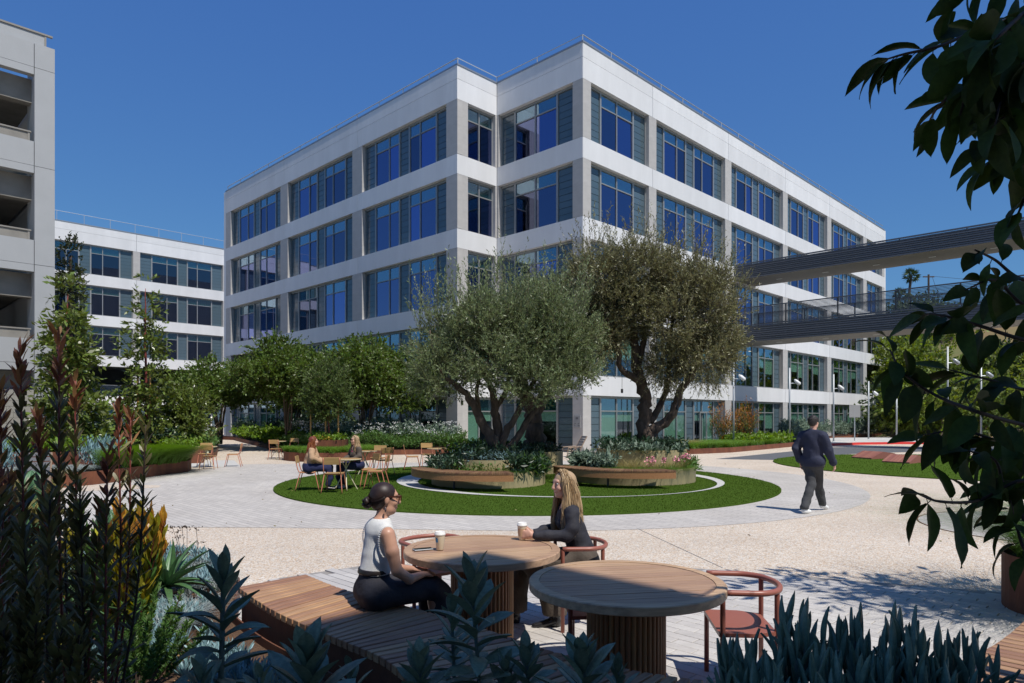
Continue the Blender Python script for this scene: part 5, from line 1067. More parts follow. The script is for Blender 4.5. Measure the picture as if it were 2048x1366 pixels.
t = thing("dark_planter", "dark steel planter edge at the bottom right corner", "planter", (P0[0], 1.9, 0)); ob("panel", boxm(0, 1.2, 0, .02, 0, P0[2]-.03, "steel_dark"), t, (0, .25, 0)); ob("rim", boxm(0, 1.2, -.01, .03, P0[2]-.03, P0[2]-.02, "steel_dark"), t, (0, .25, 0))
# leucadendron shrubs: stems with many narrow leaves
def leuco(t, base, top, n, L, w, m, tipm=None, f0=.12, el=(.05, .95), bend=.05, side=0):
    """one stem of narrow ascending leaves"""
    b = np.array(base); tp = np.array(top); o0 = np.array(t.location); ff = f0+(1-f0)*RNG.random(n)**.85; cv = curve3([Vector(base), Vector(base).lerp(Vector(top), .5)+Vector((side, 0, 0)), Vector(top)], 20)
    cp = np.array([tuple(p) for p in cv]); P = np.stack([np.interp(ff*20, np.arange(21), cp[:, k]) for k in range(3)], 1); a = RNG.random(n)*2*np.pi
    e = el[0]+(el[1]-el[0])*ff+RNG.normal(size=n)*.14; ax = (tp-b)/np.linalg.norm(tp-b); D = np.stack([np.cos(a)*np.cos(e), np.sin(a)*np.cos(e), np.sin(e)], 1)+ax*.2
    ll = L*(.65+.6*RNG.random(n))*(1-.3*ff); V, F = leaves2(P, D, ll, w*(.8+.4*RNG.random(n)))
    hi = ff > .88
    k = len(V)//n; Fi = F.reshape(-1, n, 4) if False else F
    own = (F[:, 0]//k); selr = hi[own]
    if tipm is None: ob("foliage", mesh("f", V-o0, F, m), t, kind="stuff")
    else: ob("foliage", mesh("f", V-o0, F[~selr], m), t, kind="stuff"); ob("tip_leaves", mesh("f", V-o0, F[selr], tipm), t, kind="stuff")
    mb = MB(); mb.tube([p-Vector(t.location) for p in cv], [.007-.004*i/20 for i in range(21)], 6); ob("stem", mb.mesh("s", "stem_red" if tipm else "stem_dark", True), t)
def leaves2(P, D, L, Wd):
    """two-segment lanceolate leaves with a fold: 8 verts, 3 quads"""
    n = len(P); D = D/np.linalg.norm(D, axis=1)[:, None]; R = rand_unit(n)*.5+np.array([0, 0, 1.]); S_ = np.cross(D, R); S_ /= np.linalg.norm(S_, axis=1)[:, None]; N = np.cross(S_, D); L = L[:, None]; W_ = Wd[:, None]/2
    rows = [(0, .25, 0), (.35, .9, .03), (.7, .85, .05), (1, .06, .02)]; V = []
    for t_, wd, c in rows: q = P+D*L*t_+N*L*c; V += [q-S_*W_*wd, q+S_*W_*wd]
    V = np.stack(V, 1).reshape(-1, 3); b = np.arange(n)[:, None]*8; F = np.concatenate([np.concatenate([b+2*i, b+2*i+1, b+2*i+3, b+2*i+2], 1) for i in range(3)]); return V, F
stemsA = [(40, 690, 2.5, 60), (118, 670, 2.6, 150), (0, 775, 2.4, 10), (75, 830, 2.7, 90), (-20, 900, 2.3, 0), (20, 960, 2.6, 30), (150, 760, 2.9, 150)]
stemsB = [(215, 905, 2.5, 215), (100, 1000, 2.4, 140), (160, 985, 2.6, 190), (45, 1060, 2.3, 60), (292, 850, 3.1, 215), (236, 810, 3.1, 205), (262, 835, 3.15, 212), (205, 1010, 2.6, 200)]
ta = thing("leucadendron_shrub", "tall dark red tipped shrub at the left edge of the picture", "shrub", (-1.75, 2.6, GZ))
for px, py, Y, bx in stemsA: leuco(ta, ground_px(bx, Y), at_px(px, py, Y), 200, .098, .016, "leuco_leaf", "leuco_red", side=random.uniform(-.04, .04))
tb = thing("leucadendron_shrub", "dark shrub with upright leafy stems and reddish tips, right of the leftmost one", "shrub", (-1.45, 2.55, GZ))
for i, (px, py, Y, bx) in enumerate(stemsB): leuco(tb, ground_px(bx, Y), at_px(px, py, Y), 180 if Y < 3 else 120, .098, .015, "leuco_leaf", "leuco_red" if i > 4 or i == 0 else None, side=random.uniform(-.05, .05))
# bushy mass of shorter stems
tm = thing("bushy_shrub", "dense brown green shrub with splayed leaves behind the tall dark stems on the left", "shrub", (-1.8, 3.0, GZ))
for i in range(15):
    px = -30+i*12.5+random.uniform(-8, 8); Y = random.uniform(2.7, 3.3); yy = random.uniform(900, 1060)+max(0, px-200)*.5
    leuco(tm, ground_px(px+random.uniform(-20, 20), Y), at_px(px+random.uniform(-25, 25), yy, Y), 150, .10, .016, "leuco_leaf" if i % 3 else "leuco_mid", "leuco_red" if i % 4 == 0 else None, side=random.uniform(-.06, .06), el=(0, .8), f0=.1)
# low dark mass under them
tc_ = thing("dark_shrub", "low dark leafy shrub filling the lower left corner", "shrub", (-1.6, 2.3, GZ))
for i in range(14):
    px = random.uniform(-30, 210); leuco(tc_, ground_px(px, 2.2), at_px(px+random.uniform(-50, 40), random.uniform(1150, 1280), 2.2), 170, .075, .015, "leuco_leaf", None, side=random.uniform(-.05, .05), f0=.02)
# sunlit yellow protea shrub
tp_ = thing("yellow_shrub", "sunlit yellow and orange leaved shrub behind the dark stems on the left", "shrub", (-2.4, 4.3, GZ))
for i in range(26):
    px = 205+i*5.2+random.uniform(-6, 6); leuco(tp_, ground_px(250+random.uniform(-30, 30), 4.3), at_px(px, 1005+random.uniform(0, 70)+abs(px-270)*.35, 4.2+random.uniform(-.2, .2)), 85, .135, .034, "green_leaf" if i % 3 == 0 else "protea_leaf", "protea_orange" if i % 2 else "protea_leaf", f0=.3, el=(.6, 1.3))
for i in range(10):
    px = random.uniform(90, 215); leuco(tp_, ground_px(px, 4.4), at_px(px+random.uniform(-20, 20), random.uniform(1010, 1120), 4.4), 90, .12, .024, "protea_leaf" if i % 2 else "green_leaf", None, f0=.1, el=(.6, 1.3))
# cactus
x, y, _ = at_px(64, 1000, 4.6); t = thing("cactus", "green ribbed column cactus with pale spines behind the left shrubs", "cactus", (x, y, GZ)); V = []; F = []; nz, na = 30, 48; H_ = CAMZ-(940-HY)*4.6/FPX-GZ
for i in range(nz+1):
    z = H_*i/nz; e = max(0, (z-H_+.09)/.09); rb = .075*math.sqrt(max(0, 1-e*e))
    for j in range(na): a = j/na*2*math.pi; r = rb*(1+.16*math.cos(8*a)); V.append((r*math.cos(a), r*math.sin(a), z))
ob("stem", mesh("c", V, [(i*na+j, i*na+(j+1) % na, (i+1)*na+(j+1) % na, (i+1)*na+j) for i in range(nz) for j in range(na)], "cactus_skin", True), t)
P = np.array([(.087*math.cos(2*math.pi*k/8), .087*math.sin(2*math.pi*k/8), z) for k in range(8) for z in np.arange(.05, H_-.08, .035)]); P = np.repeat(P, 5, 0); V, F = leaves(P, rand_unit(len(P)), .014, .004); ob("spines", mesh("sp", V, F, "spine"), t)
for lb, px, py, Y in (("smaller green column cactus behind the yellow shrub, left of it", 218, 1070, 4.9),):
    c = copy_thing(t, ((px-1024)/FPX*Y, Y, GZ-.3), 0, lb)
# agave
AM = [leaf_mesh("agave_leaf", 1, .13, "agave_leaf", bend=b, fold=.3, thick=.03, peak=.38, base=.6) for b in (.5, .9, .2)]
def agave(lb, px, py, Y, n, L, nm="agave", M=AM, zoff=0.0, w=1.0):
    x, y, z = gp(px, py, 0, Y); t = thing(nm, lb, "plant", (x, y, z)); 
    for i in range(n):
        f = i/n; a = i*2.4; el = 1.4-1.35*f**.8; put_leaf(t, M[1] if f > .6 else M[random.choice((0, 2))], (.02*math.cos(a), .02*math.sin(a), .04), (math.cos(a)*math.cos(el), math.sin(a)*math.cos(el), math.sin(el)), L*random.uniform(.85, 1.1), 0, w)
agave("green agave rosette in the sun at the far end of the near bed", 332, 1182, 5.6, 34, .40, w=1.1)
agave("small dark agave at the left, below the yellow shrub", 150, 1240, 4.0, 20, .25)
tufts("near_fescue", [(*gp(345, 1195, 0, 5.0)[:2], GZ), (*gp(322, 1215, 0, 4.8)[:2], GZ), (*gp(385, 1175, 0, 5.3)[:2], GZ)], 420, .26, .0035, "fescue_blade", "pale blue fescue tufts in front of the sunlit agave", lean=.9, droop=.6, rad=.05, segs=4)
tufts("near_fescue", scatter([(-3.2, 5.9), (-2.6, 6.0), (-2.6, 6.6), (-3.3, 7.3)], 14, GZ), 160, .20, .004, "fescue_blade", lean=.9, droop=.6, rad=.05)
# chalk stick ground cover in the sun
def sticks(P, n, L, w, m="blue_leaf"):
    P = np.repeat(np.asarray(P, float), n, 0); a = RNG.random(len(P))*6.28; e = .5+RNG.random(len(P))*.9; D = np.stack([np.cos(a)*np.cos(e), np.sin(a)*np.cos(e), np.sin(e)], 1); r = .05*RNG.random(len(P)); P = P+D*r[:, None]; P[:, 2] += .03
    V1, F1 = leaves2(P, D, L*(.7+.6*RNG.random(len(P))), np.full(len(P), w)); return V1, F1
Q = scatter([(-2.25, 5.0), (-1.9, 4.55), (-1.35, 4.0), (-1.0, 3.65), (-1.7, 3.5), (-2.4, 3.9), (-3.0, 4.6), (-3.0, 5.4), (-2.4, 5.6)], 230, GZ); Q = Q[(np.sin(Q[:, 0]*7)+np.sin(Q[:, 1]*6+1)+RNG.normal(size=len(Q))*.5) > -.45]
V, F = sticks(Q, 42, .075, .013); o = ob("blue_chalk_sticks", mesh("s", V, F, "blue_leaf"), kind="stuff"); o["label"] = "pale blue chalk stick ground cover beside the slat bench"; o["category"] = "ground cover"
Q = scatter([(-2.6, 6.2), (-3.3, 7.5), (-4.6, 8.0), (-5.5, 7.6), (-4.2, 6.4), (-3.1, 5.8)], 230, GZ); V, F = sticks(Q, 34, .08, .015); ob("blue_chalk_sticks", mesh("s", V, F, "blue_leaf"), kind="stuff")
Q = scatter([(-.9, 3.6), (-.5, 3.1), (-.3, 2.9), (-1.2, 3.0)], 16, GZ); V, F = sticks(Q, 50, .08, .014, ); ob("blue_chalk_sticks", mesh("s", V, F, "blue_succulent"), kind="stuff")
# needle leaved green shrub
x, y = at_px(272, 1250, 3.9)[:2]; t = thing("needle_shrub", "bushy fine leaved green shrub in dappled sun, lower left", "shrub", (x, y, GZ))
for i in range(46):
    a = random.random()*6.28; r = .42*math.sqrt(random.random()); tz = .30+.30*random.random()*(1-r)
    b = (x+r*.25*math.cos(a), y+r*.25*math.sin(a), GZ); tp = (x+r*math.cos(a), y+r*math.sin(a), GZ+tz); n = 190
    P = np.array(b)+(np.array(tp)-np.array(b))*(.25+.75*RNG.random(n))[:, None]; D = rand_unit(n); D[:, 2] = np.abs(D[:, 2])+.4; V, F = leaves(P, D, .035, .009); 
    if i == 0: VV, FF = V, F
    else: VV, FF = join((VV, FF), (V, F))
    if i % 5 == 0: ob("stem", MB().tube([Vector(b)-t.location, Vector(tp)-t.location], .004, 5).mesh("s", "stem_dark"), t)
ob("foliage", mesh("f", VV-np.array(t.location), FF, "green_leaf"), t, kind="stuff")
# dry flower heads at the bed's far edge
P = scatter([(-2.7, 6.2), (-3.5, 7.5), (-4.6, 8.0), (-4.6, 7.4), (-3.3, 6.2)], 26, GZ); t = thing("dried_flowers", "dry brown flower heads on thin stalks along the far edge of the near bed", "flowers", (-3.4, 7.2, GZ)); mb = MB(); hd = []
for p in P:
    tp = Vector(p)+Vector((random.gauss(0, .06), random.gauss(0, .04), random.uniform(.25, .42))); mb.tube([Vector(p)-t.location, tp-t.location], .0025, 4)
    for k in range(9): hd.append(tuple(tp-t.location+Vector((random.gauss(0, .03), random.gauss(0, .03), random.gauss(0, .008)))))
ob("stalks", mb.mesh("s", "stem_dark"), t); hd = np.array(hd); hd = np.repeat(hd, 3, 0); V, F = leaves(hd, rand_unit(len(hd)), .016, .014); ob("heads", mesh("h", V, F, "stem_dark"), t)
P = scatter([(-1.6, 3.4), (-1.2, 3.1), (-.9, 3.3), (-1.3, 3.8)], 40, GZ); tufts("dry_stalks", P, 30, .22, .004, "gold_blade", lean=.6, droop=.2, rad=.06)
leafy("dark_rosettes", scatter([(-.95, 3.1), (-.4, 2.6), (.3, 2.5), (-.7, 2.4)], 60, GZ), .25, .05, .022, "dark_leaf", per=14, twig=.08)
# corten planter with grass on the right edge
cx, cy = 5.12, 6.15; o = bed("corten_planter", "corten planter with fine dark grass at the right edge of the picture", circle(cx, cy, .58, 40), .52)
tufts("edge_grass", scatter(circle(cx, cy, .5, 16), 26, .5), 150, .95, .005, "grass_blade", "fine green grass fountain in the corten planter at the right edge", lean=1.0, droop=.8, rad=.12, segs=5)
# ---------------------------------------------------------------- overhanging tree on the right
CM = [leaf_mesh("canopy_leaf", 1, wd, "canopy_leaf", bend=b, fold=.14, peak=.42, base=.1, wave=wv) for wd, b, wv in ((.40, .5, .03), (.36, .8, .04), (.45, .3, .05), (.34, 1.1, .02))]
TR = (3.35, 2.7, 0); tr = thing("overhanging_tree", "dark broad leaved tree whose branches hang into the right side of the picture", "tree", TR)
mb = MB(); limb(mb, [(0, 0, 0), (-.05, .05, 1.2), (-.05, 0, 2.4), (-.02, .05, 3.6), (.15, .2, 4.6)], .085, .03, 10, 20); ob("trunk", mb.mesh("t", "bark_olive", True), tr)
BRN = [([(2150, -20), (2048, 50), (1960, 60), (1880, 92), (1810, 108), (1775, 118)], 2.35, 17), ([(2150, 150), (2048, 150), (1950, 160), (1880, 210), (1850, 260)], 2.45, 16), ([(2150, 180), (2060, 200), (1990, 250), (1950, 300)], 2.3, 13), ([(2130, 60), (2040, 90), (1990, 130), (1930, 190)], 2.6, 14), ([(2150, -60), (2040, -20), (1950, -30), (1900, 20)], 2.5, 12),
    ([(2120, 300), (2060, 380), (2030, 440)], 2.3, 7), ([(2150, 560), (2048, 560), (1990, 520), (1950, 500)], 2.4, 7), ([(2150, 700), (2048, 680), (1960, 652), (1890, 632), (1850, 628)], 2.35, 16), ([(2150, 870), (2048, 850), (1950, 822), (1870, 790), (1805, 745), (1780, 700)], 2.3, 23),
    ([(2150, 640), (2048, 610), (1990, 560), (1930, 580)], 2.5, 9), ([(2150, 800), (2050, 780), (1980, 760), (1900, 740)], 2.6, 15), ([(2150, 980), (2048, 960), (1960, 1000), (1880, 1003), (1830, 985)], 2.2, 15), ([(2150, 1100), (2060, 1050), (2010, 980), (1990, 920), (1930, 900)], 2.25, 18), ([(2150, 1160), (2060, 1110), (2035, 1060), (2020, 1000)], 2.2, 10), ([(2150, 900), (2060, 900), (1990, 880), (1920, 860), (1850, 870)], 2.45, 18), ([(2140, 200), (2070, 230), (2045, 290), (2040, 360)], 2.35, 10), ([(2150, 0), (2060, 20), (2000, 70), (1950, 120), (1920, 230)], 2.2, 18), ([(2150, 100), (2060, 120), (2010, 180), (1985, 270)], 2.15, 16), ([(2150, -40), (2070, 0), (2010, 40), (1930, 60)], 2.7, 18), ([(2150, 60), (2080, 90), (2040, 160), (2000, 240)], 2.5, 20), ([(2150, 120), (2060, 170), (1980, 200), (1900, 200)], 2.7, 20), ([(2150, 20), (2080, 60), (1990, 90), (1890, 130)], 2.6, 20), ([(2150, 230), (2090, 260), (2040, 300), (1970, 330)], 2.6, 16), ([(2150, 250), (2080, 180), (2020, 130), (1960, 110)], 2.8, 16)]
hub = Vector((-.2, 0, 1.9))
for pts, Y, n in BRN:
    W3 = [Vector(gp(px, py, 0, Y+.12*math.sin(i*1.3+px)))-Vector(TR) for i, (px, py) in enumerate(pts)]; cv = curve3(W3, 24)
    hz_ = min(4.0, max(.9, cv[0].z*.75+.35+random.uniform(-.15, .15))); st = Vector((-.05+.0*hz_, random.uniform(-.03, .06), hz_)); back = [st, st.lerp(cv[0], .35)+Vector((0, random.uniform(-.22, .30), random.uniform(.10, .25))), st.lerp(cv[0], .7)+Vector((0, random.uniform(-.12, .15), random.uniform(.05, .14))), cv[0]]
    bk = curve3(back, 14); ob("branch", MB().tube(bk[:-1]+cv, [.015-.006*i/14 for i in range(14)]+[.009-.0062*i/24 for i in range(25)], 6).mesh("b", "stem_dark", True), tr)
    for i in range(15):
        k = random.randrange(3, 14); d = Vector((random.uniform(-1, .4), random.uniform(-1, 1), random.uniform(-1.1, .3))); put_leaf(tr, random.choice(CM), bk[k]+d.normalized()*.015, d, random.uniform(.11, .19), random.uniform(-1.1, 1.1))
    n = int(n*1.12)
    for i in range(n):
        f = .18+.82*(i+.5)/n; k = min(23, int(f*24)); p = cv[k].lerp(cv[k+1], f*24-k); tg = (cv[k+1]-cv[k]).normalized(); sd_ = -1 if i % 2 else 1
        sidev = tg.cross(Vector((0, 1, 0))).normalized()*sd_
        d = tg*random.uniform(.2, .9)+sidev*random.uniform(.3, .9)+Vector((random.uniform(-.3, .3), random.uniform(-.7, .5), -random.uniform(.1, 1.1)))
        L = random.uniform(.11, .19)
        if i >= n-2: d = tg+Vector((0, 0, -.25))+sidev*.3
        d.normalize(); pt = p+d*.018
        ob("petiole", BOXC.setdefault('pet', MB().tube([(0, 0, 0), (1, 0, 0)], .05, 4).mesh("p", "stem_dark")), tr, p, aim(d)).scale = (.02, .03, .03)
        o = put_leaf(tr, random.choice(CM), pt, d, L, random.uniform(-1.1, 1.1), random.uniform(.85, 1.15))
# the sunlit crown of the same kind of tree beside it, out of the picture, that casts the leaf shadow
x, y = 5.5, 4.85; t = tree("shade_tree", "leafy tree standing just outside the right edge that shades the terrace", (x, y-.9, 0), [([(x, y-.9, 0), (x, y-.8, 1.5), (x, y-.3, 3), (x-.2, y, 4)], .08, .03)], "bark_olive",
    [(("canopy_shade_leaf", [(x-.3, y+.2, 4.1, 1.0, .65, .45), (x+.5, y, 4.2, 1.0, .8, .5), (x-1.0, y+.3, 4.0, .55, .35, .3)], 230, .4, .20, .08, 7, "stem_dark"), dict(rmin=.2, upb=.1))])
# ---------------------------------------------------------------- people: smooth bodies from a distance field
class SDF:
    """grid field of smoothly joined tapered limbs; every primitive only touches its own box of the grid"""
    def __init__(s, lo, hi, h):
        s.lo = np.array(lo, float); s.h = h; s.n = np.ceil((np.array(hi)-s.lo)/h).astype(int)+1; s.g = np.full(s.n, 0.5, np.float32)
    def _box(s, lo, hi, m):
        a = np.clip(np.floor((np.array(lo)-m-s.lo)/s.h).astype(int), 0, s.n); b = np.clip(np.ceil((np.array(hi)+m-s.lo)/s.h).astype(int)+1, 0, s.n); sl = tuple(slice(i, j) for i, j in zip(a, b))
        ax = [s.lo[k]+s.h*np.arange(a[k], b[k]) for k in range(3)]; return sl, np.stack(np.meshgrid(*ax, indexing='ij'), -1)
    def _mix(s, sl, d, k, cut=False):
        g = s.g[sl]
        if cut: s.g[sl] = np.maximum(g, -d); return
        if k <= 0: s.g[sl] = np.minimum(g, d); return
        q = np.maximum(k-np.abs(g-d), 0)/k; s.g[sl] = np.minimum(g, d)-q*q*k*.25
    def cap(s, a, b, ra, rb, k=.02, flat=None, cut=False):
        """tapered capsule; flat=(axis vector, factor) squeezes it along that axis"""
        a = np.array(a, float); b = np.array(b, float); m = max(ra, rb)*1.6+k+s.h*3; sl, P = s._box(np.minimum(a, b), np.maximum(a, b), m)
        if P.size == 0: return s
        ab = b-a; t = np.clip(((P-a)@ab)/max(ab@ab, 1e-9), 0, 1); q = P-a-t[..., None]*ab
        if flat is not None: ax = nrm(flat[0]); q = q+((q@ax)*(1/flat[1]-1))[..., None]*ax
        d = np.linalg.norm(q, axis=-1)-(ra+(rb-ra)*t)
        if flat is not None: d = d*min(1, flat[1]+.15)
        s._mix(sl, d.astype(np.float32), k, cut); return s
    def ell(s, c, r, R=None, k=.02, cut=False):
        c = np.array(c, float); r = np.array(r, float); m = r.max()*.2+k+s.h*3; sl, P = s._box(c-r.max(), c+r.max(), m)
        if P.size == 0: return s
        q = P-c
        if R is not None: q = q@np.array(R)
        l = np.linalg.norm(q/r, axis=-1); l2 = np.linalg.norm(q/(r*r), axis=-1); s._mix(sl, (l*(l-1)/np.maximum(l2, 1e-6)).astype(np.float32), k, cut); return s
    def chain(s, pts, k=.02, flat=None):
        for (a, ra), (b, rb) in zip(pts, pts[1:]): s.cap(a, b, ra, rb, k, flat)
        return s
    def keep(s, p, n):
        """keep the side of the plane through p that n points away from"""
        n = nrm(n); ax = [s.lo[k]+s.h*np.arange(s.n[k]) for k in range(3)]; d = (ax[0][:, None, None]-p[0])*n[0]+(ax[1][None, :, None]-p[1])*n[1]+(ax[2][None, None, :]-p[2])*n[2]; s.g = np.maximum(s.g, d.astype(np.float32)); return s
    def folds(s, amp, fr, seed=0, st=(1, 1, 1)):
        ax = [(s.lo[k]+s.h*np.arange(s.n[k]))*fr*st[k] for k in range(3)]; X, Y, Z = ax[0][:, None, None], ax[1][None, :, None], ax[2][None, None, :]
        s.g = s.g+(amp*(np.sin(X+1.7*np.sin(Z*.8+seed)+seed)*np.sin(Z*1.3+1.3*np.sin(Y*1.1+seed))+.5*np.sin(Y*2.1+X*1.3+Z*1.9+seed*2))).astype(np.float32); return s
    def mesh(s, name, m, off=(0, 0, 0)):
        g = s.g; I = g < 0; c = [slice(0, -1), slice(1, None)]; n = np.array(g.shape)-1
        cnt = sum(I[c[a], c[b], c[d]].astype(np.int8) for a in (0, 1) for b in (0, 1) for d in (0, 1)); act = (cnt > 0) & (cnt < 8); idx = -np.ones(n, np.int64); ijk = np.argwhere(act); idx[act] = np.arange(len(ijk))
        acc = np.zeros((len(ijk), 3)); w = np.zeros(len(ijk)); cs = [(a, b, d) for a in (0, 1) for b in (0, 1) for d in (0, 1)]
        for p in cs:
            for ax in range(3):
                if p[ax] == 0:
                    q = list(p); q[ax] = 1; g0 = g[ijk[:, 0]+p[0], ijk[:, 1]+p[1], ijk[:, 2]+p[2]]; g1 = g[ijk[:, 0]+q[0], ijk[:, 1]+q[1], ijk[:, 2]+q[2]]; x = (g0 < 0) != (g1 < 0); t = np.where(x, g0/np.where(x, g0-g1, 1), 0); v = np.zeros((len(ijk), 3)); v += p; v[:, ax] += t; acc[x] += v[x]; w[x] += 1
        V = s.lo+s.h*(ijk+acc/w[:, None])-np.array(off); F = []
        for ax in range(3):
            a, b = [k for k in range(3) if k != ax]; lo = [slice(1, -1)]*3; hi = [slice(1, -1)]*3; lo[ax] = slice(0, -1); hi[ax] = slice(1, None)
            A_ = I[tuple(lo)]; B_ = I[tuple(hi)]; e = np.argwhere(A_ != B_); 
            if len(e) == 0: continue
            inside = A_[tuple(e.T)]; e = e.copy(); e[:, a] += 1; e[:, b] += 1
            def cell(da, db): q = e.copy(); q[:, a] -= da; q[:, b] -= db; return idx[tuple(q.T)]
            Q = np.stack([cell(1, 1), cell(0, 1), cell(0, 0), cell(1, 0)], 1); fl = inside if ax != 1 else ~inside; Q[~fl] = Q[~fl][:, ::-1]; F.append(Q)
        F = np.concatenate(F); F = F[(F >= 0).all(1)]; return mesh(name, V, F, m, smooth=True)
def frame(f, up=(0, 0, 1)):
    """rows: right, forward, up of a head or body looking along f"""
    f = nrm(f); r = nrm(np.cross(f, up)); return np.array([r, f, np.cross(r, f)])
class Head:
    def __init__(s, c, look, tilt=(0, 0, 1)): s.c = np.array(c, float); s.R = frame(look, tilt)
    def p(s, x, y, z): return s.c+np.array([x, y, z])@s.R      # x right, y forward, z up
    def build(s, F, female=True):
        R = s.R.T; F.ell(s.p(0, -.012, .025), (.073, .090, .085), R, .01); F.ell(s.p(0, .022, -.035), (.055, .062, .072), R, .03); F.ell(s.p(0, .055, -.088), (.024, .022, .02), R, .025)
        F.cap(s.p(-.035, .028, -.075), s.p(.035, .028, -.075), .026, .026, .03)
        F.cap(s.p(0, .083, .018), s.p(0, .100, -.022), .009, .013, .012); F.ell(s.p(0, .093, -.028), (.017, .011, .009), R, .008)
        F.cap(s.p(-.034, .070, .034), s.p(.034, .070, .034), .012, .012, .015); F.cap(s.p(-.018, .078, -.055), s.p(.018, .078, -.055), .0085, .0085, .008)
        for x in (-1, 1): F.ell(s.p(x*.073, -.005, -.005), (.008, .018, .030), R, .008); F.ell(s.p(x*.033, .076, .012), (.014, .012, .010), R, 0, cut=True); F.ell(s.p(x*.040, .058, -.025), (.022, .022, .02), R, .02)
    def face(s, t):
        o = np.array(t.location); R = Matrix(s.R.T).to_euler()
        for x in (-1, 1):
            e = ob("eye", BOXC.setdefault('eye', MB().lathe([(0, .011), (.006, .0092), (.0105, .003), (.0105, -.003), (0, -.011)], 14).mesh("eye", "eye_white", True)), t, tuple(s.p(x*.031, .071, .014)-o), R)
            ob("iris", BOXC.setdefault('iris', MB().lathe([(0, .002), (.0052, .001), (.0055, 0), (0, -.003)], 12).mesh("iris", "eye_dark", True)), e, (0, .0095, 0), (math.radians(-90), 0, 0))
        G = SDF(s.p(0, .08, -.055)-.05, s.p(0, .08, -.055)+.05, .0025); G.cap(s.p(-.019, .078, -.051), s.p(.019, .078, -.051), .0058, .0058, .003).cap(s.p(-.015, .080, -.061), s.p(.015, .080, -.061), .0065, .0065, .003); ob("lips", G.mesh("lips", "lip", o), t)
def hand(F, wrist, dirv, palmn, curl=.5, L=.17, thumb=1, k=.006, spread=.05):
    """palm plus four unequal bent fingers and a side thumb; palmn points out of the palm"""
    d = nrm(dirv); n = nrm(palmn); n = nrm(n-d*(n@d)); sd = np.cross(d, n)*thumb; w = np.array(wrist, float)
    F.cap(w, w+d*.035, .021, .026, .015, (n, .62))
    for i, (x, l) in enumerate(((.028, .92), (.010, 1.0), (-.009, .93), (-.026, .74))):
        b = w+d*.082*L/.17+sd*x; F.cap(w+d*.02+sd*x*.6, b, .014, .0115, .010, (n, .8)); a = 0; p = b; l0 = l*.078*L/.17
        for j, (fr, r) in enumerate(((.45, .0090), (.32, .0080), (.25, .0070))):
            a += curl*(1.0, 1.15, .7)[j]; q = p+(d*math.cos(a)+n*math.sin(a)+sd*(x*spread*8))*l0*fr; F.cap(p, q, r, r*.9, k); p = q
    p0 = w+d*.02+sd*.022; p1 = p0+d*.032+sd*.024+n*.012; p2 = p1+d*.026+sd*.004+n*.016*max(.3, curl); F.cap(p0, p1, .014, .011, .01); F.cap(p1, p2, .0105, .0085, k)
def strands(name, roots, paths, m, t, w=.0042, n=6):
    """hair: flat tapering ribbons along paths (N,n+1,3)"""
    o = np.array(t.location); P = paths-o; T = np.gradient(P, axis=1); R = rand_unit(len(P))[:, None, :]; S_ = np.cross(T, R); S_ /= np.linalg.norm(S_, axis=-1)[..., None]+1e-9
    k = P.shape[1]; ww = (w*(1-np.linspace(0, 1, k)**3*.8))[None, :, None]*(.6+.8*RNG.random((len(P), 1, 1))); V = np.stack([P-S_*ww/2, P+S_*ww/2], 2).reshape(-1, 3); b = np.arange(len(P))[:, None]*(2*k)
    F = np.concatenate([np.concatenate([b+2*i, b+2*i+1, b+2*i+3, b+2*i+2], 1) for i in range(k-1)]); return ob(name, mesh(name, V, F, m, smooth=True), t)
def long_hair(t, H, m, length, n=1500, wave=.012, back=1.0, out=.045, side=.5):
    """parted hair that falls past the shoulders; H head"""
    G = SDF(H.c-.17, H.c+.17, .005); R = H.R.T; G.ell(H.p(0, -.022, .030), (.086, .098, .090), R, .01); G.ell(H.p(0, -.05, -.03), (.078, .062, .085), R, .03)
    G.ell(H.p(0, .095, -.035), (.055, .07, .095), R, 0, cut=True); ob("hair_cap", G.mesh("hc", m, t.location), t); k = 9; out_ = []
    for i in range(n):
        a = random.uniform(-2.35, 2.35)*1.0; a = a if abs(a) > .0 else .1; sx = math.sin(a); cy = -math.cos(a); fr = random.random(); st = H.p(.02*sx, .03-.05*fr, .118); q1 = H.p(.088*sx, .01+.085*cy if cy < 0 else .055*cy, .045+random.uniform(-.02, .02)); q2 = H.p(.100*sx, -.02+.10*cy if cy < 0 else .045*cy, -.06)
        L_ = length*random.uniform(.75, 1.05); down = np.array([0, 0, -1.]); od = H.p(sx*1.0, cy*1.0*back, 0)-H.c; ph = random.uniform(0, 6.28) if i % 3 else 0; pts = [st, q1, q2]
        for j in range(1, k-1): f = j/(k-2); pts.append(q2+down*L_*f+od*out*f*(1.2-.5*f)+np.array([math.sin(f*9+ph+a*2), math.cos(f*8+ph), 0])*wave*f)
        out_.append(np.array(pts)+RNG.normal(size=(1, 3))*.006)
    A_ = np.array(out_); c = np.stack([np.array([tuple(v) for v in curve3([tuple(p) for p in r], 16)]) for r in A_[:]]); strands("hair", None, c, m, t)
def person(label, base): return thing("person", label, "person", base, 0)
def field(P, pad, h): P = np.array(P, float); return SDF(P.min(0)-pad, P.max(0)+pad, h)

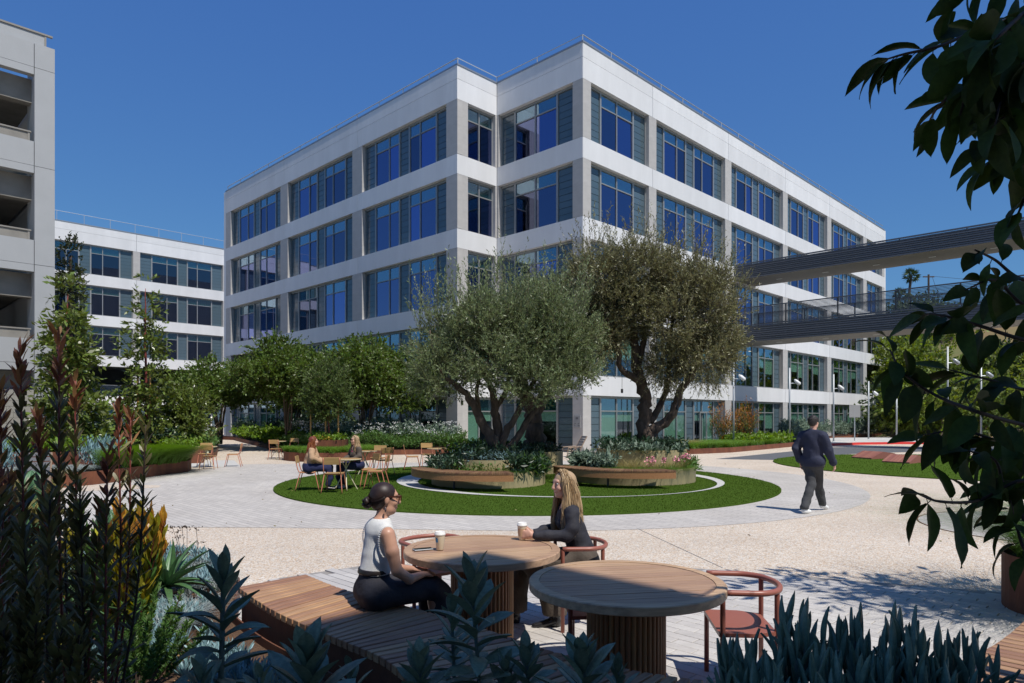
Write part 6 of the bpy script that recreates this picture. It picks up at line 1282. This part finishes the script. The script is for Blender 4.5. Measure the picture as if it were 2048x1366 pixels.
# --- woman with the bun, on the slat bench
sx, sy = -.98, 4.80; fw = nrm((.86, .50, 0)); rt = np.array([fw[1], -fw[0], 0]); O_ = np.array([sx, sy, 0.])
def W_(r, f, z): return O_+rt*r+fw*f+np.array([0, 0, z])
t = person("woman with a low dark bun, sunglasses and white sleeveless knit, seated on the bench", (sx, sy, .45))
hipz = .56; neck = W_(0, .06, 1.055); HD = Head(W_(.0, .095, 1.20), nrm((.93, .36, -.06)))
F = SDF((sx-.35, sy-.4, -.02), (sx+.85, sy+.65, 1.36), .0075)
F.cap(W_(-.07, .02, hipz), W_(.07, .02, hipz), .085, .085, .02); F.cap(W_(0, .01, hipz+.02), W_(0, .03, .78), .11, .10, .03, (fw, .75)); F.cap(W_(0, .03, .78), W_(0, .05, .96), .115, .115, .04, (fw, .75)); F.cap(W_(-.12, .05, .985), W_(.12, .05, .985), .055, .055, .05)
F.cap(W_(0, .055, 1.0), W_(0, .08, 1.13), .046, .044, .03); HD.build(F)
F.chain([(W_(.168, .05, .975), .050), (W_(.20, .07, .86), .046), (W_(.212, .10, .73), .038), (W_(.19, .20, .655), .034), (W_(.13, .315, .66), .024)], .015)
F.chain([(W_(-.168, .05, .975), .050), (W_(-.21, .08, .86), .044), (W_(-.215, .12, .73), .037), (W_(-.14, .25, .66), .033), (W_(-.04, .33, .665), .024)], .015)
hand(F, W_(.13, .315, .66), fw*.8-rt*.6, (0, 0, -1), .25, thumb=-1); hand(F, W_(-.04, .33, .665), fw*.5+rt*.8, (0, 0, -1), .25)
for s_ in (-1, 1): F.chain([(W_(s_*.09, .04, .55), .080), (W_(s_*.10, .42, .545), .060), (W_(s_*.09, .46, .30), .050), (W_(s_*.085, .43, .08), .038)], .02); F.cap(W_(s_*.085, .42, .05), W_(s_*.095, .58, .035), .038, .030, .02)
ob("body", F.mesh("body", "skin_tan", t.location), t)
G = SDF((sx-.35, sy-.35, .62), (sx+.4, sy+.4, 1.12), .006)
G.cap(W_(0, .0, .62), W_(0, .03, .78), .140, .118, .04, (fw, .80)); G.cap(W_(0, .03, .78), W_(0, .05, .95), .124, .128, .04, (fw, .78)); G.cap(W_(-.115, .05, .99), W_(.115, .05, .99), .060, .060, .05); G.cap(W_(0, .055, 1.0), W_(0, .07, 1.065), .060, .054, .03)
for s_ in (-1, 1): G.cap(W_(s_*.222, .05, 1.02), W_(s_*.235, .09, .80), .062, .050, 0, cut=True); G.cap(W_(s_*.055, .115, .88), W_(s_*.055, .12, .87), .055, .05, .04)
G.keep(W_(0, .07, 1.068), (0, 0, 1)).keep(W_(0, 0, .685), (0.0, 0, -1)); G.folds(.0022, 20, 1, (1, 1, 1.2)); ob("knit_vest", G.mesh("vest", "knit_white", t.location), t)
for s_ in (-1, 1):   # ribbed armhole edge
    mb = MB(); n = 44; c0 = W_(s_*.166, .05, .92)
    for i in range(n): a = 2*math.pi*i/n; p = c0+fw*.066*math.cos(a)+np.array([0, 0, .108*math.sin(a)])-rt*s_*.012*(math.sin(a)-.2); mb.tube([p-rt*s_*.012-t.location, p+rt*s_*.012-t.location], .0045, 4)
    ob("armhole_rib", mb.mesh("rib", "knit_white"), t)
G = SDF((sx-.4, sy-.4, -.02), (sx+.8, sy+.7, .80), .008); G.cap(W_(-.085, .005, hipz-.01), W_(.085, .005, hipz-.01), .113, .113, .04); G.cap(W_(0, 0, hipz), W_(0, .02, .72), .138, .120, .04, (fw, .82))
for s_ in (-1, 1): G.chain([(W_(s_*.09, .02, .55), .102), (W_(s_*.10, .42, .545), .080), (W_(s_*.09, .47, .50), .078), (W_(s_*.09, .48, .28), .085), (W_(s_*.085, .46, .10), .095)], .035)
G.keep(W_(0, 0, .715), (0, 0, 1)); G.keep((0, 0, .452), (0, 0, 0.0001)) if False else None; G.folds(.004, 17, 4); ob("trousers", G.mesh("tr", "cloth_black", t.location), t)
G = SDF((sx-.3, sy-.3, .66), (sx+.3, sy+.3, .74), .006); G.cap(W_(0, .0, .60), W_(0, .02, .78), .148, .122, .0, (fw, .82)); G.keep(W_(0, 0, .722), (0, 0, 1)).keep(W_(0, 0, .69), (0, 0, -1)); ob("belt", G.mesh("belt", "belt", t.location), t)
G = SDF(HD.c-.2, HD.c+.2, .0045); R = HD.R.T; G.ell(HD.p(0, -.020, .030), (.080, .094, .088), R, .01); G.ell(HD.p(0, -.055, -.015), (.066, .055, .07), R, .03)
G.ell(HD.p(0, .10, -.03), (.085, .085, .115), R, 0, cut=True); G.ell(HD.p(0, .02, -.13), (.09, .09, .09), R, 0, cut=True); ob("hair", G.mesh("hair", "hair_dark", t.location), t)
bc = HD.p(0, -.128, -.030); mb = MB()
for kx, (rr, tr_, hh) in enumerate(((.026, .017, 0), (.014, .014, .012), (.030, .012, -.010))):
    pts = [HD.c+(bc-HD.c)+(np.array([rr*math.cos(a+kx), -.012*math.sin(a*2+kx)-hh, rr*math.sin(a+kx)])@HD.R) for a in np.linspace(0, 6.0, 22)]; mb.tube([Vector(p)-t.location for p in pts], tr_, 10)
ob("hair_bun", mb.mesh("bun", "hair_dark", True), t)
n = 420; cv = []
for i in range(n):
    a = random.uniform(-1.5, 1.5); b = random.uniform(0, 1); p0 = HD.p(.074*math.sin(a)*.9, .062*math.cos(a)*.75, .095-.06*abs(math.sin(a))); p2 = bc+rand_unit(1)[0]*.012; p1 = HD.p(.083*math.sin(a), -.045, .115-.10*abs(math.sin(a))*(1+.2*b)); p3 = HD.p(.05*math.sin(a), -.115, .04-.06*abs(math.sin(a)))
    cv.append([tuple(v) for v in curve3([p0, p1, p3, p2], 10)])
strands("hair_strands", None, np.array(cv), "hair_dark", t, w=.004)
gs = ob("sunglasses", MB().box(-.070, -.005, 0, .006, -.018, .020).box(.005, .070, 0, .006, -.018, .020).box(-.006, .006, 0, .006, .004, .014).box(-.076, -.072, -.095, .006, .004, .016).box(.072, .076, -.095, .006, .004, .016).mesh("g", "tortoise"), t, tuple(HD.p(0, .094, .012)-np.array(t.location)), Matrix(HD.R.T).to_euler())
for s_ in (-1, 1): er = ob("earring", MB().lathe([(0, .012), (.006, .008), (.013, -.006), (.010, -.022), (0, -.03)], 12).mesh("e", "earring", True), t, tuple(HD.p(s_*.082, -.012, -.058)-np.array(t.location))); er.scale = (.6, 1, 1)
HD.face(t)

# --- blonde woman on the terracotta chair
sx, sy = .60, 5.88; fw = nrm((-1, -.10, 0)); rt = np.array([fw[1], -fw[0], 0]); O_ = np.array([sx, sy, 0.])
t = person("woman with long blonde hair in a black top, seated and holding a paper cup", (sx, sy, .45)); HD = Head(W_(0, .16, 1.20), nrm((-.90, -.38, -.05)))
F = SDF((sx-.85, sy-.45, -.02), (sx+.35, sy+.45, 1.36), .0072)
F.cap(W_(-.08, 0, .56), W_(.08, 0, .56), .12, .12, .03); F.cap(W_(0, 0, .57), W_(0, .06, .78), .125, .10, .04, (fw, .78)); F.cap(W_(0, .06, .78), W_(0, .11, .96), .11, .11, .04, (fw, .75)); F.cap(W_(-.12, .11, .975), W_(.12, .11, .975), .052, .052, .05); F.cap(W_(0, .11, 1.0), W_(0, .14, 1.12), .045, .042, .03); HD.build(F)
cupc = np.array([CUP2[0], CUP2[1], .80]); handR = cupc-rt*0; nearw = cupc+rt*-.0
# near side is the one towards the camera (negative y): that is her left (-rt) or right by sign of rt
ns = 1 if rt[1] < 0 else -1
wn = cupc+np.array([.085, -.055, -.005]); wf = cupc+np.array([.085, .075, -.005])
F.chain([(W_(ns*.165, .11, .965), .048), (W_(ns*.205, .12, .86), .043), (W_(ns*.205, .17, .785), .038), (np.array([sx-.30, sy-.21, .785]), .032), (wn, .023)], .015)
F.chain([(W_(-ns*.165, .11, .965), .048), (W_(-ns*.20, .13, .86), .043), (W_(-ns*.19, .20, .785), .036), (np.array([sx-.32, sy+.06, .785]), .031), (wf, .023)], .015)
hand(F, wn, (-.86, .30, .06), (.25, .9, 0), .42, thumb=1 if np.cross((-.86, .3, .06), (.25, .9, 0))[2] > 0 else -1); hand(F, wf, (-.86, -.30, .06), (.25, -.9, 0), .42, thumb=1 if np.cross((-.86, -.3, .06), (.25, -.9, 0))[2] > 0 else -1)
F.chain([(W_(ns*.08, .03, .55), .09), (W_(ns*.07, .46, .56), .06), (np.array([.34, 5.72, .30]), .05), (np.array([.36, 5.74, .10]), .036)], .02)
F.chain([(W_(-ns*.08, .03, .55), .09), (W_(-ns*.10, .47, .54), .06), (np.array([.06, 5.86, .30]), .05), (np.array([.02, 5.84, .09]), .036)], .02)
ob("body", F.mesh("body", "skin", t.location), t)
G = SDF((sx-.7, sy-.4, .58), (sx+.3, sy+.4, 1.08), .0065); G.cap(W_(0, -.01, .60), W_(0, .06, .78), .142, .118, .04, (fw, .82)); G.cap(W_(0, .06, .78), W_(0, .11, .95), .122, .126, .04, (fw, .80)); G.cap(W_(-.12, .11, .98), W_(.12, .11, .98), .060, .060, .05)
G.chain([(W_(ns*.165, .11, .968), .060), (W_(ns*.205, .12, .86), .056), (W_(ns*.205, .17, .793), .052), (np.array([sx-.30, sy-.21, .795]), .044), (wn+np.array([.03, -.01, .0]), .033)], .02)
G.chain([(W_(-ns*.165, .11, .968), .060), (W_(-ns*.20, .13, .86), .056), (W_(-ns*.19, .20, .793), .05), (np.array([sx-.32, sy+.06, .795]), .043), (wf+np.array([.03, .01, .0]), .033)], .02)
for s_ in (-1, 1): G.cap(W_(s_*.055, .17, .89), W_(s_*.055, .18, .88), .055, .05, .04)
G.ell(W_(0, .17, 1.06), (.07, .07, .085), None, 0, cut=True); G.keep(W_(0, 0, .60), (0, 0, -1)); G.folds(.0035, 20, 2, (1, 1, 1.3)); ob("top", G.mesh("top", "cloth_black", t.location), t)
G = SDF((sx-.85, sy-.45, .0), (sx+.35, sy+.45, .72), .0075); G.cap(W_(-.08, -.01, .555), W_(.08, -.01, .555), .130, .130, .04); G.cap(W_(0, 0, .57), W_(0, .02, .68), .140, .128, .04, (fw, .82))
G.chain([(W_(ns*.08, .03, .55), .105), (W_(ns*.07, .46, .56), .082), (np.array([.30, 5.71, .34]), .082), (np.array([.355, 5.73, .14]), .105)], .03); G.chain([(W_(-ns*.08, .03, .55), .105), (W_(-ns*.10, .47, .54), .080), (np.array([.05, 5.86, .32]), .082), (np.array([.03, 5.84, .13]), .10)], .03)
G.keep((0, 0, .665), (0, 0, 1)).keep((0, 0, .125), (0, 0, -1)); G.folds(.0045, 16, 7); ob("trousers", G.mesh("tr", "cloth_brown", t.location), t)
for (x, y) in ((.36, 5.74), (.02, 5.84)):
    G = SDF((x-.26, y-.12, 0), (x+.12, y+.12, .26), .005); G.cap((x, y, .2), (x+.005, y, .07), .046, .044, .02); G.cap((x, y, .06), (x-.17, y-.03, .032), .042, .026, .03); G.keep((0, 0, .012), (0, 0, -1)) if False else None; G.cap((x+.02, y, .045), (x+.02, y, .022), .03, .026, .01); ob("boot", G.mesh("boot", "shoe_black", t.location), t)
HD.face(t); long_hair(t, HD, "hair_blonde", .37, 6500, wave=.015, out=.05)

# --- the walking man, seen from behind
X0, Y0 = 5.62, 12.75; fw = nrm((.80, .60, 0)); rt = np.array([fw[1], -fw[0], 0]); O_ = np.array([X0, Y0, 0.])
t = person("man walking away in a dark navy overshirt, black jeans and white sneakers", (X0, Y0, 0)); HD = Head(W_(0, .03, 1.685), nrm((.82, .57, -.05)))
fl, fr = np.array([5.36, 12.52, .0]), np.array([5.93, 13.05, .0])
def walker(F, e, legs=True):
    F.cap(W_(-.085, 0, .95), W_(.085, 0, .95), .125+e, .125+e, .03); F.cap(W_(0, 0, .96), W_(0, .0, 1.18), .135+e, .13+e, .04, (fw, .75)); F.cap(W_(0, 0, 1.18), W_(0, 0, 1.38), .15+e, .16+e, .05, (fw, .72)); F.cap(W_(-.15, 0, 1.44), W_(.15, 0, 1.44), .058+e, .058+e, .06)
F = SDF((X0-.6, Y0-.6, -.02), (X0+.6, Y0+.6, 1.85), .011); walker(F, 0); F.cap(W_(0, .0, 1.45), W_(0, .02, 1.60), .058, .056, .03); HD.build(F)
armR = [(W_(.20, 0, 1.43), .056), (W_(.27, .06, 1.17), .047), (W_(.30, .17, .95), .034), (W_(.305, .20, .91), .028)]; armL = [(W_(-.20, 0, 1.43), .056), (W_(-.28, -.10, 1.18), .047), (W_(-.25, -.03, .97), .034), (W_(-.24, 0, .93), .028)]
F.chain(armR, .015); F.chain(armL, .015); hand(F, armR[-1][0], (0.1, .1, -1), -rt, .45, .19); hand(F, armL[-1][0], (0.1, .1, -1), rt, .45, .19)
kl = (fl+O_)/2+fw*.10+np.array([0, 0, .52]); kr = (fr+O_)/2+np.array([0, 0, .50])+fw*.02
for a, kx, b in ((-1, kl, fl), (1, kr, fr)): F.chain([(W_(a*.09, 0, .92), .095), (kx, .062), (b+np.array([0, 0, .10]), .042)], .02)
ob("body", F.mesh("body", "skin", t.location), t)
G = SDF((X0-.6, Y0-.6, .75), (X0+.6, Y0+.6, 1.62), .0095); walker(G, .024)
G.cap(W_(0, 0, .86), W_(0, 0, 1.1), .160, .150, .04, (fw, .86)); G.cap(W_(0, 0, 1.1), W_(0, 0, 1.36), .155, .168, .04, (fw, .80)); G.chain([(p, r+.030) for p, r in armR[:-1]]+[(W_(.302, .185, .93), .052)], .03); G.chain([(p, r+.030) for p, r in armL[:-1]]+[(W_(-.245, -.01, .95), .052)], .03); G.cap(W_(0, -.01, 1.48), W_(0, .0, 1.545), .078, .072, .03)
G.keep(W_(0, 0, .86), (0, 0, -1)).keep(W_(0, 0, 1.555), (0, 0, 1)); G.folds(.007, 19, 3, (1, 1, .5)); ob("overshirt", G.mesh("shirt", "cloth_navy", t.location), t)
G = SDF((X0-.6, Y0-.6, 0), (X0+.6, Y0+.6, 1.05), .0095); G.cap(W_(-.08, 0, .93), W_(.08, 0, .93), .135, .135, .03)
for a, kx, b in ((-1, kl, fl), (1, kr, fr)): G.chain([(W_(a*.085, 0, .90), .115), (kx, .080), (b+np.array([0, 0, .13]), .076)], .03)
G.keep((0, 0, .085), (0, 0, -1)); G.folds(.007, 15, 9); ob("jeans", G.mesh("jeans", "cloth_charcoal", t.location), t)
for b, lift in ((fl, 0), (fr, .02)):
    G = SDF(b-[.2, .2, .01], b+[.28, .25, .2], .006); G.cap(b+[0, 0, .055+lift*2], b+fw*.17+[0, 0, .035], .048, .036, .03); G.cap(b+[0, 0, .10+lift], b+[0, 0, .06+lift], .04, .045, .02); G.keep((0, 0, .0), (0, 0, -1)); ob("sneaker", G.mesh("sn", "shoe_white", t.location), t)
G = SDF(HD.c-.2, HD.c+.2, .006); R = HD.R.T; G.ell(HD.p(0, -.022, .038), (.088, .103, .094), R, .01); G.ell(HD.p(0, -.06, -.02), (.072, .055, .06), R, .03); G.ell(HD.p(0, .11, -.03), (.10, .085, .11), R, 0, cut=True); G.ell(HD.p(0, .02, -.14), (.1, .1, .09), R, 0, cut=True); G.folds(.004, 70, 5); ob("hair", G.mesh("hair", "hair_man", t.location), t); HD.face(t)

# --- the two women at the lawn table
def seated_far(label, sx, sy, f, top, legs, hair, shoe, big=1.0, pink=False, hlen=.3):
    global fw, rt, O_
    fw = nrm((*f, 0)); rt = np.array([fw[1], -fw[0], 0]); O_ = np.array([sx, sy, Z3]); t = person(label, (sx, sy, .45+Z3)); HD = Head(W_(0, .08, 1.17), fw)
    arms = [[(W_(s_*.165, .05, .95), .05), (W_(s_*.215*big, .07, .78), .044), (W_(s_*.15, .27, .70), .033), (W_(s_*.08, .34, .70), .026)] for s_ in (-1, 1)]
    lg = [[(W_(s_*.09, .02, .55), .095), (W_(s_*.10, .44, .54), .062), (W_(s_*.10, .46, .28), .05), (W_(s_*.10, .42, .08), .038)] for s_ in (-1, 1)]
    F = SDF((sx-.75, sy-.75, -.02), (sx+.75, sy+.75, 1.4), .012); F.cap(W_(-.08, 0, .56), W_(.08, 0, .56), .12, .12, .03); F.cap(W_(0, 0, .57), W_(0, .05, .95), .12, .12, .04, (fw, .78)); F.cap(W_(-.12, .05, .96), W_(.12, .05, .96), .052, .052, .05); F.cap(W_(0, .05, .98), W_(0, .07, 1.1), .045, .044, .03); HD.build(F)
    for a in arms: F.chain(a, .015)
    for a in lg: F.chain(a, .02)
    hand(F, arms[0][-1][0], fw+rt*.3, (0, 0, -1), .4); hand(F, arms[1][-1][0], fw-rt*.3, (0, 0, -1), .4, thumb=-1); ob("body", F.mesh("body", "skin", t.location), t)
    G = SDF((sx-.6, sy-.6, .5), (sx+.6, sy+.6, 1.1), .011); G.cap(W_(0, 0, .60), W_(0, .05, .80), .15*big, .14*big, .04, (fw, .9)); G.cap(W_(0, .05, .80), W_(0, .05, .93), .14*big, .13, .04, (fw, .85)); G.cap(W_(-.12, .05, .965), W_(.12, .05, .965), .064, .064, .05)
    for a in arms: G.chain([(p, r+.018*big) for p, r in a[:-1]]+[(a[-1][0]*.7+a[-2][0]*.3, .038)], .03)
    if pink: G.cap(W_(0, .23, .80), W_(0, .16, 1.02), .05, .045, .0, cut=True)
    G.keep(W_(0, 0, .55), (0, 0, -1)).keep(W_(0, 0, 1.02), (0, 0, 1)); G.folds(.007, 14, 5); ob("jacket", G.mesh("j", top, t.location), t)
    if pink: G = SDF((sx-.3, sy-.3, .6), (sx+.3, sy+.3, 1.0), .01); G.cap(W_(0, .06, .70), W_(0, .07, .90), .115, .10, .03, (fw, .85)); G.keep(W_(0, 0, .91), (0, 0, 1)); ob("shirt", G.mesh("s", "cloth_pink", t.location), t)
    G = SDF((sx-.75, sy-.75, 0), (sx+.75, sy+.75, .75), .011); G.cap(W_(-.08, 0, .56), W_(.08, 0, .56), .14*big, .14*big, .03)
    for a in lg: G.chain([(p, r+.022) for p, r in a[:-1]]+[(a[-1][0]+np.array([0, 0, .06]), .062)], .03)
    G.keep((0, 0, .12), (0, 0, -1)).keep((0, 0, .68), (0, 0, 1)); G.folds(.005, 14, 8); ob("trousers", G.mesh("t", legs, t.location), t)
    for a in lg: b = a[-1][0]; G = SDF(b-[.25, .25, .1], b+[.25, .25, .12], .009); G.cap(b+[0, 0, -.03], b+fw*.15+[0, 0, -.045], .042, .032, .02); ob("shoe", G.mesh("s", shoe, t.location), t)
    HD.face(t); long_hair(t, HD, hair, hlen, 700, wave=.02, out=.05); return t, HD
seated_far("woman with long red hair in a tan jacket and blue trousers at the lawn table", -4.82, 16.3, (.97, .2), "cloth_tan", "cloth_denim", "hair_red", "shoe_black", 1.25, hlen=.30)
t, HD = seated_far("woman in sunglasses with a dark jacket over a pink top at the lawn table", -3.86, 17.05, (-.72, -.7), "cloth_brown", "cloth_denim", "hair_blonde", "shoe_grey", 1.0, True, .26)
ob("sunglasses", MB().box(-.065, -.005, 0, .006, -.018, .018).box(.005, .065, 0, .006, -.018, .018).box(-.006, .006, 0, .006, .004, .012).mesh("g", "tortoise"), t, tuple(HD.p(0, .094, .012)-np.array(t.location)), Matrix(HD.R.T).to_euler())
